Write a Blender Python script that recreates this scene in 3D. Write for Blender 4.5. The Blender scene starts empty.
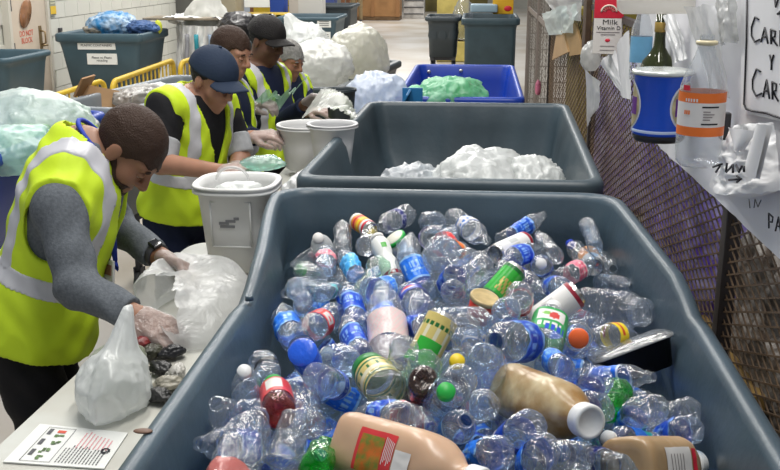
import bpy, bmesh, math, random
import numpy as np
from mathutils import Vector, Matrix, noise

# ------------------------------------------------------------------ camera
FPX, TH, YA, CZ = 1000.0, math.radians(15.3), math.radians(5.0), 1.85
scene = bpy.context.scene
COL = scene.collection
cam_d = bpy.data.cameras.new('camera')
cam_d.sensor_width = 36.0
cam_d.lens = FPX / 780.0 * 36.0
cam_d.clip_start, cam_d.clip_end = 0.05, 200.0
cam = bpy.data.objects.new('camera', cam_d)
COL.objects.link(cam)
cam.location = (0, 0, CZ)
cam.rotation_euler = (math.pi / 2 - TH, 0, YA)
scene.camera = cam

# ------------------------------------------------------------------ world, lights, exposure
world = bpy.data.worlds.new('hall_ambient')
scene.world = world
world.use_nodes = True
world.node_tree.nodes['Background'].inputs['Color'].default_value = (0.86, 0.93, 1.0, 1)
world.node_tree.nodes['Background'].inputs['Strength'].default_value = 0.40


def area(name, loc, sx, sy, watt, col=(1, 0.97, 0.92), rot=(0, 0, 0)):
    d = bpy.data.lights.new(name, 'AREA')
    d.shape = 'RECTANGLE'
    d.size, d.size_y = sx, sy
    d.energy = watt
    d.color = col
    o = bpy.data.objects.new(name, d)
    COL.objects.link(o)
    o.location = loc
    o.rotation_euler = rot
    return o


area('ceiling_tube_light', (0.35, 1.9, 4.6), 0.35, 2.6, 115)
area('ceiling_tube_light', (-1.1, 3.6, 4.6), 0.35, 2.6, 105)
area('ceiling_tube_light', (-3.2, 8.2, 4.8), 0.5, 3.0, 190)
area('ceiling_tube_light', (-0.6, 8.0, 4.8), 0.5, 3.0, 130)
area('ceiling_tube_light', (-3.0, 13.0, 5.0), 0.8, 4.0, 230)
area('ceiling_tube_light', (-1.2, 19.0, 5.2), 1.2, 8.0, 420)
area('ceiling_tube_light', (-2.2, 31.0, 5.2), 2.0, 8.0, 520)
scene.view_settings.view_transform = 'Standard'
scene.view_settings.look = 'None'
scene.view_settings.gamma = 1.0
scene.view_settings.use_curve_mapping = False
scene.view_settings.exposure = -0.22
scene.cycles.transparent_max_bounces = 28
scene.cycles.max_bounces = 8
scene.cycles.diffuse_bounces = 3
scene.cycles.glossy_bounces = 3
scene.cycles.transmission_bounces = 4
scene.cycles.sample_clamp_indirect = 4.0

# ------------------------------------------------------------------ pixel to place
CAMP = np.array([0.0, 0.0, CZ])
_F = np.array([-math.sin(YA) * math.cos(TH), math.cos(YA) * math.cos(TH), -math.sin(TH)])
_R = np.array([math.cos(YA), math.sin(YA), 0.0])
_U = np.cross(_R, _F)


def ray(px, py):
    return _F + _R * (px - 390) / FPX - _U * (py - 235) / FPX


def Zp(px, py, z):
    d = ray(px, py)
    return CAMP + d * (z - CZ) / d[2]


def Yp(px, py, y):
    d = ray(px, py)
    return CAMP + d * y / d[1]


def Xp(px, py, x):
    d = ray(px, py)
    return CAMP + d * x / d[0]


# ------------------------------------------------------------------ materials
MATS = {}


def _nt(name):
    m = bpy.data.materials.new(name)
    m.use_nodes = True
    nt = m.node_tree
    for n in list(nt.nodes):
        nt.nodes.remove(n)
    out = nt.nodes.new('ShaderNodeOutputMaterial')
    return m, nt, out


def mat(name, col, rough=0.5, spec=0.5, metal=0.0, vary=0.0, vscale=6.0, col2=None, bump=0.0, bscale=30.0, sub=0.0, emit=0.0):
    """Principled material with procedural colour variation and bump."""
    if name in MATS:
        return MATS[name]
    m, nt, out = _nt(name)
    b = nt.nodes.new('ShaderNodeBsdfPrincipled')
    b.inputs['Base Color'].default_value = (*col, 1)
    b.inputs['Roughness'].default_value = rough
    b.inputs['Metallic'].default_value = metal
    b.inputs['Specular IOR Level'].default_value = spec
    if sub:
        b.inputs['Subsurface Weight'].default_value = sub
        b.inputs['Subsurface Radius'].default_value = (0.02, 0.008, 0.004)
        b.inputs['Subsurface Scale'].default_value = 0.5
    if emit:
        b.inputs['Emission Color'].default_value = (*col, 1)
        b.inputs['Emission Strength'].default_value = emit
    tc = nt.nodes.new('ShaderNodeTexCoord')
    if vary or col2:
        n = nt.nodes.new('ShaderNodeTexNoise')
        n.inputs['Scale'].default_value = vscale
        n.inputs['Detail'].default_value = 5
        nt.links.new(tc.outputs['Object'], n.inputs['Vector'])
        r = nt.nodes.new('ShaderNodeValToRGB')
        c2 = col2 or tuple(max(0, c * (1 - vary)) for c in col)
        r.color_ramp.elements[0].position = 0.36
        r.color_ramp.elements[1].position = 0.66
        r.color_ramp.elements[0].color = (*c2, 1)
        r.color_ramp.elements[1].color = (*col, 1)
        nt.links.new(n.outputs['Fac'], r.inputs['Fac'])
        nt.links.new(r.outputs['Color'], b.inputs['Base Color'])
    if bump:
        n2 = nt.nodes.new('ShaderNodeTexNoise')
        n2.inputs['Scale'].default_value = bscale
        n2.inputs['Detail'].default_value = 4
        nt.links.new(tc.outputs['Object'], n2.inputs['Vector'])
        bp = nt.nodes.new('ShaderNodeBump')
        bp.inputs['Strength'].default_value = bump
        bp.inputs['Distance'].default_value = 0.02
        nt.links.new(n2.outputs['Fac'], bp.inputs['Height'])
        nt.links.new(bp.outputs['Normal'], b.inputs['Normal'])
    nt.links.new(b.outputs['BSDF'], out.inputs['Surface'])
    MATS[name] = m
    return m


def clear(name, tint=(1, 1, 1), milky=0.08, refl=0.10, rough=0.06, bump=0.35, bscale=45.0, milkcol=(0.9, 0.92, 0.95), edge=0.22):
    """Thin-walled clear plastic: see-through, glossy at the edges, a little milky."""
    if name in MATS:
        return MATS[name]
    m, nt, out = _nt(name)
    tr = nt.nodes.new('ShaderNodeBsdfTransparent')
    tr.inputs['Color'].default_value = (*tint, 1)
    gl = nt.nodes.new('ShaderNodeBsdfGlossy')
    gl.inputs['Roughness'].default_value = rough
    gl.inputs['Color'].default_value = (1, 1, 1, 1)
    df = nt.nodes.new('ShaderNodeBsdfDiffuse')
    df.inputs['Color'].default_value = (*milkcol, 1)
    tl = nt.nodes.new('ShaderNodeBsdfTranslucent')
    tl.inputs['Color'].default_value = (*milkcol, 1)
    md = nt.nodes.new('ShaderNodeMixShader')
    md.inputs['Fac'].default_value = 0.5
    nt.links.new(df.outputs[0], md.inputs[1])
    nt.links.new(tl.outputs[0], md.inputs[2])
    m1 = nt.nodes.new('ShaderNodeMixShader')
    m1.inputs['Fac'].default_value = milky
    nt.links.new(tr.outputs[0], m1.inputs[1])
    nt.links.new(md.outputs[0], m1.inputs[2])
    m2 = nt.nodes.new('ShaderNodeMixShader')
    lw = nt.nodes.new('ShaderNodeLayerWeight')
    lw.inputs['Blend'].default_value = 0.5
    pw = nt.nodes.new('ShaderNodeMath')
    pw.operation = 'POWER'
    pw.inputs[1].default_value = 3.2
    nt.links.new(lw.outputs['Facing'], pw.inputs[0])
    ad = nt.nodes.new('ShaderNodeMath')
    ad.operation = 'MULTIPLY_ADD'
    ad.use_clamp = True
    ad.inputs[1].default_value = edge * 3.0
    ad.inputs[2].default_value = refl
    nt.links.new(pw.outputs[0], ad.inputs[0])
    nt.links.new(ad.outputs[0], m2.inputs['Fac'])
    nt.links.new(m1.outputs[0], m2.inputs[1])
    nt.links.new(gl.outputs[0], m2.inputs[2])
    if bump:
        tc = nt.nodes.new('ShaderNodeTexCoord')
        n2 = nt.nodes.new('ShaderNodeTexNoise')
        n2.inputs['Scale'].default_value = bscale
        n2.inputs['Detail'].default_value = 3
        n2.inputs['Distortion'].default_value = 1.2
        nt.links.new(tc.outputs['Object'], n2.inputs['Vector'])
        bp = nt.nodes.new('ShaderNodeBump')
        bp.inputs['Strength'].default_value = bump
        bp.inputs['Distance'].default_value = 0.02
        nt.links.new(n2.outputs['Fac'], bp.inputs['Height'])
        for s in (gl.inputs['Normal'], df.inputs['Normal']):
            nt.links.new(bp.outputs['Normal'], s)
    nt.links.new(m2.outputs[0], out.inputs['Surface'])
    MATS[name] = m
    return m


def film(name, col, opac=0.75, rough=0.35, bump=0.6, bscale=14.0, gloss=0.12):
    """Thin plastic bag film: partly see-through, diffuse and translucent."""
    return clear(name, tint=tuple(min(1, 0.35 + 0.65 * c) for c in col), milky=opac, refl=gloss * 0.4, rough=rough, bump=bump, bscale=bscale, milkcol=col, edge=0.12)


# ------------------------------------------------------------------ mesh helper
class MB:
    def __init__(s):
        s.v, s.f, s.m, s.sm = [], [], [], []

    def add(s, vs, fs, mi=0, smooth=True, M=None):
        o = len(s.v)
        if M is not None:
            vs = [M @ Vector(v) for v in vs]
        s.v += [tuple(v) for v in vs]
        for k, f in enumerate(fs):
            s.f.append(tuple(i + o for i in f))
            s.m.append(mi if isinstance(mi, int) else mi[k])
            s.sm.append(smooth)
        return s

    def box(s, c, size, rz=0.0, mi=0, M=None, bev=0.0):
        x, y, z = (d / 2 for d in size)
        R = Matrix.Translation(Vector(c)) @ Matrix.Rotation(rz, 4, 'Z')
        if M is not None:
            R = M @ R
        if bev <= 0:
            vs = [(a * x, b * y, d * z) for a in (-1, 1) for b in (-1, 1) for d in (-1, 1)]
            fs = [(0, 1, 3, 2), (4, 6, 7, 5), (0, 4, 5, 1), (2, 3, 7, 6), (0, 2, 6, 4), (1, 5, 7, 3)]
            return s.add(vs, fs, mi, False, R)
        bm = bmesh.new()
        bmesh.ops.create_cube(bm, size=1.0)
        for v in bm.verts:
            v.co = Vector((v.co.x * 2 * x, v.co.y * 2 * y, v.co.z * 2 * z))
        bmesh.ops.bevel(bm, geom=list(bm.edges), offset=bev, segments=3, profile=0.6, affect='EDGES')
        bm.verts.index_update()
        vs = [v.co.copy() for v in bm.verts]
        fs = [[v.index for v in f.verts] for f in bm.faces]
        bm.free()
        return s.add(vs, fs, mi, True, R)

    def lathe(s, prof, n=24, mi=0, M=None, close=True, mfun=None, disp=None):
        """prof: list of (r, z). mfun(k_ring, seg)->material index or None to skip the face."""
        vs, fs, ms = [], [], []
        for (r, z) in prof:
            for k in range(n):
                a = 2 * math.pi * k / n
                p = Vector((r * math.cos(a), r * math.sin(a), z))
                if disp:
                    p = disp(p)
                vs.append(p)
        for i in range(len(prof) - 1):
            for k in range(n):
                mm = mi if mfun is None else mfun(i, k)
                if mm is None:
                    continue
                fs.append((i * n + k, i * n + (k + 1) % n, (i + 1) * n + (k + 1) % n, (i + 1) * n + k))
                ms.append(mm)
        if close:
            for ring, rev in ((0, True), (len(prof) - 1, False)):
                if prof[ring][0] > 1e-5:
                    f = [ring * n + k for k in range(n)]
                    fs.append(tuple(reversed(f)) if rev else tuple(f))
                    ms.append(mi if mfun is None else (mfun(min(ring, len(prof) - 2), 0) or 0))
        return s.add(vs, fs, ms, True, M)

    def tube(s, pts, r, n=8, mi=0, M=None, cap=True):
        pts = [Vector(p) for p in pts]
        rs = r if isinstance(r, (list, tuple)) else [r] * len(pts)
        vs, fs = [], []
        prev = None
        for i, p in enumerate(pts):
            d = (pts[min(i + 1, len(pts) - 1)] - pts[max(i - 1, 0)])
            if d.length < 1e-9:
                d = Vector((0, 0, 1))
            d.normalize()
            if prev is None:
                a = d.orthogonal().normalized()
            else:
                a = (prev - d * prev.dot(d))
                a = a.normalized() if a.length > 1e-6 else d.orthogonal().normalized()
            prev = a
            b = d.cross(a)
            for k in range(n):
                t = 2 * math.pi * k / n
                vs.append(p + (a * math.cos(t) + b * math.sin(t)) * rs[i])
        for i in range(len(pts) - 1):
            for k in range(n):
                fs.append((i * n + k, i * n + (k + 1) % n, (i + 1) * n + (k + 1) % n, (i + 1) * n + k))
        if cap:
            fs.append(tuple(reversed(range(n))))
            fs.append(tuple((len(pts) - 1) * n + k for k in range(n)))
        return s.add(vs, fs, mi, True, M)

    def ball(s, c, rad, mi=0, n=16, M=None, R=None):
        rx, ry, rz = rad if isinstance(rad, (tuple, list)) else (rad,) * 3
        vs, fs = [], []
        m = n // 2
        for i in range(m + 1):
            t = math.pi * i / m
            for k in range(n):
                a = 2 * math.pi * k / n
                p = Vector((rx * math.sin(t) * math.cos(a), ry * math.sin(t) * math.sin(a), rz * math.cos(t)))
                if R is not None:
                    p = R @ p
                vs.append(p + Vector(c))
        for i in range(m):
            for k in range(n):
                fs.append((i * n + k, (i + 1) * n + k, (i + 1) * n + (k + 1) % n, i * n + (k + 1) % n))
        return s.add(vs, fs, mi, True, M)

    def prism(s, poly, h, M=None, mi=0):
        n = len(poly)
        vs = [(x, y, 0) for x, y in poly] + [(x, y, h) for x, y in poly]
        fs = [tuple(reversed(range(n))), tuple(range(n, 2 * n))] + [(k, (k + 1) % n, n + (k + 1) % n, n + k) for k in range(n)]
        return s.add(vs, fs, mi, False, M)

    def grid(s, fn, nu, nv, mi=0, M=None, thick=0.0):
        vs = [Vector(fn(i / nu, j / nv)) for j in range(nv + 1) for i in range(nu + 1)]
        w = nu + 1
        fs = [(j * w + i, j * w + i + 1, (j + 1) * w + i + 1, (j + 1) * w + i) for j in range(nv) for i in range(nu)]
        return s.add(vs, fs, mi, True, M)

    def mesh(s, name):
        me = bpy.data.meshes.new(name)
        me.from_pydata(s.v, [], s.f)
        me.polygons.foreach_set('material_index', s.m)
        me.polygons.foreach_set('use_smooth', s.sm)
        me.update()
        return me

    def build(s, name, mats, parent=None, loc=None, smooth=None):
        me = s.mesh(name)
        for m in (mats if isinstance(mats, (list, tuple)) else [mats]):
            me.materials.append(m)
        o = bpy.data.objects.new(name, me)
        COL.objects.link(o)
        if loc is not None:
            o.location = loc
        if parent is not None:
            o.parent = parent
        return o


def tag(o, label=None, cat=None, group=None, kind=None):
    if label:
        o['label'] = label
    if cat:
        o['category'] = cat
    if group:
        o['group'] = group
    if kind:
        o['kind'] = kind
    return o


def empty(name, loc=(0, 0, 0), rz=0.0):
    o = bpy.data.objects.new(name, None)
    COL.objects.link(o)
    o.location = loc
    o.rotation_euler = (0, 0, rz)
    return o


def frame(o, zdir, xdir=None):
    """Matrix with local +z along zdir, +x as near xdir as possible, at o."""
    z = Vector(zdir).normalized()
    x = Vector(xdir) if xdir is not None else z.orthogonal()
    x = x - z * x.dot(z)
    if x.length < 1e-6:
        x = z.orthogonal()
    x.normalize()
    y = z.cross(x)
    M = Matrix((x, y, z)).transposed().to_4x4()
    M.translation = Vector(o)
    return M


def text_obj(name, txt, size, M, m, parent=None, ext=0.0006, align='CENTER', xs=1.0):
    cu = bpy.data.curves.new(name, 'FONT')
    cu.body = txt
    cu.size = size
    cu.extrude = ext
    cu.align_x = align
    cu.align_y = 'CENTER'
    cu.space_line = 0.9
    cu.resolution_u = 3
    o = bpy.data.objects.new(name, cu)
    COL.objects.link(o)
    o.data.materials.append(m)
    if parent is not None:
        o.parent = parent
    me = bpy.data.meshes.new_from_object(o)          # plain mesh letters
    bpy.data.objects.remove(o)
    bpy.data.curves.remove(cu)
    o = bpy.data.objects.new(name, me)
    COL.objects.link(o)
    if parent is not None:
        o.parent = parent
    o.matrix_local = M @ Matrix.Diagonal((xs, 1, 1, 1))
    return o
# ------------------------------------------------------------------ the setting
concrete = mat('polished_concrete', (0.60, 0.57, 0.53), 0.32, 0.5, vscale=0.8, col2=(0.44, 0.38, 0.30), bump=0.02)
blockwall = mat('painted_block', (0.66, 0.66, 0.60), 0.6, 0.3, vary=0.06, vscale=2.0)


def struct(o):
    o['kind'] = 'structure'
    return o


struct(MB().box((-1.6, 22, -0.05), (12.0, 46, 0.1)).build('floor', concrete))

# left wall of painted blocks, built course by course so that the joints show
mb = MB()
mb.box((-5.1, 11.5, 1.6), (0.16, 11.0, 3.2))
bw, bh = 0.40, 0.20
for r in range(16):
    y = 6.0 + (0.2 if r % 2 else 0.0)
    while y < 16.6:
        if not (10.33 < y + 0.2 < 11.45 and r < 11):
            mb.box((-5.012, y + bw / 2, (r + 0.5) * bh), (0.024, bw - 0.008, bh - 0.008))
        y += bw
struct(mb.build('wall_left', blockwall))
struct(MB().box((-1.6, 42.1, 2.2), (14.0, 0.2, 4.4)).build('wall_back', mat('far_wall_paint', (0.5, 0.48, 0.42), 0.7, 0.2, vary=0.3, vscale=0.8)))

# door
door_m = mat('door_paint', (0.62, 0.53, 0.43), 0.5, 0.4, vary=0.05)
steel = mat('brushed_steel', (0.5, 0.49, 0.46), 0.35, 0.5, metal=0.9)
darkm = mat('dark_metal', (0.05, 0.05, 0.055), 0.45, 0.4)
red_ink = mat('red_ink', (0.65, 0.12, 0.08), 0.6, 0.2)
black_ink = mat('black_ink', (0.02, 0.02, 0.025), 0.6, 0.2)
d = struct(MB().box((-4.975, 10.87, 1.08), (0.05, 0.92, 2.16), bev=0.006).build('door_1', door_m))
fr = MB()
for y in (10.38, 11.36):
    fr.box((-4.965, y, 1.1), (0.08, 0.06, 2.2))
fr.box((-4.965, 10.87, 2.2), (0.08, 1.04, 0.06))
struct(fr.build('trim_1', mat('door_frame_paint', (0.6, 0.57, 0.5), 0.5, 0.4)))
MB().lathe([(0.0, 0), (0.10, 0), (0.115, 0.004), (0.125, 0.012), (0.12, 0.018), (0.0, 0.016)], 28, M=frame((-4.952, 10.79, 1.305), (1, 0, 0)) @ Matrix.Diagonal((1.5, 0.95, 1, 1))).build('oval_window', mat('amber_glass', (0.36, 0.17, 0.08), 0.2, 0.5, vary=0.4, vscale=9), d)
hb = MB()
hb.box((-4.945, 11.13, 1.02), (0.012, 0.06, 0.26), bev=0.004)
hb.tube([(-4.945, 11.13, 1.1), (-4.89, 11.13, 1.08), (-4.89, 11.13, 0.96), (-4.945, 11.13, 0.94)], 0.011)
hb.tube([(-4.94, 11.13, 0.93), (-4.9, 11.2, 0.93)], 0.012)
hb.build('handle', mat('bronze_handle', (0.28, 0.2, 0.1), 0.4, 0.5, metal=0.6), d)
for z in (0.45, 0.95, 1.4):
    MB().box((-4.94, 10.425, z), (0.02, 0.04, 0.12)).build('hinge', darkm, d)
Mt = Matrix(((0, 0, 1, -4.947), (1, 0, 0, 10.78), (0, 1, 0, 1.05), (0, 0, 0, 1)))
text_obj('lettering', 'DO NOT\nBLOCK', 0.085, Mt, red_ink, d)

# small things on the wall by the door
s = tag(empty('wall_sign', (-4.99, 11.62, 1.36)), 'small yellow and grey sign on the block wall right of the door', 'sign')
MB().box((0, 0, 0), (0.014, 0.16, 0.24)).build('board', mat('sign_grey', (0.32, 0.33, 0.27), 0.5, 0.3), s)
MB().box((0.009, 0, -0.06), (0.006, 0.15, 0.09)).build('yellow_panel', mat('sign_yellow', (0.75, 0.5, 0.05), 0.5, 0.3), s)
for z in (0.08, 0.05, 0.02):
    MB().box((0.009, 0.0, z), (0.004, 0.12, 0.012)).build('text_line', mat('sign_cream', (0.7, 0.68, 0.5), 0.5, 0.3), s)
s = tag(empty('wall_switch', (-4.985, 11.78, 1.02)), 'small dark switch box on the block wall beside the door handle', 'switch')
MB().box((0, 0, 0), (0.03, 0.07, 0.13), bev=0.005).build('plate', darkm, s)
MB().box((0.02, 0, 0.01), (0.012, 0.02, 0.04), bev=0.003).build('lever', steel, s)
# ------------------------------------------------------------------ rolling tubs
def smooth01(t):
    t = max(0.0, min(1.0, t))
    return t * t * (3 - 2 * t)


def rrect(hx, hy, rc, nside=18, ncor=7):
    """Rounded rectangle, list of (x, y, side id), counter-clockwise."""
    out = []
    cs = [(hx - rc, hy - rc, 0), (-hx + rc, hy - rc, 90), (-hx + rc, -hy + rc, 180), (hx - rc, -hy + rc, 270)]
    for q, (cx, cy, a0) in enumerate(cs):
        for k in range(ncor):
            a = math.radians(a0 + 90 * k / (ncor - 1))
            out.append((cx + rc * math.cos(a), cy + rc * math.sin(a), -1))
        nx, ny, _ = cs[(q + 1) % 4]
        a1 = math.radians(a0 + 90)
        p0 = (cx + rc * math.cos(a1), cy + rc * math.sin(a1))
        p1 = (nx + rc * math.cos(a1), ny + rc * math.sin(a1))
        for k in range(1, nside):
            t = k / nside
            out.append((p0[0] + (p1[0] - p0[0]) * t, p0[1] + (p1[1] - p0[1]) * t, q))
    return out


def tub(name, cx, cy, hx, hy, zrim, depth, taper, m, lip=0.05, rc=0.1, ribs=4, rz=0.0, zfun=None, xfun=None, legs=0.0, ribd=0.012, inner_depth=None, lipdrop=0.055, double=False, leg_m=None):
    """Open bulk cart: rolled rim, tapered ribbed walls, chassis and casters. Origin on the floor."""
    root = empty(name, (cx, cy, 0), rz)
    base = rrect(hx, hy, rc)
    idp = inner_depth or depth - 0.03
    # (inset, dz under rim, is inner wall)
    prof = [(taper, -depth, 0), (0.045, -lipdrop - 0.06, 0), (0.035, -lipdrop - 0.012, 0), (0.008, -lipdrop, 0), (0.0, -lipdrop + 0.01, 0),
            (0.0, -0.018, 0), (0.006, -0.005, 0), (0.016, 0.0, 0), (lip - 0.014, 0.0, 0), (lip - 0.004, -0.006, 0), (lip, -0.02, 0),
            (lip + 0.012, -0.07, 1), (lip + 0.02, -0.12, 1), (lip + 0.5 * (taper - 0.05), -0.5 * idp, 1), (taper + 0.03, -idp + 0.05, 1), (taper + 0.08, -idp, 0)]
    mb = MB()
    n = len(base)
    vs, fs = [], []
    for ins, dz, inn in prof:
        sx, sy = (hx - ins) / hx, (hy - ins) / hy
        for (x, y, side) in base:
            px, py = x * sx, y * sy
            zr = zfun(x, y) if zfun else zrim
            if dz <= -idp + 0.06:
                z = zrim + dz
            else:
                z = zr + dz
            if inn and ribs and side >= 0:
                L = x if side in (0, 2) else y
                H = hx if side in (0, 2) else hy
                ph = (L / (2 * H) + 0.5) * ribs
                fr_ = abs(ph - round(ph))
                if fr_ < 0.10 and 0 < round(ph) < ribs:
                    dd = ribd * (1 - (fr_ / 0.10) ** 2)
                    if side == 0:
                        py -= dd
                    elif side == 2:
                        py += dd
                    elif side == 1:
                        px += dd
                    else:
                        px -= dd
            if xfun:
                px += xfun(py)
            vs.append((px, py, z))
    for i in range(len(prof) - 1):
        for k in range(n):
            fs.append((i * n + k, i * n + (k + 1) % n, (i + 1) * n + (k + 1) % n, (i + 1) * n + k))
    fs.append(tuple(reversed(range(n))))
    fs.append(tuple((len(prof) - 1) * n + k for k in range(n)))
    mb.add(vs, fs, 0, True)
    body = mb.build('tub', m, root)
    zb = zrim - depth
    ch = MB()
    for sx in (-1, 1):
        ch.box((sx * (hx - taper) * 0.8, 0, zb - 0.02), (0.05, 2 * (hy - taper) * 0.96, 0.05))
    for sy in (-1, 1):
        ch.box((0, sy * (hy - taper) * 0.8, zb - 0.02), (2 * (hx - taper) * 0.9, 0.05, 0.05))
    ch.build('chassis', leg_m or darkm, root)
    for sx in (-1, 1):
        for sy in (-1, 1):
            c = MB()
            px, py = sx * (hx - taper) * 0.78, sy * (hy - taper) * 0.8
            c.tube([(px, py, zb - 0.03), (px, py, 0.13)], 0.022)
            for q in (-0.022, 0.022):
                c.box((px + q, py, 0.10), (0.006, 0.05, 0.1))
            w = c.build('caster', leg_m or darkm, root)
            MB().lathe([(0.0, -0.016), (0.05, -0.016), (0.062, -0.01), (0.062, 0.01), (0.05, 0.016), (0, 0.016)], 20, M=frame((px, py, 0.062), (1, 0, 0))).build('wheel', mat('caster_rubber', (0.03, 0.03, 0.03), 0.6, 0.3), w)
    return root, body


grey_poly = mat('grey_blue_poly', (0.062, 0.098, 0.128), 0.38, 0.5, vary=0.28, vscale=3.5, bump=0.05, bscale=40)
grey_poly2 = mat('slate_poly', (0.056, 0.084, 0.104), 0.42, 0.5, vary=0.3, vscale=3.0, bump=0.05, bscale=40)
far_poly = mat('blue_grey_poly', (0.06, 0.115, 0.15), 0.45, 0.5, vary=0.2, vscale=3)
dark_poly = mat('charcoal_poly', (0.045, 0.06, 0.07), 0.45, 0.5, vary=0.2, vscale=3)
blue_poly = mat('royal_blue_poly', (0.01, 0.055, 0.42), 0.35, 0.5, vary=0.2, vscale=3)

# the big cart in front: its sides dip behind a raised headboard
ZR = 1.12
CYM = 2.0


def headboard(x, y):
    yy = y + CYM
    return ZR + 0.075 * smooth01((yy - 2.08) / 0.22) * 0.45 + 0.075 * 0.55 * smooth01((yy - 2.25) / 0.55) - 0.012 * math.exp(-((yy - 2.12) / 0.05) ** 2)


main_cart, main_tub = tub('recycling_cart', -0.015, CYM, 0.515, 0.92, ZR, 0.46, 0.06, grey_poly, lip=0.042, rc=0.10, ribs=4,
                          zfun=headboard, xfun=lambda y: -0.075 * smooth01((y + CYM - 2.1) / 0.8))
tag(main_cart, 'large slate grey bulk cart heaped with plastic bottles, its rim dipping at the sides', 'cart')
# moulded bolt bosses and scuffs on the rim
for (px, py) in ((249, 294),):
    p = Zp(px, py, 1.135)
    MB().lathe([(0, -0.014), (0.010, -0.014), (0.009, -0.005), (0.006, -0.003), (0.003, -0.005), (0, -0.005)], 18, M=Matrix.Translation(Vector(p) - Vector((-0.015, CYM, 0)))).build('rim_bolt', grey_poly, main_cart)
p = Zp(143, 431, 1.122) - np.array([-0.015, CYM, 0])
MB().ball(p, (0.016, 0.009, 0.003)).build('grip_dimple', mat('dried_rust', (0.16, 0.09, 0.06), 0.5, 0.3), main_cart)

second_cart, t2 = tub('recycling_cart', -0.072, 4.13, 0.51, 0.94, 1.165, 0.5, 0.13, grey_poly2, lip=0.045, rc=0.07, ribs=5, lipdrop=0.07, xfun=lambda y: 0.02 * y / 0.94)
tag(second_cart, 'slate grey bulk cart behind the bottle cart, nearly empty with white plastic inside', 'cart')

blue_cart, _ = tub('recycling_cart', -0.11, 7.15, 0.40, 1.02, 1.05, 0.6, 0.12, blue_poly, lip=0.04, rc=0.07, ribs=0, rz=0.0)
tag(blue_cart, 'royal blue bulk cart beyond the grey carts with green bags in its front', 'cart')
for px, py in ((429, 72), (461, 71), (429, 79), (461, 79)):
    q = Yp(px, py, 8.09)
    MB().lathe([(0, 0), (0.016, 0), (0.016, 0.01), (0.008, 0.014), (0, 0.014)], 14, M=frame(Vector(q) - Vector((-0.11, 7.15, 0)), (0, -1, 0))).build('bolt', steel, blue_cart)

left_bin, _ = tub('recycling_cart', -2.45, 4.35, 0.53, 0.72, 1.1, 0.62, 0.12, blue_poly, lip=0.045, rc=0.07, ribs=0)
tag(left_bin, 'royal blue cart at the left edge filled with white and green bags', 'cart')

grey_long, _ = tub('recycling_cart', -1.96, 5.95, 0.27, 0.80, 1.1, 0.62, 0.10, mat('light_grey_poly', (0.26, 0.29, 0.32), 0.45, 0.5, vary=0.3, vscale=3), lip=0.05, rc=0.07, ribs=0, rz=-0.17)
tag(grey_long, 'long grey cart behind the capped worker with torn cardboard in it', 'cart')

big_far, _ = tub('recycling_cart', -4.20, 11.42, 0.50, 0.52, 1.08, 0.8, 0.14, far_poly, lip=0.05, rc=0.06, ribs=0, lipdrop=0.09)
tag(big_far, 'dark teal cart by the block wall with two white paper labels', 'cart')
paper = mat('white_paper', (0.78, 0.79, 0.76), 0.7, 0.2)
for (z, w, h, t, dx) in ((1.0 - 0.05, 0.43, 0.09, 'PLASTIC CONTAINERS', -0.1), (0.80, 0.34, 0.12, 'Please no Plastic\nrecycling', -0.05)):
    l = MB().box((0.07 + dx, -0.47 + (1.08 - z) * 0.06 - 0.012, z), (w, 0.02, h)).build('label_sheet', paper, big_far)
    Ml = Matrix(((1, 0, 0, 0.07 + dx), (0, 0, -1, -0.47 + (1.08 - z) * 0.06 - 0.024), (0, 1, 0, z), (0, 0, 0, 1)))
    text_obj('lettering', t, 0.035, Ml, black_ink, l)

edge_bin, _ = tub('recycling_cart', -4.62, 9.35, 0.36, 0.5, 1.0, 0.6, 0.10, far_poly, lip=0.04, rc=0.08, ribs=0)
tag(edge_bin, 'blue grey cart cut off by the left edge of the picture', 'cart')

bag_cart, _ = tub('recycling_cart', -1.14, 7.55, 0.38, 1.0, 1.05, 0.6, 0.12, dark_poly, lip=0.07, rc=0.06, ribs=0, rz=-0.13)
tag(bag_cart, 'black rimmed cart behind the sorters, loaded with big white bags', 'cart')

lab_cart, _ = tub('recycling_cart', -2.72, 16.6, 0.5, 0.6, 1.0, 0.62, 0.1, far_poly, lip=0.05, rc=0.06, ribs=0)
tag(lab_cart, 'teal grey cart with two small white labels behind the sorters', 'cart')
for z, w, h in ((0.90, 0.22, 0.12), (0.70, 0.2, 0.14)):
    l = MB().box((0.27, -0.575, z), (w, 0.02, h)).build('label_sheet', paper, lab_cart)
    for q in range(3):
        MB().box((0.27, -0.587, z + 0.03 - q * 0.03), (w * 0.7, 0.004, 0.008)).build('print_line', black_ink, l)
drk_cart, _ = tub('recycling_cart', -2.66, 18.6, 0.42, 0.6, 1.1, 0.8, 0.08, dark_poly, lip=0.05, rc=0.06, ribs=0)
tag(drk_cart, 'dark charcoal cart standing left of the wooden crate', 'cart')

aisle_cart, _ = tub('recycling_cart', -0.47, 13.6, 0.235, 0.42, 1.16, 0.52, 0.06, dark_poly, lip=0.035, rc=0.08, ribs=3)
tag(aisle_cart, 'tall narrow charcoal cart standing on legs in the aisle', 'cart')
tall_cart, _ = tub('recycling_cart', 0.14, 13.4, 0.365, 0.7, 1.17, 1.0, 0.05, mat('deep_teal_poly', (0.04, 0.075, 0.095), 0.45, 0.5, vary=0.2), lip=0.05, rc=0.06, ribs=0, lipdrop=0.08)
tag(tall_cart, 'tall dark teal cart against the wire cage with a yellow box on it', 'cart')

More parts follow.
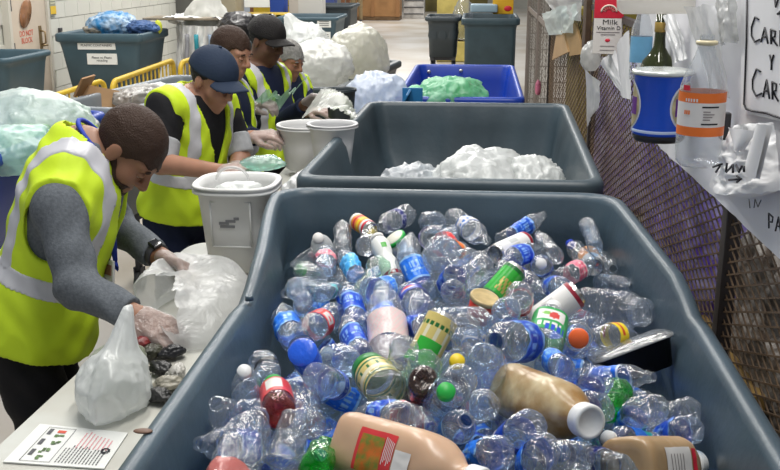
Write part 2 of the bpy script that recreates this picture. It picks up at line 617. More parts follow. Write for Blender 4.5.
# ------------------------------------------------------------------ sorting table
table_m = mat('worn_white_laminate', (0.56, 0.57, 0.53), 0.45, 0.4, vary=0.25, vscale=4, col2=(0.46, 0.44, 0.38))
tb = empty('sorting_table', (-0.71, 3.3, 0))
top = MB()
top.prism([(-0.235, -2.1), (0.165, -2.1), (0.165, -1.1), (0.11, -0.6), (0.11, 1.6), (-0.17, 1.6), (-0.165, -0.4)], 0.045, M=Matrix.Translation((0, 0, 0.885)))
top.build('tabletop', table_m, tb)
for x, y in ((-0.17, -2.0), (0.12, -2.0), (-0.12, 1.5), (0.12, 1.5), (-0.12, -0.2), (0.12, -0.2)):
    MB().box((x, y, 0.4425), (0.05, 0.05, 0.885)).build('leg', steel, tb)
tag(tb, 'long narrow worn white sorting table between the workers and the carts', 'table')
TT = 0.931

# instruction sheet on the table: printed lines, small pictures, a pink block of text
sh = tag(empty('instruction_sheet', (0, 0, 0)), 'printed white instruction sheet lying on the near end of the table', 'paper')
c0, c1, c2, c3 = (Zp(*p, TT) for p in ((3, 463), (40, 425), (128, 434), (104, 470)))


def onsheet(u, v, z):
    a = c0 + (c1 - c0) * v
    b = c3 + (c2 - c3) * v
    p = a + (b - a) * u
    return (p[0], p[1], TT + z)


def quad(mb, u0, v0, u1, v1, z, mi=0):
    mb.add([onsheet(u0, v0, z), onsheet(u1, v0, z), onsheet(u1, v1, z), onsheet(u0, v1, z)], [(0, 1, 2, 3)], mi, False)


mb = MB()
P4 = [onsheet(u, v, z) for z in (0.0005, 0.003) for u, v in ((0, 0), (1, 0), (1, 1), (0, 1))]
mb.add(P4, [(3, 2, 1, 0), (4, 5, 6, 7), (0, 1, 5, 4), (1, 2, 6, 5), (2, 3, 7, 6), (3, 0, 4, 7)], 0, False)
mb.build('sheet', mat('sheet_paper', (0.74, 0.75, 0.72), 0.5, 0.3), sh)
mb = MB()
rnd = random.Random(3)
for u in (0.14, 0.44):
    quad(mb, u, 0.05, u + 0.006, 0.93, 0.004)
for v in (0.05, 0.925):
    quad(mb, 0.14, v, 0.446, v + 0.008, 0.004)
for k in range(3):
    v = 0.2 + k * 0.27
    quad(mb, 0.17, v, 0.215, v + 0.15, 0.004)
for k in range(13):
    u = 0.49 + k * 0.034
    v0 = 0.06
    v1 = 0.40 + rnd.random() * 0.08
    v = v0
    while v < v1:
        w = rnd.uniform(0.02, 0.06)
        quad(mb, u, v, u + 0.012, v + w, 0.004)
        v += w + 0.012
mb.build('printed_text', mat('print_grey', (0.10, 0.10, 0.11), 0.6, 0.2), sh)
mb = MB()
for k in range(8):
    u = 0.58 + k * 0.045
    v = 0.45
    while v < 0.86 - 0.02 * k:
        w = rnd.uniform(0.02, 0.07)
        quad(mb, u, v, u + 0.014, v + w, 0.004)
        v += w + 0.012
mb.build('pink_text', mat('pink_ink', (0.75, 0.35, 0.38), 0.6, 0.2), sh)
mb = MB()
for k, (u, v) in enumerate(((0.28, 0.12), (0.27, 0.3), (0.31, 0.5), (0.30, 0.66))):
    for q in range(5):
        du, dv = rnd.uniform(-0.03, 0.05), rnd.uniform(-0.03, 0.06)
        quad(mb, u + du, v + dv, u + du + 0.035, v + dv + 0.04, 0.004 + 0.0002 * q)
mb.build('green_pictures', mat('green_print', (0.2, 0.32, 0.14), 0.6, 0.2, vary=0.6, vscale=60), sh)
mb = MB()
quad(mb, 0.27, 0.8, 0.36, 0.87, 0.004)
mb.build('red_picture', red_ink, sh)
mb = MB()
for q in range(9):
    a = q * 0.7
    quad(mb, 0.89 + 0.035 * math.cos(a), 0.42 + 0.06 * math.sin(a), 0.915 + 0.035 * math.cos(a), 0.455 + 0.06 * math.sin(a), 0.004 + 0.0002 * q)
mb.build('emblem', black_ink, sh)
# ------------------------------------------------------------------ people: one smooth distance field per figure, meshed as one surface
def V3(p):
    return np.array(p, dtype=np.float64)


def nrm(v):
    v = V3(v)
    return v / max(1e-9, np.linalg.norm(v))


def f_cap(a, b, ra, rb):
    a, b = V3(a), V3(b)
    ba = b - a
    L = max(1e-9, ba @ ba)

    def f(p):
        h = np.clip(((p - a) @ ba) / L, 0, 1)
        q = p - a - h[:, None] * ba
        return np.sqrt((q * q).sum(1)) - (ra + (rb - ra) * h)
    return f


def f_ell(c, r, R=None):
    c, r = V3(c), V3(r)

    def f(p):
        q = p - c
        if R is not None:
            q = q @ R.T
        k0 = np.sqrt(((q / r) ** 2).sum(1))
        k1 = np.sqrt(((q / (r * r)) ** 2).sum(1)) + 1e-9
        return k0 * (k0 - 1) / k1
    return f


def smin(a, b, k):
    h = np.clip(0.5 + 0.5 * (b - a) / k, 0, 1)
    return b + (a - b) * h - k * h * (1 - h)


def f_union(fs, k=0.03):
    def f(p):
        d = fs[0](p)
        for g in fs[1:]:
            d = smin(d, g(p), k)
        return d
    return f


def surface(f, lo, hi, h):
    """Surface nets over the blocks that the surface passes through."""
    lo, hi = V3(lo), V3(hi)
    nb = 10
    B = nb * h
    n = np.maximum(1, np.ceil((hi - lo) / B).astype(int))
    gi = np.stack(np.meshgrid(*[np.arange(k) for k in n], indexing='ij'), -1).reshape(-1, 3)
    ctr = lo + (gi + 0.5) * B
    act = gi[np.abs(f(ctr)) < B * 0.87 * 1.7 + h]
    if not len(act):
        return np.zeros((0, 3)), []
    N = n * nb + 2
    loc = np.stack(np.meshgrid(*[np.arange(nb + 1)] * 3, indexing='ij'), -1)
    ids_all, pos_all, edges = [], [], []
    CH = 160
    for s in range(0, len(act), CH):
        a = act[s:s + CH]
        idx = a[:, None, None, None, :] * nb + loc[None]
        pts = lo + idx * h
        V = f(pts.reshape(-1, 3)).reshape(idx.shape[:-1])
        S = V < 0
        c = nb
        cnt = np.zeros((len(a), c, c, c), int)
        cor = {}
        for i in (0, 1):
            for j in (0, 1):
                for k in (0, 1):
                    sl = (slice(None), slice(i, i + c), slice(j, j + c), slice(k, k + c))
                    cnt += S[sl]
                    cor[(i, j, k)] = sl
        mix = (cnt > 0) & (cnt < 8)
        w = np.argwhere(mix)
        if not len(w):
            continue
        acc = np.zeros((len(w), 3))
        m = np.zeros(len(w))
        b, x, y, z = w.T
        for (i, j, k) in cor:
            for ax in range(3):
                e = [i, j, k]
                if e[ax]:
                    continue
                e2 = list(e)
                e2[ax] = 1
                v0 = V[b, x + i, y + j, z + k]
                v1 = V[b, x + e2[0], y + e2[1], z + e2[2]]
                cr = (v0 < 0) != (v1 < 0)
                t = np.where(cr, v0 / np.where(cr, v0 - v1, 1), 0)
                p = np.stack([np.full(len(w), float(q)) for q in e], 1)
                p[:, ax] += t
                acc += np.where(cr[:, None], p, 0)
                m += cr
        cell = a[b] * nb + np.stack([x, y, z], 1)
        pos_all.append(lo + (cell + acc / m[:, None]) * h)
        ids_all.append((cell[:, 0] * N[1] + cell[:, 1]) * N[2] + cell[:, 2])
        for ax in range(3):
            sl0 = [slice(None)] + [slice(0, c)] * 3
            sl1 = list(sl0)
            sl1[ax + 1] = slice(1, c + 1)
            d = S[tuple(sl0)] != S[tuple(sl1)]
            e = np.argwhere(d)
            if len(e):
                g = a[e[:, 0]] * nb + e[:, 1:]
                edges.append((ax, g, S[tuple(sl0)][d]))
    ids = np.concatenate(ids_all)
    pos = np.concatenate(pos_all)
    o = np.argsort(ids)
    ids, pos = ids[o], pos[o]
    quads = []
    for ax, g, ins in edges:
        u, v = [(1, 2), (2, 0), (0, 1)][ax]
        cs = []
        ok = np.ones(len(g), bool)
        for du, dv in ((-1, -1), (0, -1), (0, 0), (-1, 0)):
            q = g.copy()
            q[:, u] += du
            q[:, v] += dv
            ok &= (q >= 0).all(1)
            key = (q[:, 0] * N[1] + q[:, 1]) * N[2] + q[:, 2]
            i = np.searchsorted(ids, key).clip(0, len(ids) - 1)
            ok &= ids[i] == key
            cs.append(i)
        Q = np.stack(cs, 1)
        Q = np.where(ins[:, None], Q, Q[:, ::-1])
        quads.append(Q[ok])
    return pos, np.concatenate(quads)


def sdf_obj(name, f, lo, hi, h, m, parent=None, relax=1):
    pos, q = surface(f, lo, hi, h)
    if not len(pos):
        return None
    for _ in range(relax):
        acc = np.zeros_like(pos)
        cn = np.zeros(len(pos))
        for a, b in ((0, 1), (1, 2), (2, 3), (3, 0)):
            np.add.at(acc, q[:, a], pos[q[:, b]])
            np.add.at(cn, q[:, a], 1)
        pos = pos * 0.5 + 0.5 * acc / np.maximum(cn, 1)[:, None]
    me = bpy.data.meshes.new(name)
    me.from_pydata(pos.tolist(), [], q.tolist())
    me.polygons.foreach_set('use_smooth', [True] * len(me.polygons))
    me.update()
    for mm in (m if isinstance(m, (list, tuple)) else [m]):
        me.materials.append(mm)
    o = bpy.data.objects.new(name, me)
    COL.objects.link(o)
    if parent is not None:
        o.parent = parent
    return o


def hand_fs(W, d, n, s, curl=0.5, spread=1.0):
    """Palm, four fingers and thumb. d: wrist to knuckles, n: out of the palm, s: +1/-1 side of the thumb."""
    W, d = V3(W), nrm(d)
    n = nrm(V3(n) - d * (V3(n) @ d))
    l = np.cross(n, d) * s
    fs = [f_cap(W, W + d * 0.03, 0.026, 0.024)]
    for i in range(4):
        off = (1.5 - i) * 0.02
        k = W + d * (0.092 - 0.004 * abs(i - 1)) + l * off
        fs.append(f_cap(W + d * 0.015 + l * off * 0.7, k, 0.017, 0.0125))
        Ls = [(0.038, 0.026, 0.020), (0.042, 0.029, 0.021), (0.039, 0.027, 0.020), (0.031, 0.021, 0.018)][i]
        ang = 0.0
        q = k
        for j, Lj in enumerate(Ls):
            ang += curl * (0.75, 0.9, 0.6)[j] * (1 + 0.1 * i)
            dirv = d * math.cos(ang) + n * math.sin(ang) + l * off * 2.2 * spread * (1 if j == 0 else 0.5)
            q2 = q + nrm(dirv) * Lj
            fs.append(f_cap(q, q2, 0.0095 - 0.0008 * j, 0.009 - 0.0008 * j))
            q = q2
    t0 = W + d * 0.028 + l * 0.03
    t1 = W + d * 0.062 + l * 0.055 + n * 0.018
    t2 = W + d * 0.092 + l * 0.055 + n * 0.034
    t3 = t2 + nrm(d * 0.8 + n * 0.5 - l * 0.3) * 0.022
    fs += [f_cap(W + d * 0.01 + l * 0.012, t0, 0.02, 0.016), f_cap(t0, t1, 0.015, 0.0115), f_cap(t1, t2, 0.0115, 0.010), f_cap(t2, t3, 0.010, 0.0085)]
    return fs


def skin_mat(name, c):
    return mat(name, c, 0.5, 0.4, vary=0.12, vscale=14, sub=0.12)


hivis = mat('hi_vis_yellow', (0.60, 0.80, 0.03), 0.6, 0.25, vary=0.10, vscale=7, bump=0.08, bscale=18)
silver = mat('reflective_silver', (0.60, 0.60, 0.64), 0.35, 0.5, vary=0.1, vscale=20)
glove_m = film('glove_film', (0.86, 0.84, 0.84), opac=0.38, rough=0.35, bump=0.6, bscale=60)
lens_w = mat('eye_white', (0.7, 0.68, 0.65), 0.3, 0.5)
lens_d = mat('eye_iris', (0.03, 0.02, 0.015), 0.2, 0.5)


def person(label, J, skin, hairm, shirt, trousers, h=0.006, group=None, sleeve=1.0, vest=True, hair_cut=0.02, cap=None, beard=None, cuff=None, hair_low=-0.03, trim=None, bands=(0.10,), build=1.0):
    P, Nk, SL, SR = V3(J['pelvis']), V3(J['neck']), V3(J['SL']), V3(J['SR'])
    up = nrm(Nk - P)
    rt = nrm((SR - SL) - up * ((SR - SL) @ up))
    fr = np.cross(up, rt)
    T = np.stack([rt, fr, up])                     # torso frame rows
    Lt = np.linalg.norm(Nk - P)
    sh = np.linalg.norm(SR - SL) / 2
    g = build
    k = Lt / 0.52
    tors = [f_ell(P + up * 0.01, (0.165 * g, 0.125 * g, 0.15), T), f_ell(P + up * 0.19 * k + fr * 0.015, (0.155 * g, 0.125 * g, 0.19 * k), T),
            f_ell(P + up * 0.36 * k + fr * 0.012, (0.172 * g, 0.128 * g, 0.19 * k), T), f_cap(SL, SR, 0.066, 0.066),
            f_cap(Nk - up * 0.03, (SL + Nk) / 2 - up * 0.02, 0.06, 0.055), f_cap(Nk - up * 0.03, (SR + Nk) / 2 - up * 0.02, 0.06, 0.055)]
    Hc, hu = V3(J['head']), nrm(J['hup'])
    hf = V3(J['hfwd'])
    hf = nrm(hf - hu * (hf @ hu))
    hr = np.cross(hf, hu)
    Hm = np.stack([hr, hf, hu])

    def hp(x, y, z):
        return Hc + hr * x + hf * y + hu * z
    crani = f_ell(hp(0, -0.012, 0.035), (0.076, 0.097, 0.088), Hm)
    jaw = f_ell(hp(0, 0.02, -0.04), (0.06, 0.068, 0.078), Hm)
    headf = [crani, jaw, f_cap(hp(0, 0.055, -0.095), hp(0, 0.06, -0.09), 0.024, 0.024), f_ell(hp(0, 0.072, 0.022), (0.055, 0.02, 0.014), Hm),
             f_ell(hp(0.04, 0.055, -0.03), (0.025, 0.025, 0.025), Hm), f_ell(hp(-0.04, 0.055, -0.03), (0.025, 0.025, 0.025), Hm)]
    neckf = f_cap(Nk - up * 0.05, hp(0, -0.02, -0.06), 0.062 * g, 0.056)
    fine = [f_cap(hp(0, 0.088, 0.012), hp(0, 0.108, -0.028), 0.008, 0.0135), f_ell(hp(0.013, 0.095, -0.032), (0.009, 0.01, 0.008), Hm), f_ell(hp(-0.013, 0.095, -0.032), (0.009, 0.01, 0.008), Hm),
            f_ell(hp(0.077, -0.005, -0.008), (0.009, 0.02, 0.03), Hm), f_ell(hp(-0.077, -0.005, -0.008), (0.009, 0.02, 0.03), Hm),
            f_ell(hp(0, 0.083, -0.06), (0.025, 0.012, 0.006), Hm), f_ell(hp(0, 0.081, -0.072), (0.022, 0.012, 0.007), Hm)]
    sock = [f_ell(hp(0.031, 0.092, 0.002), (0.017, 0.014, 0.011), Hm), f_ell(hp(-0.031, 0.092, 0.002), (0.017, 0.014, 0.011), Hm)]
    EL, ER, WL, WR = (V3(J[q]) for q in ('EL', 'ER', 'WL', 'WR'))
    armfs = {'L': [f_cap(SL, EL, 0.055 * g, 0.042), f_cap(EL, WL, 0.043, 0.029)], 'R': [f_cap(SR, ER, 0.055 * g, 0.042), f_cap(ER, WR, 0.043, 0.029)]}
    hands = {}
    for q, W in (('L', WL), ('R', WR)):
        hd, hn, hs, hc = J['hand' + q]
        hands[q] = hand_fs(W, hd, hn, hs, hc)
    KL, KR, AL, AR = (V3(J[q]) for q in ('KL', 'KR', 'AL', 'AR'))
    HL, HR = P - rt * 0.085 - up * 0.03, P + rt * 0.085 - up * 0.03
    legf = [f_cap(HL, KL, 0.088 * g, 0.06), f_cap(KL, AL, 0.058, 0.042), f_cap(HR, KR, 0.088 * g, 0.06), f_cap(KR, AR, 0.058, 0.042)]
    fd = nrm([fr[0], fr[1], 0])
    footf = [f_cap(A - np.array([0, 0, 0.03]) - fd * 0.03, A - np.array([0, 0, 0.045]) + fd * 0.15, 0.042, 0.036) for A in (AL, AR)]
    f_tors = f_union(tors, 0.05)
    f_arm = {q: f_union(armfs[q], 0.02) for q in 'LR'}
    f_leg = f_union(legf, 0.03)
    f_head = f_union(headf, 0.025)
    f_fine = f_union(fine, 0.006)
    f_sock = f_union(sock, 0.004)
    f_hand = {q: f_union(hands[q], 0.009) for q in 'LR'}

    def body(p):
        hd = smin(f_head(p), neckf(p), 0.03)
        hd = np.maximum(hd, -f_sock(p) * 0.9)
        hd = smin(hd, f_fine(p), 0.008)
        d = smin(f_tors(p), hd, 0.025)
        for q in 'LR':
            d = smin(d, smin(f_arm[q](p), f_hand[q](p), 0.012), 0.02)
        d = smin(d, f_leg(p), 0.03)
        for g_ in footf:
            d = smin(d, g_(p), 0.02)
        return d
    allp = np.array([P, Nk, SL, SR, EL, ER, WL, WR, Hc, KL, KR, AL, AR])
    lo, hi = allp.min(0) - 0.26, allp.max(0) + 0.26
    root = sdf_obj('person', body, lo, hi, h, skin)
    tag(root, label, 'person', group)

    # eyes, the upper lids lowered
    for sx in (-1, 1):
        e = MB().ball(hp(0.031 * sx, 0.0765, 0.0), 0.0125, n=14).build('eye', lens_w, root)
        MB().ball(hp(0.031 * sx, 0.0855, -0.004), 0.0055, n=10).build('iris', lens_d, e)
        MB().ball(hp(0.031 * sx, 0.077, 0.001), (0.0150, 0.0148, 0.0115), n=14, R=Matrix(Hm.T.tolist())).build('eyelid', skin, root)
        MB().tube([hp((0.031 + k * 0.009) * sx, 0.094 - 0.004 * abs(k), 0.024 - 0.003 * abs(k)) for k in (-1.6, -0.6, 0.4, 1.4)], 0.0042, n=6).build('eyebrow', hairm or hair_black, root)

    def local(p):
        return (p - P) @ T.T

    def hloc(p):
        return (p - Hc) @ Hm.T
    # hair
    if hairm is not None:
        def fhair(p):
            q = hloc(p)
            d = f_head(p) - 0.005 + 0.0012 * np.sin(q[:, 0] * 150 + 2 * np.sin(q[:, 1] * 60)) * np.sin(q[:, 2] * 130)
            line = hair_low - q[:, 2] + np.clip((q[:, 1] + 0.02) / 0.06, 0, 1) * (0.115 - hair_cut + hair_low * -1 - 0.035)
            side = np.clip((np.abs(q[:, 0]) - 0.05) / 0.02, 0, 1) * np.clip((q[:, 1] - 0.0) / 0.03, 0, 1) * np.clip((0.07 - q[:, 1]) / 0.02, 0, 1)
            return np.maximum(d, line - 0.022 * side + 0.006 * np.sin(q[:, 0] * 120))
        c = hp(0, 0, 0)
        sdf_obj('hair', fhair, c - 0.16, c + 0.16, min(h, 0.005), hairm, root)
    if beard is not None:
        def fb(p):
            q = hloc(p)
            d = smin(f_head(p), neckf(p), 0.03) - 0.006 + 0.0015 * np.sin(q[:, 0] * 300) * np.sin(q[:, 2] * 280)
            top = q[:, 2] + 0.05 - np.clip((0.05 - q[:, 1]) / 0.06, 0, 1) * 0.06
            mouth = 0.016 - np.sqrt((q[:, 0] * 0.6) ** 2 + (q[:, 2] + 0.064) ** 2 + np.minimum(q[:, 1] - 0.07, 0) ** 2)
            return np.maximum(np.maximum(d, top), np.maximum(np.maximum(-0.005 - q[:, 1], -0.125 - q[:, 2]), mouth))
        c = hp(0, 0.02, -0.05)
        sdf_obj('beard', fb, c - 0.13, c + 0.13, min(h, 0.005), beard, root)
    if cap is not None:
        def fc(p):
            q = hloc(p)
            d = crani(p) - 0.016
            return np.maximum(d, 0.030 - q[:, 2] - 0.16 * np.minimum(q[:, 1], 0) * 0.3)
        c = hp(0, 0, 0.03)
        co = sdf_obj('cap', fc, c - 0.16, c + 0.16, min(h, 0.005), cap, root)

        def fbr(p):
            q = hloc(p)
            x, y, z = q.T
            zz = 0.045 - 0.14 * (y - 0.07) - 5.0 * x * x
            pl = np.sqrt((x / 0.085) ** 2 + ((y - 0.075) / 0.095) ** 2) - 1
            return np.maximum(np.abs(z - zz) - 0.0045, np.maximum(pl * 0.08, 0.06 - y))
        sdf_obj('brim', fbr, c - 0.2, c + 0.2, min(h, 0.004), cap, co)
        MB().ball(hp(0, -0.012, 0.14), (0.008, 0.008, 0.005), n=10).build('button', cap, co)

    def fold(p, a=0.004):
        return a * (np.sin(p[:, 2] * 55 + 3 * np.sin(p[:, 0] * 21)) * np.sin(p[:, 1] * 37 + p[:, 0] * 29))
    # shirt with sleeves
    q_s = sleeve

    def fshirt(p):
        q = local(p)
        d = f_tors(p) - 0.008
        d = np.maximum(d, -q[:, 2] - 0.05)
        d = np.maximum(d, q[:, 2] - Lt - 0.025)
        for s_, (S_, E_, W_) in (('L', (SL, EL, WL)), ('R', (SR, ER, WR))):
            if q_s >= 0.9:
                a1 = f_arm[s_](p) - 0.012 + fold(p, 0.004)
                ax = nrm(W_ - E_)
                a1 = np.maximum(a1, (p - (E_ + (W_ - E_) * (q_s - 0.1))) @ ax)
            else:
                ax = nrm(E_ - S_)
                a1 = np.maximum(armfs[s_][0](p) - 0.02 + fold(p, 0.004), (p - (S_ + (E_ - S_) * q_s)) @ ax)
            d = smin(d, a1, 0.02)
        return d
    so = sdf_obj('shirt', fshirt, lo, hi, h, shirt, root)
    if cuff is not None:
        for S_, E_, s_ in ((SL, EL, 'L'), (SR, ER, 'R')):
            ax = nrm(E_ - S_)

            def fcf(p):
                t = (p - S_) @ ax / np.linalg.norm(E_ - S_)
                return np.maximum(armfs[s_][0](p) - 0.024, np.maximum(q_s - 0.02 - t, t - q_s - 0.34) * 0.25)
            sdf_obj('sleeve_cuff', fcf, np.minimum(S_, E_) - 0.12, np.maximum(S_, E_) + 0.12, h, cuff, so)

    def ftr(p):
        q = local(p)
        d = smin(f_leg(p) - 0.014 + fold(p, 0.005), np.maximum(tors[0](p) - 0.012, q[:, 2] - 0.08), 0.03)
        return np.maximum(d, 0.07 - p[:, 2])
    sdf_obj('trousers', ftr, lo, hi, max(h, 0.007), trousers, root)
    for g_, A in zip(footf, (AL, AR)):
        sdf_obj('shoe', lambda p: np.maximum(np.maximum(g_(p) - 0.006, 0.002 - p[:, 2]), p[:, 2] - 0.13), A - 0.26, A + 0.26, max(h, 0.007), darkm, root)
    if vest:
        skirt = f_ell(P - up * 0.03 + fr * 0.01, (0.195 * g, 0.16 * g, 0.28), T)

        def fv0(p):
            q = local(p)
            x, y, z = q.T
            d = smin(f_tors(p), skirt(p), 0.04) - 0.02 + fold(p, 0.0045)
            d = np.maximum(d, np.abs(x) - (sh + 0.028))
            # armholes
            for S_ in (SL, SR):
                sx = np.sign((S_ - P) @ rt)
                c_ = local(S_[None])[0]
                hole = np.sqrt((y - c_[1]) ** 2 + (z - c_[2] + 0.06) ** 2 * 0.7) - 0.082
                d = np.maximum(d, -np.maximum(hole, (sh - 0.035) - x * sx))
            d = np.maximum(d, -(0.088 - np.abs(p - Nk) @ np.array([0, 0, 0])) * 0 - 1)
            nk = np.sqrt(x * x + (y - 0.01) ** 2) - 0.078 - np.clip(y, 0, 1) * 0.25
            d = np.maximum(d, np.minimum(0.4, -np.maximum(nk, Lt - 0.10 - z)))
            vv = np.abs(x) - (z - (Lt - 0.30)) * 0.30
            d = np.maximum(d, -np.maximum(vv, 0.02 - y))
            return np.maximum(d, -J.get('hem', 0.12) - z)
        vo = sdf_obj('vest', fv0, lo, hi, h, hivis, root)
        for zb in bands:
            sdf_obj('reflective_band', lambda p: np.maximum(fv0(p) - 0.003, np.abs(local(p)[:, 2] - zb) - 0.026), lo, hi, h, silver, vo)
        sdf_obj('reflective_band', lambda p: np.maximum(fv0(p) - 0.003, np.maximum(np.abs(np.abs(local(p)[:, 0]) - 0.118) - 0.023, bands[0] - local(p)[:, 2])), lo, hi, h, silver, vo)
        if trim is not None:
            sdf_obj('binding', lambda p: np.maximum(fv0(p) - 0.003, np.abs(np.abs(local(p)[:, 0]) - (sh + 0.02)) - 0.008), lo, hi, h, trim, vo)
    for q in 'LR':
        W = WL if q == 'L' else WR
        hd = nrm(J['hand' + q][0])
        if J.get('glove', True):
            def fg(p):
                return np.maximum(f_hand[q](p) - 0.0022 + fold(p, 0.001), -((p - W) @ hd) - 0.03)
            c = W + hd * 0.08
            sdf_obj('glove', fg, c - 0.17, c + 0.17, 0.0045, glove_m, root)
    return root, dict(hp=hp, P=P, Nk=Nk, T=T, rt=rt, fr=fr, up=up, WL=WL, WR=WR, EL=EL, ER=ER)
# ------------------------------------------------------------------ the five sorters
QH = 1.0   # mesh size factor
skin_brown = skin_mat('skin_light_brown', (0.30, 0.145, 0.085))
skin_tan = skin_mat('skin_tan', (0.42, 0.215, 0.14))
skin_dark = skin_mat('skin_deep_brown', (0.16, 0.075, 0.045))
hair_dark = mat('hair_dark_brown', (0.040, 0.019, 0.011), 0.6, 0.3, bump=0.4, bscale=220)
hair_black = mat('hair_black', (0.012, 0.010, 0.010), 0.6, 0.3, bump=0.4, bscale=220)
hair_grey = mat('hair_grey', (0.34, 0.33, 0.31), 0.6, 0.3, vary=0.4, vscale=60, bump=0.4, bscale=220)
grey_knit = mat('grey_heather_knit', (0.15, 0.165, 0.185), 0.85, 0.1, vary=0.25, vscale=120, bump=0.15, bscale=200)
black_cloth = mat('black_cloth', (0.012, 0.012, 0.014), 0.8, 0.2, bump=0.1, bscale=60)
navy_cloth = mat('navy_cloth', (0.012, 0.018, 0.045), 0.8, 0.2, bump=0.1, bscale=60)
navy_cap = mat('navy_cap_cloth', (0.022, 0.035, 0.065), 0.75, 0.2, bump=0.1, bscale=120)
khaki = mat('khaki_cloth', (0.30, 0.22, 0.12), 0.8, 0.2)
silver_cloth = mat('grey_white_cuff', (0.42, 0.43, 0.45), 0.7, 0.2, vary=0.2, vscale=30)


def legs(P, fr, rt, splay=0.12, bend=0.05):
    """Feet flat on the floor under the hips."""
    P, fr, rt = V3(P), nrm(fr), nrm(rt)
    o = {}
    for q, s in (('L', -1), ('R', 1)):
        A = np.array([P[0], P[1], 0]) + rt * s * splay + np.array([0, 0, 0.085])
        K = (P + rt * s * 0.1 + A) / 2 + fr * bend
        o['K' + q], o['A' + q] = K, A
    return o


def fwd(x, y, z=0):
    return nrm((x, y, z))


# nearest worker, bending over the table
f1 = fwd(0.96, 0.28)
r1 = np.array([f1[1], -f1[0], 0])
P1 = Yp(31, 322, 2.62)
J = dict(pelvis=P1, neck=Yp(84, 143, 2.66), SR=Yp(60, 208, 2.47), SL=Yp(92, 168, 2.83), ER=Yp(78, 288, 2.36), WR=Yp(137, 317, 2.30),
         EL=Yp(116, 226, 2.86), WL=Yp(160, 257, 2.74), head=Yp(127, 150, 2.66), hup=(0.80, 0.04, 0.60), hfwd=(0.58, -0.10, -0.80))
J['handR'] = (Yp(176, 336, 2.24) - J['WR'], (0.25, 0.35, -0.9), 1, 0.45)
J['handL'] = (Yp(190, 268, 2.70) - J['WL'], (-0.2, -0.45, -0.85), -1, 0.6)
J['hem'] = 0.035
J.update(legs(P1 + np.array([0, 0, 0]), f1, r1, 0.13))
w1, K1 = person('bearded man in grey long sleeves and yellow vest bending over the table', J, skin_brown, hair_dark, grey_knit, black_cloth, h=0.005 * QH,
                sleeve=0.98, hair_cut=0.045, beard=hair_dark, hair_low=-0.045, group='sorting workers', bands=(0.17,), trim=None)
# lanyard, badge and watch of the nearest worker
lan = mat('blue_lanyard', (0.02, 0.05, 0.42), 0.6, 0.3)
mb = MB()
T, Nk = K1['T'], K1['Nk']
up, frr, rtt = K1['up'], K1['fr'], K1['rt']
loop = []
for k in range(15):
    a = math.pi * (-0.05 + 1.1 * k / 14)
    loop.append(Nk + rtt * 0.082 * math.cos(a) - frr * (0.075 * math.sin(a) - 0.045) + up * (0.012 + 0.045 * math.sin(a)))
chestp = Nk - up * 0.30 + frr * 0.175
mb.tube([chestp] + loop + [chestp], 0.007, n=6)
bad = Yp(108, 275, 2.66)
mb.tube([chestp, (chestp + V3(bad)) / 2 + frr * 0.02, V3(bad) + np.array([0, 0, 0.05])], 0.006, n=6)
lan_o = mb.build('lanyard', lan, w1)
bd = MB().box((0, 0, 0), (0.062, 0.008, 0.092), bev=0.003, M=frame(bad, (0.05, 0.1, 1), (0.75, -0.6, 0))).build('id_badge', mat('badge_card', (0.62, 0.62, 0.62), 0.4, 0.4), w1)
MB().box((0, -0.005, 0.018), (0.05, 0.004, 0.03), M=frame(bad, (0.05, 0.1, 1), (0.75, -0.6, 0))).build('badge_picture', mat('badge_print', (0.25, 0.12, 0.1), 0.5, 0.3), bd)
ax = nrm(K1['WL'] - K1['EL'])
wp = K1['WL'] - ax * 0.018
wt = MB().lathe([(0.031, -0.011), (0.037, -0.011), (0.038, 0.0), (0.037, 0.011), (0.031, 0.011)], 24, M=frame(wp, ax), close=False).build('watch', darkm, w1)
MB().box((0, 0, 0), (0.034, 0.03, 0.012), bev=0.004, M=frame(wp + nrm((0.1, -0.4, 0.9)) * 0.04, nrm((0.1, -0.4, 0.9)), ax)).build('watch_case', mat('watch_glass', (0.01, 0.01, 0.012), 0.1, 0.6), wt)

# capped worker
f2 = fwd(0.86, -0.5)
r2 = np.array([f2[1], -f2[0], 0])
P2 = Yp(182, 208, 4.05)
J = dict(pelvis=P2, neck=Yp(193, 96, 4.02), SR=Yp(166, 108, 3.86), SL=Yp(222, 106, 4.2), ER=Yp(160, 163, 3.74), WR=Yp(222, 172, 3.62),
         EL=Yp(240, 158, 4.12), WL=Yp(236, 166, 3.95), head=Yp(213, 80, 4.0), hup=(0.36, -0.16, 0.92), hfwd=(0.80, -0.45, -0.42))
J['handR'] = (Yp(252, 166, 3.56) - J['WR'], (0.1, 0.3, -0.9), 1, 0.4)
J['handL'] = (Yp(258, 172, 3.8) - J['WL'], (0.1, -0.5, -0.8), -1, 0.5)
J['hem'] = 0.01
J.update(legs(P2, f2, r2))
person('man in a dark blue baseball cap, black short sleeved shirt and yellow vest', J, skin_tan, hair_black, black_cloth, navy_cloth, h=0.006 * QH,
       sleeve=0.62, cap=navy_cap, hair_cut=0.03, cuff=silver_cloth, group='sorting workers', bands=(0.17,))

YO = 0.0


def Yq(px, py, y):
    return Yp(px, py, y + YO)


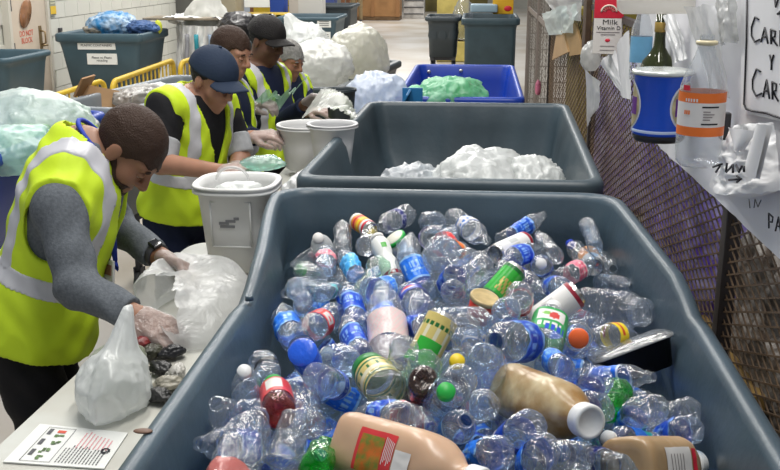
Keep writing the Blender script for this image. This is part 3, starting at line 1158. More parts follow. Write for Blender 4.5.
# third, behind him
YO = 0.14
f3 = fwd(0.92, -0.38)
r3 = np.array([f3[1], -f3[0], 0])
P3 = Yq(225, 180, 4.62)
J = dict(pelvis=P3, neck=Yq(218, 85, 4.56), SR=Yq(206, 97, 4.42), SL=Yq(236, 95, 4.74), ER=Yq(214, 140, 4.35), WR=Yq(252, 137, 4.2),
         EL=Yq(245, 135, 4.7), WL=Yq(255, 137, 4.45), head=Yq(231, 53, 4.55), hup=(0.26, -0.1, 0.96), hfwd=(0.9, -0.36, -0.25))
J['handR'] = (Yq(282, 133, 4.16) - J['WR'], (0.1, 0.2, -0.95), 1, 0.35)
J['handL'] = (Yq(285, 136, 4.35) - J['WL'], (0.1, -0.3, -0.9), -1, 0.5)
J['hem'] = 0.0
J.update(legs(P3, f3, r3))
person('man with dark brown hair and yellow vest over dark sleeves, standing behind the capped man', J, skin_tan, hair_dark, navy_cloth, black_cloth, h=0.007 * QH,
       hair_cut=0.035, hair_low=-0.05, group='sorting workers', bands=(0.17,))

YO = 0.24
# fourth, in a black beanie-like cap and navy jacket
f4 = fwd(0.84, -0.54)
r4 = np.array([f4[1], -f4[0], 0])
P4_ = Yq(262, 160, 5.1)
J = dict(pelvis=P4_, neck=Yq(256, 68, 5.06), SR=Yq(243, 80, 4.93), SL=Yq(278, 78, 5.2), ER=Yq(250, 122, 4.85), WR=Yq(254, 107, 4.72),
         EL=Yq(285, 122, 5.0), WL=Yq(306, 104, 4.8), head=Yq(267, 41, 5.03), hup=(0.24, -0.12, 0.96), hfwd=(0.82, -0.5, -0.3))
J['handR'] = (Yq(282, 98, 4.62) - J['WR'], (-0.2, 0.3, -0.8), 1, 0.7)
J['handL'] = (Yq(335, 86, 4.7) - J['WL'], (0.0, -0.4, -0.9), -1, 0.5)
J['hem'] = 0.0
J.update(legs(P4_, f4, r4))
person('man in black cap and navy jacket with yellow vest, holding up a green bag', J, skin_dark, hair_black, navy_cloth, black_cloth, h=0.007 * QH,
       cap=hair_black, hair_cut=0.03, group='sorting workers', bands=(0.17,))

YO = 0.38
# fifth, grey haired
f5 = fwd(0.84, -0.54)
r5 = np.array([f5[1], -f5[0], 0])
P5 = Yq(284, 150, 5.75)
J = dict(pelvis=P5, neck=Yq(279, 76, 5.72), SR=Yq(268, 88, 5.58), SL=Yq(300, 86, 5.85), ER=Yq(282, 118, 5.5), WR=Yq(308, 112, 5.38),
         EL=Yq(310, 112, 5.7), WL=Yq(322, 106, 5.5), head=Yq(288, 60, 5.68), hup=(0.26, -0.14, 0.95), hfwd=(0.82, -0.42, -0.38))
J['handR'] = (Yq(333, 108, 5.3) - J['WR'], (0.0, 0.3, -0.9), 1, 0.5)
J['handL'] = (Yq(342, 104, 5.4) - J['WL'], (0.0, -0.3, -0.9), -1, 0.5)
J['hem'] = 0.0
J.update(legs(P5, f5, r5))
person('grey haired man in a yellow vest and navy jacket, farthest of the sorters', J, skin_mat('skin_warm', (0.36, 0.17, 0.10)), hair_grey, navy_cloth, black_cloth, h=0.008 * QH,
       hair_cut=0.045, group='sorting workers', bands=(0.17,))

# passer-by far down the aisle
PB = np.array([-3.85, 32.0, 0.93])
J = dict(pelvis=PB, neck=PB + (0, 0, 0.52), SR=PB + (0.2, 0, 0.45), SL=PB + (-0.2, 0, 0.45), ER=PB + (0.27, 0, 0.17), WR=PB + (0.25, -0.1, -0.05), EL=PB + (-0.27, 0, 0.17), WL=PB + (-0.25, -0.1, -0.05),
         head=PB + (0, -0.02, 0.68), hup=(0, 0, 1), hfwd=(0, -1, 0), glove=False)
# facing the camera: his right hand is on the -x side
J['SR'], J['SL'], J['ER'], J['EL'], J['WR'], J['WL'] = J['SL'], J['SR'], J['EL'], J['ER'], J['WL'], J['WR']
J['handR'] = ((0, -0.02, -0.1), (0.8, 0, 0), -1, 0.4)
J['handL'] = ((0, -0.02, -0.1), (-0.8, 0, 0), 1, 0.4)
J.update(legs(PB, (0, -1, 0), (-1, 0, 0), 0.13, 0.02))
J['AR'] = J['AR'] + np.array([0, -0.25, 0])
person('person in khaki trousers walking in front of the wooden crate', J, skin_tan, hair_dark, black_cloth, khaki, h=0.014, vest=False)
# ------------------------------------------------------------------ plastic bags and loose film
def crumple(p, seed, sc, amp):
    q = Vector(p) * sc + Vector((seed * 7.3, seed * 3.1, seed * 1.7))
    n1 = noise.noise(q)
    n2 = noise.noise(q * 2.3 + Vector((3, 1, 5)))
    n3 = noise.noise(q * 5.1 + Vector((9, 2, 4)))
    return amp * (0.9 - 1.6 * abs(n1) + 0.6 * (0.5 - abs(n2) * 1.4) + 0.35 * (0.4 - abs(n3) * 1.3))


_ICO = {}


def ico(sub):
    if sub not in _ICO:
        bm = bmesh.new()
        bmesh.ops.create_icosphere(bm, subdivisions=sub, radius=1.0)
        bm.verts.index_update()
        _ICO[sub] = ([v.co.copy() for v in bm.verts], [tuple(v.index for v in f.verts) for f in bm.faces])
        bm.free()
    return _ICO[sub]


def bag_mesh(rad, seed, amp=0.16, sc=2.2, flat=0.75, sub=5, tail=None, M=None, mb=None, facets=84):
    """Stuffed film bag: taut facets over its contents, drawn folds, flat underneath."""
    vs, fs = ico(sub)
    rnd = random.Random(seed)
    pl = []
    for _ in range(facets):
        n = Vector((rnd.gauss(0, 1), rnd.gauss(0, 1), rnd.gauss(0, 1))).normalized()
        pl.append((n, rnd.uniform(0.80, 1.04)))
    PN = np.array([tuple(n) for n, _ in pl])
    PD = np.array([d for _, d in pl])
    VV = np.array([tuple(v) for v in vs])
    dt = VV @ PN.T
    rr = np.where(dt > 0.12, PD[None] / np.maximum(dt, 0.12), 9.0).min(1).clip(0, 1.12)
    out = []
    for v, r0 in zip(vs, rr):
        q = Vector((v.x * 3.1, v.y * 3.1, v.z * 1.2)) * (sc / 2.2) + Vector((seed * 2.3, seed * 1.1, 0))
        fold = (0.5 - abs(noise.noise(q)) * 1.7) * 0.55 + (0.4 - abs(noise.noise(q * 2.7)) * 1.4) * 0.36
        d = float(r0) + amp * fold
        p = Vector((v.x * rad[0] * d, v.y * rad[1] * d, v.z * rad[2] * d))
        if p.z < -rad[2] * flat:
            p.z = -rad[2] * flat + (p.z + rad[2] * flat) * 0.1
        if tail:                                   # gathered neck of a tied bag
            td = Vector(tail).normalized()
            c = v.dot(td)
            if c > 0.8:
                t = (c - 0.8) / 0.2
                ax = td * (v.dot(td))
                p = p * (1 - 0.0 * t) + Vector(tail) * (t * t * (3 - 2 * t))
                side = p - td * p.dot(td)
                p -= side * 0.55 * t * (1 - 0.6 * max(0, t - 0.7) / 0.3)
        out.append(p)
    mb = mb or MB()
    mb.add(out, fs, 0, True, M)
    return mb


white_film = film('white_film', (0.86, 0.88, 0.87), 0.80)
grey_film = film('clear_grey_film', (0.72, 0.76, 0.74), 0.42, bump=0.8)
green_film = film('green_film', (0.30, 0.80, 0.46), 0.72)
mint_film = film('mint_film', (0.62, 0.90, 0.80), 0.72)
bluewhite_film = film('blue_white_film', (0.74, 0.82, 0.96), 0.72)
cream_film = film('cream_film', (0.78, 0.77, 0.68), 0.72)


def bag(name, loc, rad, seed, m, label, rz=0.0, group=None, **k):
    o = bag_mesh(rad, seed, **k).build(name, m, None, loc)
    o.rotation_euler = (0, 0, rz)
    tag(o, label, 'bag', group)
    return o


# in the left blue cart
bag('plastic_bag', Yp(34, 124, 4.62), (0.30, 0.32, 0.16), 1, film('pale_mint_film', (0.80, 0.92, 0.87), 0.8), 'pale mint plastic bag heaped on top of the left blue cart')
bag('plastic_bag', Yp(66, 126, 4.75), (0.16, 0.2, 0.11), 2, white_film, 'white plastic bag at the far right corner of the left blue cart')
bag('plastic_bag', Yp(12, 150, 4.05), (0.20, 0.24, 0.12), 3, mint_film, 'green tinted plastic bag nearest in the left blue cart')
bag('plastic_bag', Yp(30, 143, 4.35), (0.14, 0.16, 0.10), 19, film('leaf_green_film', (0.36, 0.66, 0.38), 0.75), 'leaf green plastic bag between the paler bags of the left blue cart')
# black rimmed cart behind the sorters
bag('plastic_bag', Yp(316, 66, 7.3), (0.30, 0.34, 0.20), 4, film('white_film_soft', (0.88, 0.88, 0.84), 0.9), 'heap of crumpled white plastic bag behind the grey haired sorter', sc=2.8, amp=0.2)
bag('plastic_bag', Yp(306, 44, 8.0), (0.20, 0.22, 0.17), 5, white_film, 'smaller white bag rising behind the grey haired sorter', sc=2.5, amp=0.22, tail=(-0.06, 0, 0.1))
bag('plastic_bag', Yp(358, 54, 7.75), (0.255, 0.30, 0.235), 6, cream_film, 'big rounded cream white bag full of plastic above the black rimmed cart', sc=2.6, amp=0.13)
# white and blue bag left of the second cart
bag('plastic_bag', Yp(376, 101, 6.2), (0.22, 0.34, 0.21), 7, bluewhite_film, 'bluish white plastic bag between the black rimmed cart and blue cart', sc=2.6, amp=0.16)
# green bags in the blue cart
bag('plastic_bag', Yp(450, 98, 6.32), (0.25, 0.22, 0.155), 8, green_film, 'light green plastic bag in the front of the blue cart', sc=2.4, amp=0.18)
bag('plastic_bag', Yp(463, 88, 6.42), (0.07, 0.08, 0.07), 9, film('bright_green_film', (0.10, 0.72, 0.32), 0.8), 'bright green twisted bag top on the light green bag', sc=2.0, amp=0.25, sub=4)
bag('plastic_bag', Yp(417, 94, 6.5), (0.09, 0.10, 0.06), 10, film('bright_green_film', (0.10, 0.72, 0.32), 0.8), 'bright green bag corner left in the blue cart', sc=2.0, amp=0.25, sub=4)
# small blue crate leaning at the blue cart's left front
q = Yp(404, 101, 5.75)
cr = tag(empty('blue_box', q), 'small teal blue box at the left front corner of the blue cart', 'box')
MB().box((0, 0, -0.02), (0.014, 0.3, 0.16), M=Matrix.Rotation(0.5, 4, 'Y'), bev=0.003).build('side_panel', mat('teal_blue_board', (0.02, 0.16, 0.38), 0.4, 0.4), cr)
MB().box((0.04, 0.14, -0.02), (0.12, 0.014, 0.16), bev=0.003).build('back_panel', mat('teal_blue_board', (0.02, 0.16, 0.38), 0.4, 0.4), cr)
# white plastic in the second cart
bag('plastic_bag', (0.02, 3.86, 1.005), (0.22, 0.34, 0.145), 11, white_film, 'bright white crumpled bag lying in the second grey cart', sc=2.0, amp=0.24)
bag('plastic_bag', (0.23, 3.86, 1.00), (0.13, 0.26, 0.13), 12, white_film, 'white crumpled bag at the right inside the second grey cart', sc=2.2, amp=0.26)
bag('plastic_bag', (-0.25, 3.84, 0.985), (0.15, 0.24, 0.10), 13, film('clear_white_film', (0.78, 0.82, 0.86), 0.45, bump=1.0), 'flat clear bag at the left inside the second grey cart', sc=3.0, amp=0.3)
# white bag on the table right of the bucket
bag('plastic_bag', (-0.60, 3.42, 1.03), (0.09, 0.24, 0.12), 14, film('bright_white_film', (0.82, 0.83, 0.84), 0.7), 'white plastic bag on the table between the square bucket and the second cart', sc=2.5, amp=0.2)
# big white bag at the near end of the table
o = bag_mesh((0.082, 0.12, 0.085), 15, amp=0.16, sc=1.9, flat=0.6, tail=(0.012, 0.03, 0.085)).build('plastic_bag', film('hazy_white_film', (0.84, 0.86, 0.86), 0.78, bump=0.35), None, Vector(Zp(116, 408, TT)) + Vector((0, 0, 0.052)))
tag(o, 'standing translucent white bag on the table by the nearest worker', 'bag')
o = bag_mesh((0.07, 0.13, 0.05), 16, amp=0.2, sc=2.2, flat=0.7).build('plastic_bag', film('olive_film', (0.55, 0.60, 0.46), 0.45, bump=0.8), None, (-0.80, 2.03, 0.968))
tag(o, 'olive tinted clear bag lying under the white bag on the table', 'bag')

# the bag the nearest worker holds open: one film surface, gathered under his left hand, mouth towards his right hand
hL = V3(Yp(184, 266, 2.70))


def open_bag(u, v):
    a = math.pi * 2 * u
    ring = [(-0.80, 2.33), (-0.70, 2.22), (-0.60, 2.30), (-0.585, 2.52), (-0.66, 2.66), (-0.80, 2.66), (-0.855, 2.52), (-0.86, 2.40)]
    n = len(ring)
    f = u * n
    i = int(f) % n
    t = f - int(f)
    P0, P1, P2_, P3_ = (ring[(i + k - 1) % n] for k in range(4))
    bx = [0.5 * (2 * P1[c] + (P2_[c] - P0[c]) * t + (2 * P0[c] - 5 * P1[c] + 4 * P2_[c] - P3_[c]) * t * t + (3 * P1[c] - P0[c] - 3 * P2_[c] + P3_[c]) * t ** 3) for c in (0, 1)]
    # mouth rim: gathered to the left hand except at the front opening
    top = np.array([hL[0] + 0.02 * math.cos(a), hL[1] - 0.02 + 0.02 * math.sin(a), hL[2] - 0.012])
    base = np.array([bx[0], bx[1], TT + 0.004])
    openess = math.exp(-(min(abs(u - 0.02), 1 - abs(u - 0.02)) / 0.13) ** 2)
    rim = top * (1 - openess) + np.array([-0.80, 2.40, 1.075]) * openess
    s = v
    mid = base * (1 - s) + rim * s
    out = np.array([bx[0] + 0.71, bx[1] - 2.45]) * 0.42 * math.sin(math.pi * min(1, s * 1.0)) ** 0.8
    mid[0] += out[0]
    mid[1] += out[1]
    mid[2] += 0.05 * math.sin(math.pi * s)
    k = 0.016 * math.sin(math.pi * s) + 0.003
    m = crumple(mid * 6, 17, 1.6, 1.0) * k
    return (mid[0] + m * math.cos(a), mid[1] + m * math.sin(a), max(TT + 0.003, mid[2] + m * 0.7))


mb = MB()
mb.grid(open_bag, 84, 30)
# the mouth: leave the front gap open
keep = [(f, m_, s_) for k, (f, m_, s_) in enumerate(zip(mb.f, mb.m, mb.sm)) if not ((k % 84 < 11 or k % 84 > 77) and 4 < k // 84 < 27)]
mb.f, mb.m, mb.sm = ([q[i] for q in keep] for i in range(3))
o = mb.build('plastic_bag', film('held_white_film', (0.82, 0.83, 0.83), 0.68, bump=0.5))
tag(o, 'white plastic bag held open on the table by the nearest worker', 'bag')

# thin clear bag that the far sorter pulls up over the buckets
def pulled(u, v):
    a0, a1 = Yp(318, 92, 5.0), Yp(345, 110, 4.7)
    b0, b1 = Yp(298, 122, 4.45), Yp(352, 124, 4.25)
    p = (a0 * (1 - u) + a1 * u) * (1 - v) + (b0 * (1 - u) + b1 * u) * v
    k = crumple(p * 7, 21, 1.5, 0.05)
    return (p[0] + k * 0.4, p[1] + 0.06 * math.sin(math.pi * u) + k, p[2] + 0.06 * math.sin(math.pi * u) * math.sin(math.pi * v * 0.8) + k * 0.5)


o = MB().grid(pulled, 40, 30).build('plastic_bag', film('pale_clear_film', (0.72, 0.76, 0.68), 0.40, bump=0.3))
tag(o, 'thin clear bag pulled up over the white buckets by a gloved hand', 'bag')
# green film in the hands of the man in the black cap
def gfilm(u, v):
    a0, a1 = Yp(248, 112, 4.86), Yp(302, 88, 5.02)
    b0, b1 = Yp(262, 100, 4.84), Yp(305, 82, 5.04)
    p = (a0 * (1 - u) + a1 * u) * (1 - v) + (b0 * (1 - u) + b1 * u) * v
    k = crumple(p * 8, 25, 1.5, 0.05)
    return (p[0] + k * 0.4, p[1] + k, p[2] - 0.05 * math.sin(math.pi * u) + k)


o = MB().grid(gfilm, 36, 14).build('plastic_bag', film('sage_film', (0.30, 0.52, 0.36), 0.6, bump=0.3))
tag(o, 'sage green strip of bag stretched between the hands of the black capped man', 'bag')

# ------------------------------------------------------------------ buckets and small things on the table
pail_m = mat('white_pail', (0.80, 0.80, 0.79), 0.4, 0.4, vary=0.1, vscale=5)


def pail(loc, r, h, label, m, rim=0.012, square=0.0, dent=0.0, group=None, taper=0.78):
    o = empty('bucket', loc)
    prof = [(r * taper * 0.9, 0), (r * taper, 0.006), (r * (taper + (1 - taper) * 0.5), h * 0.5), (r * 0.985, h * 0.90), (r + rim, h * 0.91), (r + rim, h * 0.94), (r, h * 0.95), (r + rim * 1.1, h * 0.975), (r + rim * 0.8, h),
            (r - 0.004, h * 0.99), (r * 0.96, h * 0.9), (r * (taper * 0.97 + (1 - taper) * 0.45), h * 0.45), (r * taper * 0.93, 0.02), (0.0, 0.018)]

    def sq(p):
        if not square:
            return p
        a = math.atan2(p.y, p.x)
        e = 2 + square * 2
        k = (abs(math.cos(a)) ** e + abs(math.sin(a)) ** e) ** (-1 / e)
        return Vector((p.x * k, p.y * k, p.z))
    MB().lathe(prof, 48, disp=sq, close=True).build('pail', m, o)
    # wire handle folded down on the rim
    pts = [Vector(((r + rim) * math.cos(a), -(r + rim) * math.sin(a) * 0.98, h * 0.93 - 0.10 * math.sin(a))) for a in [math.pi * k / 16 for k in range(17)]]
    return tag(o, label, 'bucket', group), prof


bk, _ = pail(Zp(241, 266, TT), 0.116, 0.275, 'square white bucket on the table beside the capped worker', pail_m, square=0.55, rim=0.014)
for x0, z0, x1, z1 in ((-0.06, 0.09, 0.06, 0.09), (-0.06, 0.23, 0.06, 0.23), (-0.06, 0.09, -0.06, 0.23), (0.06, 0.09, 0.06, 0.23)):
    MB().tube([(x0, -0.097 - 0.06 * (z0 - 0.05), z0), (x1, -0.097 - 0.06 * (z1 - 0.05), z1)], 0.003, n=6).build('raised_edge', pail_m, bk)
mb = MB()
for k, (x, z, w) in enumerate(((-0.02, 0.165, 0.03), (0.0, 0.172, 0.03), (-0.01, 0.155, 0.045), (0.018, 0.18, 0.016))):
    mb.box((x, -0.1035 - 0.06 * (z - 0.15), z), (w, 0.008, 0.008), rz=0)
mb.build('grey_mark', mat('grey_print', (0.22, 0.22, 0.23), 0.6, 0.2), bk)
hb = MB()
hb.tube([(0.05 * math.cos(a) - 0.02, 0.02, 0.27 + 0.04 * math.sin(a)) for a in [math.pi * k / 14 for k in range(15)]], 0.005, n=6)
hb.build('handle', film('clear_handle', (0.8, 0.8, 0.8), 0.5, bump=0), bk)
o = bag_mesh((0.085, 0.085, 0.05), 31, amp=0.2, sc=2.0, flat=0.8, sub=4).build('plastic_scrap', white_film, None, Vector(Zp(241, 266, TT)) + Vector((0, 0, 0.225)))
tag(o, 'scraps of white and brown plastic filling the square white bucket', 'plastic')
pail(Yp(308, 168, 4.35) + np.array([0, 0, 0]), 0.125, 0.20, 'wide white bucket behind the square one, under the pulled clear bag', mat('white_pail_b', (0.66, 0.66, 0.66), 0.4, 0.4))
pail(Yp(333, 166, 4.05), 0.095, 0.18, 'smaller white bucket touching the second grey cart', mat('white_pail_c', (0.60, 0.60, 0.61), 0.4, 0.4))
q = Yp(341, 118, 5.0)
pail(q, 0.075, 0.15, 'small charcoal bin behind the white buckets', dark_poly, rim=0.006, taper=0.85)
# flat lid beside the square bucket
o = MB().lathe([(0, 0), (0.11, 0), (0.118, 0.006), (0.118, 0.018), (0.11, 0.022), (0, 0.02)], 32, M=Matrix.Diagonal((0.5, 0.95, 1, 1))).build('flat_disc', mat('lid_white', (0.62, 0.63, 0.60), 0.4, 0.4), None, Zp(199, 258, TT))
tag(o, 'flat white round disc lying on the table left of the square bucket', 'disc')
# dark scraps inside the held-open bag
rnd = random.Random(8)
for k, (px, py, c, lab) in enumerate(((151, 352, (0.05, 0.05, 0.03), 'dark green crushed wrapper'), (160, 368, (0.02, 0.02, 0.02), 'black crushed scrap'), (172, 352, (0.02, 0.02, 0.025), 'black curved scrap'),
                                     (143, 343, (0.25, 0.03, 0.03), 'red and black strap'), (167, 383, (0.45, 0.42, 0.34), 'beige crushed carton'), (176, 372, (0.62, 0.6, 0.55), 'off white crushed cup'), (159, 395, (0.03, 0.03, 0.03), 'round black lid'))):
    pt = Zp(px, py, TT + 0.018)
    o = bag_mesh((0.032, 0.02, 0.015), 40 + k, amp=0.4, sc=2.6, flat=0.8, sub=4, facets=16).build('plastic_scrap', mat('scrap_%d' % k, c, 0.4, 0.5, vary=0.5, vscale=30), None, pt)
    o.rotation_euler = (0, 0, rnd.random() * 6)
    tag(o, lab + ' among the scraps on the table near the worker\'s right hand', 'plastic')
# green plastic held above the square bucket
o = bag_mesh((0.085, 0.04, 0.03), 50, amp=0.3, sc=2.4, flat=0.9, sub=4).build('plastic_bottle', clear('teal_pet', (0.45, 0.85, 0.72), 0.35), None, Yp(264, 163, 3.55))
tag(o, 'crushed teal green bottle held over the square white bucket', 'bottle')
# ------------------------------------------------------------------ expanded-metal fence and what hangs on it
FX = 0.585
rust = mat('brown_expanded_metal', (0.20, 0.13, 0.075), 0.5, 0.5, metal=0.3, vary=0.3, vscale=5)
post_m = mat('dark_brown_post', (0.045, 0.036, 0.032), 0.5, 0.4)
galv = mat('galvanised_mesh', (0.27, 0.24, 0.21), 0.5, 0.5, metal=0.4, vary=0.3, vscale=4)


def mesh_panel(mb, y0, y1, z0, z1, LW, SW, w, x):
    """Diamond mesh: two families of thin slanted strands, clipped to the panel."""
    sl = SW / LW
    for fam in (1, -1):
        b0 = (z0 - sl * y1) if fam > 0 else (z0 + sl * y0)
        b1 = (z1 - sl * y0) if fam > 0 else (z1 + sl * y1)
        b = math.floor(b0 / SW) * SW
        while b < b1:
            # z = fam*sl*y + b
            pts = []
            for y in (y0, y1):
                z = fam * sl * y + b
                pts.append((y, z))
            (ya, za), (yb, zb) = pts
            def clip(ya, za, yb, zb):
                t0, t1 = 0.0, 1.0
                dz = zb - za
                for lim, sg in ((z0, 1), (z1, -1)):
                    f0 = sg * (za - lim)
                    f1_ = sg * (zb - lim)
                    if f0 < 0 and f1_ < 0:
                        return None
                    if f0 < 0:
                        t0 = max(t0, f0 / (f0 - f1_))
                    elif f1_ < 0:
                        t1 = min(t1, f0 / (f0 - f1_))
                if t1 <= t0:
                    return None
                return (ya + (yb - ya) * t0, za + dz * t0, ya + (yb - ya) * t1, za + dz * t1)
            c = clip(ya, za, yb, zb)
            if c:
                ya, za, yb, zb = c
                x0 = x + 0.001 * fam
                mb.add([(x0 - 0.001, ya, za - w), (x0 - 0.001, ya, za + w), (x0 - 0.001, yb, zb - w), (x0 - 0.001, yb, zb + w),
                        (x0 + 0.002, ya, za - w), (x0 + 0.002, ya, za + w), (x0 + 0.002, yb, zb - w), (x0 + 0.002, yb, zb + w)],
                       [(0, 2, 3, 1), (4, 5, 7, 6), (0, 4, 6, 2), (1, 3, 7, 5)], 0, False)
            b += SW


fence = tag(empty('mesh_fence', (0, 0, 0)), 'brown diamond mesh fence running along the right of the carts', 'fence')
mb = MB()
mesh_panel(mb, 1.2, 2.27, 0.25, 1.62, 0.085, 0.030, 0.0022, FX)
mb.build('mesh_panel', rust, fence)
mb = MB()
mesh_panel(mb, 2.31, 5.2, 0.25, 1.62, 0.085, 0.030, 0.0022, FX)
mb.build('mesh_panel', rust, fence)
mb = MB()
mesh_panel(mb, 5.24, 8.4, 0.25, 1.55, 0.12, 0.045, 0.003, FX)
mb.build('mesh_panel', rust, fence)
for y, zt in ((2.29, 1.66), (5.22, 1.66), (8.44, 2.3)):
    MB().box((FX + 0.005, y, zt / 2), (0.035, 0.045, zt), bev=0.003).build('post', post_m, fence)
for y0, y1 in ((1.2, 2.27), (2.31, 5.2), (5.24, 8.4)):
    for z in (0.25, 1.62):
        MB().box((FX + 0.006, (y0 + y1) / 2, z), (0.025, y1 - y0, 0.025)).build('rail', post_m, fence)
cage = tag(empty('wire_cage', (0, 0, 0)), 'grey wire cage rising past the far end of the mesh fence', 'cage')
mb = MB()
mesh_panel(mb, 8.5, 12.6, 0.1, 2.6, 0.16, 0.07, 0.004, FX + 0.02)
mb.build('mesh_panel', galv, cage)
mb = MB()
for k in range(12):
    z = 0.2 + k * 0.2
    mb.box((FX + 0.3, 12.6, z), (0.6, 0.012, 0.012))
for k in range(14):
    mb.box((FX + 0.02 + k * 0.045, 12.6, 1.3), (0.010, 0.012, 2.5))
mb.build('end_grid', galv, cage)
for x, y in ((FX + 0.02, 8.52), (FX + 0.02, 10.4), (FX + 0.02, 12.58), (FX + 0.6, 12.58)):
    MB().box((x, y, 1.3), (0.05, 0.05, 2.6)).build('post', mat('cage_post', (0.20, 0.17, 0.15), 0.5, 0.4), cage)
MB().box((FX + 0.02, 10.5, 1.30), (0.03, 4.1, 0.05)).build('rail', mat('cage_post', (0.2, 0.17, 0.15), 0.5, 0.4), cage)

# stuff stacked behind the fence
purple = mat('purple_wrap', (0.17, 0.09, 0.60), 0.4, 0.4, vary=0.0, vscale=26, col2=(0.50, 0.46, 0.80), bump=0.4, bscale=40)
ochre = mat('ochre_board', (0.30, 0.19, 0.06), 0.6, 0.3, vary=0.5, vscale=9)
olive_y = mat('olive_yellow_panel', (0.34, 0.28, 0.05), 0.5, 0.3, vary=0.3, vscale=5)
pale_mix = mat('mixed_pale_wrap', (0.62, 0.58, 0.54), 0.5, 0.4, vary=0.0, vscale=22, col2=(0.10, 0.07, 0.05), bump=0.5, bscale=30)
wood = mat('brown_wood', (0.20, 0.12, 0.06), 0.6, 0.3, vary=0.4, vscale=7)


def lumpy_block(loc, size, seed, amp, m, name, label, cat, rz=0.0):
    bm = bmesh.new()
    bmesh.ops.create_cube(bm, size=1.0)
    bmesh.ops.subdivide_edges(bm, edges=list(bm.edges), cuts=14, use_grid_fill=True)
    mb = MB()
    bm.verts.index_update()
    vs = []
    for v in bm.verts:
        d = Vector(v.co)
        e = d.normalized()
        k = crumple(d * 2.2, seed, 2.0, amp) if amp else 0
        p = Vector((d.x * size[0], d.y * size[1], d.z * size[2])) + Vector((e.x, e.y, e.z)) * k
        vs.append(p)
    mb.add(vs, [[v.index for v in f.verts] for f in bm.faces], 0, amp > 0)
    bm.free()
    o = mb.build(name, m, None, loc)
    o.rotation_euler = (0, 0, rz)
    return tag(o, label, cat)


lumpy_block((0.92, 3.55, 0.94), (0.42, 0.9, 0.62), 61, 0.04, purple, 'wrapped_bale', 'large purple wrapped bale seen through the fence left of its dark post', 'bale')
lumpy_block((0.88, 5.5, 0.95), (0.40, 0.7, 0.7), 62, 0.04, mat('lilac_wrap', (0.26, 0.18, 0.55), 0.4, 0.4, vscale=20, col2=(0.55, 0.52, 0.70), bump=0.4), 'wrapped_bale', 'lilac wrapped bale behind the fence below the torn white film', 'bale')
lumpy_block((0.98, 2.55, 0.86), (0.40, 0.55, 0.5), 63, 0.06, pale_mix, 'bundled_waste', 'pale mixed bundle behind the fence beside the dark post', 'bundle')
lumpy_block((0.95, 1.85, 0.80), (0.40, 0.5, 0.42), 64, 0.05, mat('violet_wrap', (0.14, 0.11, 0.40), 0.45, 0.4, vscale=24, col2=(0.40, 0.30, 0.20), bump=0.4), 'bundled_waste', 'blue and brown bundle behind the nearest fence panel right of the post', 'bundle')
lumpy_block((0.85, 7.3, 0.775), (0.36, 0.9, 1.55), 65, 0.0, olive_y, 'board_stack', 'olive yellow board standing behind the far end of the fence', 'board')
for k, (y0, z0, y1, z1, lab) in enumerate(((1.6, 0.50, 4.4, 0.66, 'low ochre plank leaning along the inside of the fence'), (2.4, 0.72, 5.2, 0.60, 'upper ochre plank crossing behind the fence under the purple bale'))):
    o = MB().box((0, 0, 0), (0.05, math.hypot(y1 - y0, z1 - z0), 0.14), M=frame((0.70 + 0.02 * k, (y0 + y1) / 2, (z0 + z1) / 2), (0, -(z1 - z0), y1 - y0), (1, 0, 0)), bev=0.004).build('plank', ochre)
    tag(o, lab, 'plank')
lumpy_block((1.0, 3.2, 0.26), (0.7, 4.0, 0.5), 66, 0.0, wood, 'pallet_box', 'long brown crate standing on the floor behind the mesh fence', 'crate')
struct(MB().box((1.75, 6.0, 1.6), (0.1, 11.0, 3.2)).build('wall_right', mat('dim_brown_wall', (0.10, 0.075, 0.055), 0.7, 0.2, vary=0.4, vscale=2)))

# the white sheet with its slanted lower edge, creased
sheet_m = mat('white_board', (0.78, 0.78, 0.81), 0.45, 0.4, vary=0.06, vscale=3, bump=0.05, bscale=6)
SX = 0.560


def bsheet(u, v):
    y = 3.62 - 2.42 * u
    zb = float(Xp(653, 141, SX)[2]) + (float(Xp(775, 256, SX)[2]) - float(Xp(653, 141, SX)[2])) * ((3.3 - y) / 1.45)
    z = zb + (2.35 - zb) * v
    k = crumple(Vector((y * 1.5, z * 2.0, 3.0)), 71, 1.3, 0.008)
    return (SX + k - 0.004, y, z)


mb = MB()
mb.grid(bsheet, 60, 30)
mb.grid(lambda u, v: tuple(np.array(bsheet(1 - u, v)) + np.array([0.006, 0, 0])), 60, 30)
board = tag(mb.build('white_board', sheet_m), 'large white sheet hung on the mesh fence with handwriting on it', 'board')

ink = mat('marker_ink', (0.015, 0.015, 0.02), 0.5, 0.3)


def stroke(pts, r=0.0035, x=SX - 0.014, parent=None, name='handwriting', m=None):
    P = [Xp(px, py, x) for px, py in pts]
    return MB().tube(P, r, n=6).build(name, m or ink, parent)


# sign: drawn frame and handwritten words CARDBOARD Y CARTON, on its own sheet of paper
sgn = tag(empty('paper_sign', (0, 0, 0)), 'white paper sign handwritten CARDBOARD Y CARTON in a drawn frame', 'sign')
poly = [(741, -6), (741, 108), (748, 114), (780, 121), (800, 126), (860, 140), (860, -6)]
q = [Xp(px, py, SX - 0.011) for px, py in poly]
n = len(q)
MB().add([tuple(a) for a in q] + [(a[0] + 0.001, a[1], a[2]) for a in q], [tuple(range(n)), tuple(reversed(range(n, 2 * n)))] + [(k, n + k, n + (k + 1) % n, (k + 1) % n) for k in range(n)], 0, False).build('sheet', mat('sign_paper', (0.82, 0.82, 0.84), 0.5, 0.3, vary=0.05), sgn)
stroke([(747, -4), (746.5, 40), (745, 80), (744, 104), (746, 109), (752, 111), (766, 113), (780, 118), (800, 123)], 0.0021, parent=sgn, name='drawn_frame')
XS = SX - 0.013


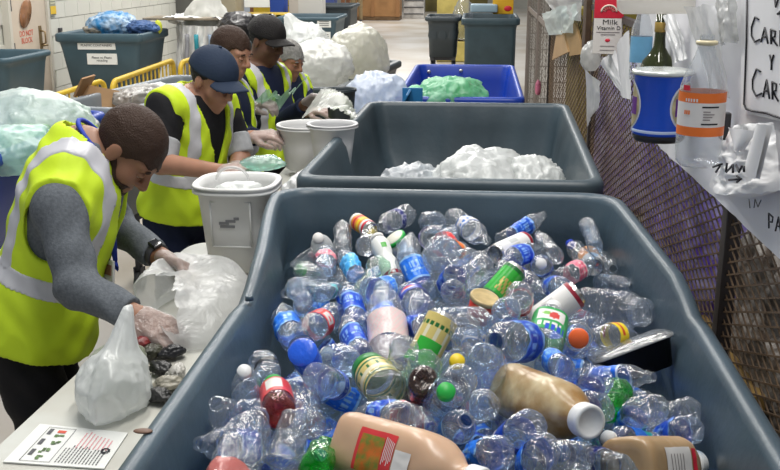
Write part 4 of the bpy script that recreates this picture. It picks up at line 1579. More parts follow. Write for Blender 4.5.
def word(letters, x0, y0, w, h, slope):
    """letters: list of stroke lists in a unit box (x right, y down)."""
    for i, L in enumerate(letters):
        for st in L:
            stroke([(x0 + (i + u) * w, y0 + v * h + ((i + u) * slope)) for u, v in st], 0.0018, XS, sgn)


A_ = [[(0, 1), (0.4, 0), (0.75, 1)], [(0.15, 0.62), (0.62, 0.6)]]
C_ = [[(0.85, 0.12), (0.5, 0), (0.1, 0.35), (0.1, 0.75), (0.4, 1), (0.9, 0.85)]]
R_ = [[(0.05, 0), (0.1, 1)], [(0.05, 0.02), (0.55, 0.1), (0.5, 0.45), (0.1, 0.55), (0.75, 1)]]
D_ = [[(0.08, 0), (0.1, 1)], [(0.05, 0), (0.6, 0.2), (0.65, 0.7), (0.1, 1)]]
B_ = [[(0.1, 0), (0.1, 1)], [(0.1, 0), (0.6, 0.15), (0.15, 0.48), (0.68, 0.7), (0.1, 1)]]
O_ = [[(0.4, 0), (0.08, 0.4), (0.3, 1), (0.7, 0.7), (0.65, 0.15), (0.4, 0)]]
T_ = [[(0, 0.05), (0.8, 0)], [(0.4, 0.02), (0.4, 1)]]
N_ = [[(0.08, 1), (0.1, 0), (0.6, 1), (0.65, 0)]]
P_ = [[(0.1, 0), (0.12, 1)], [(0.1, 0), (0.65, 0.15), (0.55, 0.5), (0.12, 0.55)]]
E_ = [[(0.6, 0), (0.1, 0.02), (0.12, 1), (0.65, 0.98)], [(0.1, 0.5), (0.5, 0.48)]]
word([[[(0.85, 0.1), (0.45, 0), (0.05, 0.4), (0.05, 0.75), (0.4, 1), (0.95, 0.9)]]], 751, 17, 9, 25, 0)
word([A_, R_, D_, B_, O_, A_, R_, D_], 761, 27, 9.2, 15, 1.9)
word([[[(0.1, 0), (0.4, 0.5), (0.75, 0)], [(0.4, 0.5), (0.38, 1)]]], 769, 55, 6, 15, 0)
word([[[(0.85, 0.1), (0.45, 0), (0.05, 0.4), (0.05, 0.75), (0.4, 1), (0.95, 0.9)]]], 752, 69, 10, 27, 0)
word([A_, R_, T_, O_, N_], 763, 79, 8.6, 18, 2.2)
word([[[(0.1, 0), (0.3, 1), (0.7, 0.1)]]], 774, -2, 6, 9, 0)
stroke([(778, 14), (784, 9), (790, 13)], 0.0028, XS, sgn)
# PAPER lower on the big sheet
for i, L in enumerate((P_, A_, P_, E_, R_)):
    for st in L:
        stroke([(768 + (i + u) * 7.5, 213 + v * 15 + (i + u) * 3.0) for u, v in st], 0.0016, SX - 0.016, board)
for st in ([(749, 199), (750, 208)], [(754, 208), (755, 199), (758, 207), (761, 200)]):
    stroke(st, 0.0009, SX - 0.016, board)

# crumpled white paper bag with upside down lettering
pb = tag(empty('paper_bag', (0, 0, 0)), 'crumpled white paper bag pinned to the white sheet, marked with an arrow', 'bag')


def pbag(u, v):
    # outline in the fence plane with a crumpled belly towards the carts
    L0, L1 = (724, 130), (709, 187)
    R0, R1 = (768, 126), (776, 192)
    B = 8 * math.sin(math.pi * u)
    px = (L0[0] * (1 - v) + L1[0] * v) * (1 - u) + (R0[0] * (1 - v) + R1[0] * v) * u
    py = (L0[1] * (1 - v) + L1[1] * v) * (1 - u) + (R0[1] * (1 - v) + R1[1] * v) * u + B * v
    p = Xp(px, py, SX - 0.035)
    k = crumple(Vector((u * 2.2, v * 2.0, 1)), 75, 1.4, 0.022)
    b = 0.035 * math.sin(math.pi * u) * (0.4 + 0.6 * v)
    return (p[0] - b - k * math.sin(math.pi * min(max(u, 0.05), 0.95)) + 0.012, p[1], p[2] + k * 0.3)


mb = MB()
mb.grid(pbag, 40, 40)
mb.grid(lambda u, v: tuple(np.array(Xp(*( (724 * (1 - v) + 709 * v) * (1 - u) + (768 * (1 - v) + 776 * v) * u, (130 * (1 - v) + 187 * v) * (1 - u) + (126 * (1 - v) + 192 * v) * u + 8 * math.sin(math.pi * u) * v), SX - 0.008))), 10, 10)
mb.build('paper', mat('white_kraft', (0.80, 0.80, 0.81), 0.6, 0.3, vary=0.05), pb)
# folded flaps
def fold_strip(pts0, pts1, lift, name, m):
    mb = MB()
    def fn(u, v):
        a = np.array(pts0[0]) * (1 - u) + np.array(pts0[1]) * u
        b = np.array(pts1[0]) * (1 - u) + np.array(pts1[1]) * u
        p = a * (1 - v) + b * v
        w = Xp(p[0], p[1], SX - 0.066)
        return (w[0] - lift * math.sin(math.pi * u) - lift * 0.4 * v, w[1], w[2])
    mb.grid(fn, 10, 10)
    mb.grid(lambda u, v: tuple(np.array(fn(1 - u, v)) + np.array([0.008, 0, 0])), 10, 10)
    return mb.build(name, m, pb)


fold_strip(((757, 122), (768, 126)), ((744, 174), (757, 179)), 0.007, 'folded_flap', mat('kraft_fold', (0.76, 0.76, 0.77), 0.6, 0.3))
fold_strip(((728, 127), (752, 131)), ((738, 152), (742, 150)), 0.008, 'corner_flap', mat('kraft_fold', (0.76, 0.76, 0.77), 0.6, 0.3))
XB = SX - 0.080
for st in ([(713, 167), (722, 164)], [(720, 166), (716, 172)], [(726, 172), (727, 163)], [(726.5, 172), (733, 165), (733, 173)], [(736, 165), (739, 172), (742, 166)], [(744, 172), (744, 166)],
           [(729, 180), (741, 179)], [(737, 176), (741, 179), (737, 182)]):
    stroke(st, 0.0022, XB, pb)

# --- samples hung on the sheet and fence
def strung(name, label, cat, loc, M=None):
    return tag(empty(name, loc), label, cat)


card = mat('carton_white', (0.70, 0.66, 0.62), 0.5, 0.3)
card_red = mat('carton_red', (0.62, 0.02, 0.045), 0.45, 0.4)
# milk carton
mc = Xp(607, 53, 0.535)
ms = float(np.linalg.norm(V3(Xp(621, 40, 0.535)) - V3(Xp(593, 40, 0.535))))
W = 28 / 1000 * float(np.dot(V3(mc) - CAMP, _F))
k = empty('milk_carton', mc, math.radians(-8))
tag(k, 'red and white milk carton hanging at the top of the fence', 'carton')
MB().box((0, 0, W * 0.95), (W, W, W * 1.9), bev=0.003).build('body', card, k)
MB().box((0, 0, W * 1.56), (W * 1.012, W * 1.012, W * 0.66), bev=0.003).build('red_band', card_red, k)
gb = MB()
gb.add([(-W / 2, -W / 2, W * 1.9), (W / 2, -W / 2, W * 1.9), (W / 2, W / 2, W * 1.9), (-W / 2, W / 2, W * 1.9), (-W / 2, 0, W * 2.35), (W / 2, 0, W * 2.35)], [(0, 1, 5, 4), (2, 3, 4, 5), (1, 2, 5), (3, 0, 4)], 0, False)
gb.box((0, 0, W * 2.42), (W, 0.006, W * 0.2))
gb.build('gable_top', card_red, k)
gb = MB()
gb.box((0, -W * 0.30, W * 1.93), (W * 1.0, 0.004, 0.008), M=None)
gb.build('white_edge', card, k)
fr = Matrix(((1, 0, 0, 0), (0, 0, -1, -W * 0.508), (0, 1, 0, 0), (0, 0, 0, 1)))
text_obj('lettering', 'Milk', W * 0.24, Matrix.Translation((W * 0.05, 0, W * 1.10)) @ fr, ink, k, xs=1.3)
text_obj('lettering', 'Vitamin D', W * 0.19, Matrix.Translation((W * 0.02, 0, W * 0.90)) @ fr, ink, k, xs=1.05)
em = MB()
arc = [(W * 0.26 * math.cos(a), -W * 0.512, W * 1.46 + W * 0.22 * math.sin(a)) for a in [math.pi * q / 14 for q in range(15)]]
em.tube(arc, W * 0.035, n=6)
em.build('arch_emblem', mat('emblem_cream', (0.75, 0.62, 0.52), 0.5, 0.3), k)
em = MB()
for i in range(7):
    a = math.pi * (i + 0.5) / 7
    em.tube([(W * 0.10 * math.cos(a), -W * 0.512, W * 1.46 + W * 0.08 * math.sin(a)), (W * 0.22 * math.cos(a), -W * 0.512, W * 1.46 + W * 0.18 * math.sin(a))], W * 0.018, n=5)
em.build('emblem_rays', mat('emblem_rose', (0.55, 0.2, 0.18), 0.5, 0.3), k)
for z_, w_ in ((0.76, 0.8), (0.68, 0.5), (0.28, 0.5), (0.14, 0.5)):
    MB().box((0, -W * 0.505, W * z_), (W * w_, 0.002, W * 0.024)).build('print_line', mat('grey_ink', (0.25, 0.22, 0.22), 0.6, 0.2), k)
MB().ball((0, -W * 0.505, W * 0.48), (W * 0.09, 0.003, W * 0.06)).build('red_spot', card_red, k)

# blue canister
t0 = Xp(658, 140, 0.475)
sc_ = float(np.dot(V3(t0) - CAMP, _F)) / 1000
R_c, H_c = 27.5 * sc_, 71 * sc_
can = tag(empty('coffee_canister', t0), 'large royal blue canister with waisted pale roundels on a black base', 'canister')
MB().lathe([(0, 0), (R_c * 0.84, 0), (R_c * 0.92, 0.008), (R_c * 0.93, H_c * 0.09), (R_c * 0.9, H_c * 0.12), (0, H_c * 0.12)], 40).build('base_lid', mat('black_plastic', (0.015, 0.015, 0.017), 0.35, 0.5), can)
cb = mat('canister_blue', (0.008, 0.085, 0.62), 0.3, 0.5)
MB().lathe([(0, H_c * 0.10), (R_c * 0.95, H_c * 0.10), (R_c * 0.965, H_c * 0.13), (R_c * 0.96, H_c * 0.88), (R_c, H_c * 0.90), (R_c, H_c * 0.92), (0, H_c * 0.92)], 48).build('body', cb, can)
MB().lathe([(R_c * 0.96, H_c * 0.915), (R_c * 1.08, H_c * 0.925), (R_c * 1.1, H_c * 0.95), (R_c * 1.06, H_c * 0.985), (R_c * 0.98, H_c * 0.99), (0, H_c * 0.985)], 40).build('rim', mat('canister_rim', (0.55, 0.58, 0.56), 0.25, 0.5, metal=0.5), can)
MB().lathe([(R_c * 0.968, H_c * 0.135), (R_c * 0.972, H_c * 0.14), (R_c * 0.972, H_c * 0.17), (R_c * 0.968, H_c * 0.175)], 48, close=False).build('base_line', mat('canister_line', (0.5, 0.6, 0.8), 0.4, 0.4), can)
toc = math.atan2(-t0[1], -t0[0])
for sgn_, nm in ((1, 'left'), (-1, 'right')):
    a0 = toc + (-1.62 if sgn_ > 0 else 1.2)
    def disc(r0, m, nm2, off):
        vs, fs = [], []
        N_r, N_t = 5, 28
        for i in range(N_r + 1):
            for j in range(N_t):
                rr = r0 * i / N_r
                da = rr * math.cos(2 * math.pi * j / N_t) / R_c
                dz = rr * 1.05 * math.sin(2 * math.pi * j / N_t)
                rad = R_c * 0.966 + off
                vs.append((rad * math.cos(a0 + da), rad * math.sin(a0 + da), H_c * 0.50 + dz))
        for i in range(N_r):
            for j in range(N_t):
                fs.append((i * N_t + j, i * N_t + (j + 1) % N_t, (i + 1) * N_t + (j + 1) % N_t, (i + 1) * N_t + j))
        MB().add(vs, fs, 0, True).build(nm2, m, can)
    disc(R_c * 0.86, mat('roundel_white', (0.62, 0.66, 0.74), 0.4, 0.4), 'roundel_edge', 0.0008)
    disc(R_c * 0.79, mat('roundel_cream', (0.55, 0.48, 0.28), 0.4, 0.4, vary=0.4, vscale=40), 'roundel', 0.0016)
    vs = []
    for (da, dz) in ((-0.75, -0.3), (0.75, -0.3), (0.75, 0.35), (-0.75, 0.35)):
        vs.append(((R_c * 0.97 + 0.002) * math.cos(a0 + da), (R_c * 0.97 + 0.002) * math.sin(a0 + da), H_c * 0.50 + dz * R_c))
    mb = MB()
    mb.grid(lambda u, v: ((R_c * 0.966 + 0.0024) * math.cos(a0 + (u - 0.5) * 1.3), (R_c * 0.966 + 0.0024) * math.sin(a0 + (u - 0.5) * 1.3), H_c * 0.50 + (v - 0.5) * 0.62 * R_c), 12, 3)
    mb.build('purple_band', mat('roundel_purple', (0.12, 0.02, 0.22), 0.4, 0.4), can)

# clear water bottle with pale blue label, behind the canister
wb0 = Xp(639, 80, 0.515)
s1 = float(np.dot(V3(wb0) - CAMP, _F)) / 1000
wb = tag(empty('water_bottle', wb0), 'clear water bottle with a pale blue label between milk carton and wine bottle', 'bottle')
rb = 10.5 * s1
MB().lathe([(0, 0), (rb * 0.9, 0.002), (rb, 8 * s1), (rb, 18 * s1), (rb, 45 * s1), (rb * 0.92, 52 * s1), (rb * 0.55, 63 * s1), (rb * 0.4, 68 * s1), (rb * 0.38, 72 * s1)], 32, close=False).build('body', clear('clear_pet', (0.84, 0.86, 0.88), 0.12, refl=0.10, bump=0.25), wb)
MB().lathe([(rb * 1.015, 18 * s1), (rb * 1.02, 20 * s1), (rb * 1.02, 41 * s1), (rb * 1.015, 43 * s1)], 32, close=False).build('label_band', mat('pale_blue_label', (0.16, 0.40, 0.62), 0.4, 0.4, vary=0.15, vscale=20), wb)
MB().lathe([(0, 66 * s1), (rb * 0.5, 66 * s1), (rb * 0.5, 72 * s1), (0, 72 * s1)], 20).build('cap', mat('white_cap', (0.72, 0.72, 0.72), 0.4, 0.4), wb)
# wine bottle
w0 = Xp(656, 95, 0.53)
s2 = float(np.dot(V3(w0) - CAMP, _F)) / 1000
wn = tag(empty('wine_bottle', w0), 'dark olive green wine bottle with a gold neck band behind the canister', 'bottle')
rw = 17 * s2
MB().lathe([(0, 0), (rw, 0.002), (rw * 1.02, 10 * s2), (rw * 1.02, 27 * s2), (rw * 0.9, 34 * s2), (rw * 0.6, 40 * s2), (rw * 0.36, 47 * s2), (rw * 0.31, 55 * s2), (rw * 0.30, 80 * s2), (0, 80 * s2)], 36).build('body', mat('olive_glass', (0.022, 0.028, 0.004), 0.08, 0.6), wn)
MB().lathe([(rw * 0.33, 62 * s2), (rw * 0.345, 62.5 * s2), (rw * 0.345, 71 * s2), (rw * 0.33, 71.5 * s2)], 28, close=False).build('gold_band', mat('gold_foil', (0.42, 0.28, 0.07), 0.35, 0.5, metal=0.4), wn)
# large soda bottle with an orange label
o0 = Xp(697, 165, 0.465)
s3 = float(np.dot(V3(o0) - CAMP, _F)) / 1000
ob = tag(empty('soda_bottle', o0), 'large clear soda bottle with an orange and white label hanging on the white sheet', 'bottle')
ro = 22.5 * s3
pet = clear('clear_pet', (0.84, 0.86, 0.88), 0.12, refl=0.10, bump=0.25)
MB().lathe([(0, 3 * s3), (ro * 0.3, 1 * s3), (ro * 0.75, 0), (ro * 0.95, 5 * s3), (ro, 14 * s3), (ro, 32 * s3), (ro * 0.985, 34 * s3), (ro * 0.985, 74 * s3), (ro * 0.97, 79 * s3), (ro * 0.78, 92 * s3), (ro * 0.5, 106 * s3), (ro * 0.36, 116 * s3), (ro * 0.3, 122 * s3), (ro * 0.3, 128 * s3)], 40, close=False).build('body', pet, ob)
orange = mat('label_orange', (0.78, 0.17, 0.025), 0.45, 0.4)
lw = mat('label_white', (0.72, 0.70, 0.68), 0.5, 0.3)
lab_rows = [32, 36, 41, 42.5, 47, 52, 57, 61, 64.5, 68, 71, 74]


def lab_m(i, k):
    return 1 if 1 < i < 8 and 1 else 0


lo_ = MB().lathe([(ro * 1.01, z * s3) for z in lab_rows], 64, close=False, mfun=lambda i, k: 0 if (i < 2 or i > 7) else 1).build('label_band', [orange, lw], ob)
to = math.atan2(-o0[1], -o0[0])


def onlab(da0, da1, z0, z1, m, nm, off=0.0012):
    MB().grid(lambda u, v: ((ro * 1.01 + off) * math.cos(to + da0 + (da1 - da0) * u), (ro * 1.01 + off) * math.sin(to + da0 + (da1 - da0) * u), (z0 + (z1 - z0) * v) * s3), 8, 2).build(nm, m, lo_)


onlab(0.02, 0.75, 60, 61.5, ink, 'nutrition_line')
onlab(0.02, 0.75, 43.5, 45, ink, 'nutrition_line')
for q in range(4):
    onlab(0.08, 0.08 + 0.3 + 0.09 * (q % 3), 48 + q * 2.6, 49 + q * 2.6, mat('grey_ink', (0.25, 0.22, 0.22), 0.6, 0.2), 'nutrition_print')
for q in range(5):
    onlab(-0.72 + q * 0.12, -0.65 + q * 0.12, 65.5, 68.5, lw, 'white_lettering')
for q in range(3):
    onlab(-0.75 + q * 0.1, -0.68 + q * 0.1, 53, 57, orange, 'orange_mark')
onlab(-0.9, -0.55, 77 - 1, 82 - 1, card_red, 'red_tag')
MB().lathe([(ro * 0.33, 118 * s3), (ro * 0.46, 119 * s3), (ro * 0.46, 122 * s3), (ro * 0.33, 123 * s3)], 24, close=False).build('neck_ring', mat('ring_ivory', (0.62, 0.55, 0.36), 0.4, 0.4), ob)
# translucent jug lying across the top
j0 = V3(Xp(668, -2, 0.50))
s4 = float(np.dot(j0 - CAMP, _F)) / 1000
jg = tag(empty('plastic_jug', j0), 'translucent white jug hanging crosswise at the top right above the canister', 'jug')
MB().lathe([(0, -49 * s4), (12 * s4, -49 * s4), (16 * s4, -44 * s4), (16 * s4, 30 * s4), (14 * s4, 40 * s4), (7 * s4, 52 * s4), (6 * s4, 58 * s4)], 32, M=frame((0, 0, 0), (0.96, -0.25, 0.02)), disp=lambda p: Vector((p.x * (1 + 0.06 * math.sin(p.z * 60)), p.y, p.z))).build('body', film('milky_hdpe', (0.82, 0.80, 0.76), 0.85, bump=0.15), jg)
MB().lathe([(0, 58 * s4), (7.5 * s4, 58 * s4), (7.5 * s4, 66 * s4), (0, 66 * s4)], 20, M=frame((0, 0, 0), (0.96, -0.25, 0.02))).build('cap', lw, jg)
# black marker clip
o = MB().box((0, 0, 0), (0.02, 0.022, 0.06), bev=0.004).build('black_clip', darkm, None, Xp(725, 126, SX - 0.02))
tag(o, 'small black clip on the white sheet right of the orange label bottle', 'clip')
drape_film = film('drape_film', (0.84, 0.85, 0.86), 0.8, bump=0.12)
# draped clear plastic right of the wine bottle
def drape(name, pts, m, label, cat, x, amp=0.012, seed=80, thick=0.006, nu=26, nv=30):
    """pts: tl, tr, br, bl pixels in the plane x; crumpled two-sided film."""
    tl, tr, br, bl = (np.array(p, float) for p in pts)
    def fn(u, v):
        p = (tl * (1 - u) + tr * u) * (1 - v) + (bl * (1 - u) + br * u) * v
        w = Xp(p[0], p[1], x)
        k = crumple(Vector((u * 3.0, v * 0.8, seed)), seed, 1.0, amp * 0.8)
        return (w[0] - abs(k) - 0.01 * math.sin(math.pi * u), w[1] + k * 0.4, w[2] + k * 0.3)
    mb = MB()
    mb.grid(fn, nu, nv)
    return tag(mb.build(name, m), label, cat)


drape('plastic_film', ((664, 16), (678, 14), (692, 60), (678, 64)), drape_film, 'white film hanging right of the wine bottle neck', 'film', 0.55)
drape('plastic_film', ((690, 8), (726, 6), (735, 100), (716, 96)), film('grey_clear_film', (0.66, 0.67, 0.68), 0.5, bump=0.15), 'grey translucent film draped behind the neck of the orange label bottle', 'film', 0.545, 0.02, 81)
drape('plastic_film', ((724, -4), (742, -4), (744, 42), (728, 48)), film('smoke_film', (0.55, 0.56, 0.55), 0.6, bump=0.15), 'smoky film drape at the left edge of the handwritten sign', 'film', 0.545, 0.02, 82)
drape('plastic_film', ((586, 68), (602, 82), (601, 108), (589, 128)), drape_film, 'torn pointed white film hanging over the mesh fence', 'film', 0.56, 0.01, 83)
drape('plastic_film', ((601, 64), (616, 50), (632, 92), (628, 101)), mat('matte_white_strip', (0.68, 0.68, 0.70), 0.5, 0.3), 'white strip slanting across the mesh below the milk carton', 'strip', 0.56, 0.008, 84)
drape('plastic_film', ((617, 48), (630, 30), (632, 100), (622, 96)), mat('pale_strip', (0.60, 0.60, 0.62), 0.5, 0.3), 'narrow pale vertical strip between milk carton and water bottle', 'strip', 0.55, 0.004, 85)
drape('plastic_film', ((543, 14), (582, 2), (576, 34), (552, 36)), film('aqua_white_film', (0.74, 0.86, 0.84), 0.75, bump=0.15), 'aqua tinted white plastic at the top of the far fence', 'film', 0.56, 0.03, 86)
drape('plastic_film', ((546, 0), (584, -4), (584, 22), (560, 18)), film('grey_white_film', (0.72, 0.73, 0.74), 0.7, bump=0.15), 'grey white plastic sheet above the cardboard pieces on the fence', 'film', 0.565, 0.02, 87)
for k, (pp, lab) in enumerate((([(563, 27), (575, 23), (583, 54), (569, 56)], 'upright brown cardboard piece hung on the far fence'), ([(556, 36), (563, 30), (568, 52), (552, 60)], 'slanted brown cardboard piece left of the upright one'))):
    q = [V3(Xp(px, py, 0.555 - 0.01 * k)) for px, py in pp]
    mb = MB()
    mb.add([tuple(a) for a in q] + [tuple(a + np.array([0.015, 0.03, 0])) for a in q], [(0, 3, 2, 1), (4, 5, 6, 7), (0, 1, 5, 4), (1, 2, 6, 5), (2, 3, 7, 6), (3, 0, 4, 7)], 0, False)
    o = mb.build('cardboard', mat('cardboard_%d' % k, (0.36, 0.23, 0.10) if k == 0 else (0.44, 0.29, 0.15), 0.7, 0.2, vary=0.12))
    tag(o, lab, 'cardboard')
o = MB().box((0, 0, 0), (0.03, 0.16, 0.26), bev=0.004).build('brown_board', mat('dark_brown_board', (0.10, 0.06, 0.035), 0.6, 0.3, vary=0.4, vscale=12), None, Xp(587, 24, 0.57))
tag(o, 'dark brown board on the fence left of the milk carton', 'board')
o = bag_mesh((0.05, 0.06, 0.085), 88, amp=0.22, sc=2.4, sub=4).build('plastic_cup', film('cup_film', (0.76, 0.77, 0.76), 0.55, bump=0.15), None, Xp(591, 57, 0.54))
tag(o, 'crushed clear cup hanging on the fence below the brown board', 'cup')
o = bag_mesh((0.03, 0.04, 0.085), 89, amp=0.2, sc=2.2, sub=3).build('pink_scrap', mat('pink_film', (0.55, 0.16, 0.26), 0.5, 0.3, vary=0.5, vscale=20), None, Xp(538, 88, 0.56))
tag(o, 'pink film scrap caught at the base of the wire cage', 'film')
# ------------------------------------------------------------------ railings, bales and the far hall
yel = mat('safety_yellow', (0.62, 0.42, 0.03), 0.45, 0.4, vary=0.15)


def railing(p0, p1, h, label, group='yellow railings'):
    """Barrier panel: bent top rail, posts and close vertical bars."""
    p0, p1 = Vector(p0), Vector(p1)
    o = empty('safety_railing', (p0 + p1) / 2)
    c = (p0 + p1) / 2
    d = (p1 - p0)
    L = d.length
    d.normalize()
    a, b = -d * L / 2, d * L / 2
    up = Vector((0, 0, 1))
    rad = 0.09
    z0 = -c.z + 0.01
    def arc(cn, dirn, n=7):
        return [cn + dirn * rad * math.sin(math.pi / 2 * k / n) + up * rad * (math.cos(math.pi / 2 * k / n)) for k in range(n + 1)]
    pts = [a + up * z0] + [p - up * 0 for p in reversed([(a + d * rad) - d * rad * math.sin(math.pi / 2 * k / 7) - up * (rad - rad * math.cos(math.pi / 2 * k / 7)) for k in range(8)])]
    pts += [(b - d * rad) + d * rad * math.sin(math.pi / 2 * k / 7) - up * (rad - rad * math.cos(math.pi / 2 * k / 7)) for k in range(8)] + [b + up * z0]
    MB().tube(pts, 0.026, n=10).build('frame_rail', yel, o)
    MB().tube([a - up * 0.62, b - up * 0.62], 0.02, n=8).build('lower_rail', yel, o)
    n = int(L / 0.105)
    for k in range(1, n):
        MB().tube([a + d * L * k / n - up * 0.62, a + d * L * k / n], 0.010, n=6).build('bar', yel, o)
    tag(o, label, 'railing', group)


railing(Yp(30, 103, 8.6), Yp(104, 80, 9.6), 1, 'yellow barrier railing at the left, above the pale bags of the blue cart')
railing(Yp(112, 82, 8.8), Yp(173, 60, 10.4), 1, 'yellow barrier railing in front of the teal cart with paper labels')
railing(Yp(180, 63, 10.0), Yp(214, 52, 10.9), 1, 'yellow barrier railing behind the capped man\'s head')

# cardboard in the long grey cart
q = Yp(104, 99, 5.75)
mb = MB()
mb.box((0, 0, 0), (0.30, 0.012, 0.13), M=Matrix.Rotation(-0.45, 4, 'X') @ Matrix.Rotation(0.18, 4, 'Y'))
cbx = mb.build('cardboard_box', mat('cardboard_tan', (0.52, 0.32, 0.17), 0.7, 0.2, vary=0.15), None, q)
MB().box((-0.13, -0.02, 0.02), (0.012, 0.2, 0.12), M=Matrix.Rotation(0.5, 4, 'Y')).build('flap', mat('cardboard_flap', (0.34, 0.19, 0.09), 0.7, 0.2), cbx)
MB().box((0.15, -0.01, -0.02), (0.10, 0.012, 0.14), M=Matrix.Rotation(0.6, 4, 'Z')).build('torn_flap', mat('cardboard_flap', (0.34, 0.19, 0.09), 0.7, 0.2), cbx)
tag(cbx, 'torn tan cardboard box lying in the long grey cart', 'box')
bag('plastic_bag', Yp(140, 97, 5.9), (0.15, 0.30, 0.08), 90, film('dull_clear_film', (0.55, 0.53, 0.50), 0.6), 'dull clear film lying in the middle of the long grey cart', sc=3)
bag('plastic_bag', Yp(158, 90, 6.2), (0.10, 0.12, 0.05), 91, white_film, 'small white film scrap at the far end of the long grey cart', sc=3, sub=4)

# plastic on top of the teal cart
bag('plastic_bag', Yp(112, 26, 11.4), (0.30, 0.26, 0.18), 92, mat('blue_white_wrap', (0.50, 0.62, 0.74), 0.4, 0.4, vscale=9, col2=(0.03, 0.22, 0.50)), 'blue and white plastic wrap heaped on the teal cart', sc=3, amp=0.25)
bag('plastic_bag', Yp(140, 28, 11.4), (0.22, 0.2, 0.10), 93, mat('navy_wrap', (0.06, 0.13, 0.32), 0.5, 0.3, vary=0.5, vscale=8), 'navy and brown plastic at the right of the teal cart top', sc=3, amp=0.25)
bag('plastic_bag', Yp(95, 30, 11.3), (0.14, 0.14, 0.07), 94, mat('beige_wrap', (0.45, 0.42, 0.36), 0.5, 0.3, vary=0.4, vscale=9), 'beige crumpled plastic at the left of the blue wrap on the teal cart', sc=3, amp=0.25, sub=4)
# bale of white film strips right of it
mb = MB()
rnd = random.Random(4)
def balef(u, v):
    a = (u - 0.5) * 3.0
    x = 0.62 * math.sin(a * 0.62)
    y = -0.45 * math.cos(a)
    z = 0.95 * (1 - v)
    k = 0.05 * math.sin(u * 70 + 3 * math.sin(v * 4)) * (0.4 + v) + crumple(Vector((u * 6, v * 1.5, 2)), 95, 1.5, 0.07)
    return (x * (1 + 0.12 * v), y - k, z)
film_mix = mat('white_strip_film', (0.74, 0.74, 0.71), 0.45, 0.4, vscale=7, col2=(0.60, 0.60, 0.60), bump=0.5, bscale=9)
mb.grid(balef, 110, 20)
mb.grid(lambda u, v: ((u - 0.5) * 1.2, -0.35 + v * 0.8, 0.97 + crumple(Vector((u * 4, v * 4, 1)), 96, 1.4, 0.08)), 24, 18)
mb.grid(lambda u, v: ((u - 0.5) * 1.2, 0.45, 0.98 * (1 - v)), 6, 4)
bl = mb.build('film_bale', film_mix, None, (-3.10, 12.0, 0.18))
for k, (u, c, n_) in enumerate(((0.36, (0.03, 0.26, 0.32), 'teal_strip'), (0.5, (0.25, 0.32, 0.42), 'blue_strip'), (0.78, (0.4, 0.08, 0.09), 'red_strip'), (0.24, (0.25, 0.25, 0.27), 'grey_strip'))):
    MB().tube([Vector(balef(u + 0.012 * math.sin(v * 5), v)) + Vector((0, -0.03, 0)) for v in [0.1 + 0.8 * q / 10 for q in range(11)]], 0.028, n=6).build(n_, mat('strip_%d' % k, c, 0.5, 0.3), bl)
tag(bl, 'tall bale of hanging white film strips right of the teal cart', 'bale')
MB_ = MB().box((-3.05, 12.0, 0.09), (1.3, 0.9, 0.18)).build('pallet', wood)
tag(MB_, 'wooden pallet under the bale of white film strips', 'pallet')
o = bag_mesh((0.28, 0.2, 0.34), 97, amp=0.2, sc=1.8, sub=4, tail=(0.05, 0, 0.25)).build('plastic_bag', mat('pale_grey_sheet', (0.64, 0.64, 0.60), 0.5, 0.3, vary=0.2, vscale=3), None, Yp(207, 24, 12.0))
tag(o, 'pointed pale sheet of plastic standing on the film bale', 'bag')
o = MB().ball((0, 0, 0), (0.05, 0.05, 0.08)).build('yellow_scrap', mat('lime_plastic', (0.55, 0.6, 0.05), 0.5, 0.3), None, Yp(158, 27, 11.55))
tag(o, 'lime yellow scrap on the corner of the film bale', 'plastic')
o = MB().box((0, 0, 0), (0.9, 0.5, 0.03), bev=0.01).build('flat_boards', mat('mixed_cardboard', (0.36, 0.31, 0.24), 0.7, 0.2, vary=0.5, vscale=5), None, Yp(186, 18, 11.9))
tag(o, 'flattened grey brown cardboard lying on the film bale', 'cardboard')

# machinery behind the bale
mc_ = tag(empty('baler', (-4.45, 16.9, 0)), 'grey and yellow baling machine behind the film bale', 'machine')
gm = mat('machine_grey', (0.12, 0.12, 0.11), 0.5, 0.4, vary=0.3, vscale=2)
MB().box((-0.55, 0, 1.0), (0.75, 0.7, 2.0), bev=0.02).build('cabinet', gm, mc_)
MB().box((0.15, 0.1, 0.85), (0.55, 0.6, 1.7), bev=0.02).build('hopper', mat('machine_tan', (0.35, 0.31, 0.22), 0.5, 0.4, vary=0.3, vscale=2), mc_)
MB().box((0.85, 0, 0.95), (0.8, 0.5, 0.14), bev=0.02).build('yellow_beam', yel, mc_)
MB().box((0.8, -0.28, 1.22), (0.42, 0.03, 0.2), bev=0.01).build('white_panel', paper, mc_)
for x in (0.42, 1.15):
    MB().box((x, 0, 0.5), (0.08, 0.5, 1.0)).build('frame_post', gm, mc_)
rk = tag(empty('storage_rack', (-3.55, 20.2, 0)), 'storage rack with yellow beams and boxes far behind the sorters', 'rack')
for x in (-0.9, 0.0, 0.9):
    for y in (-0.4, 0.4):
        MB().box((x, y, 0.9), (0.07, 0.07, 1.8)).build('upright', mat('rack_brown', (0.22, 0.09, 0.04), 0.5, 0.4), rk)
for z in (0.35, 0.95, 1.5):
    MB().box((0, -0.4, z), (1.8, 0.06, 0.11)).build('beam', yel, rk)
    MB().box((0, 0, z + 0.06), (1.8, 0.8, 0.02)).build('shelf', gm, rk)
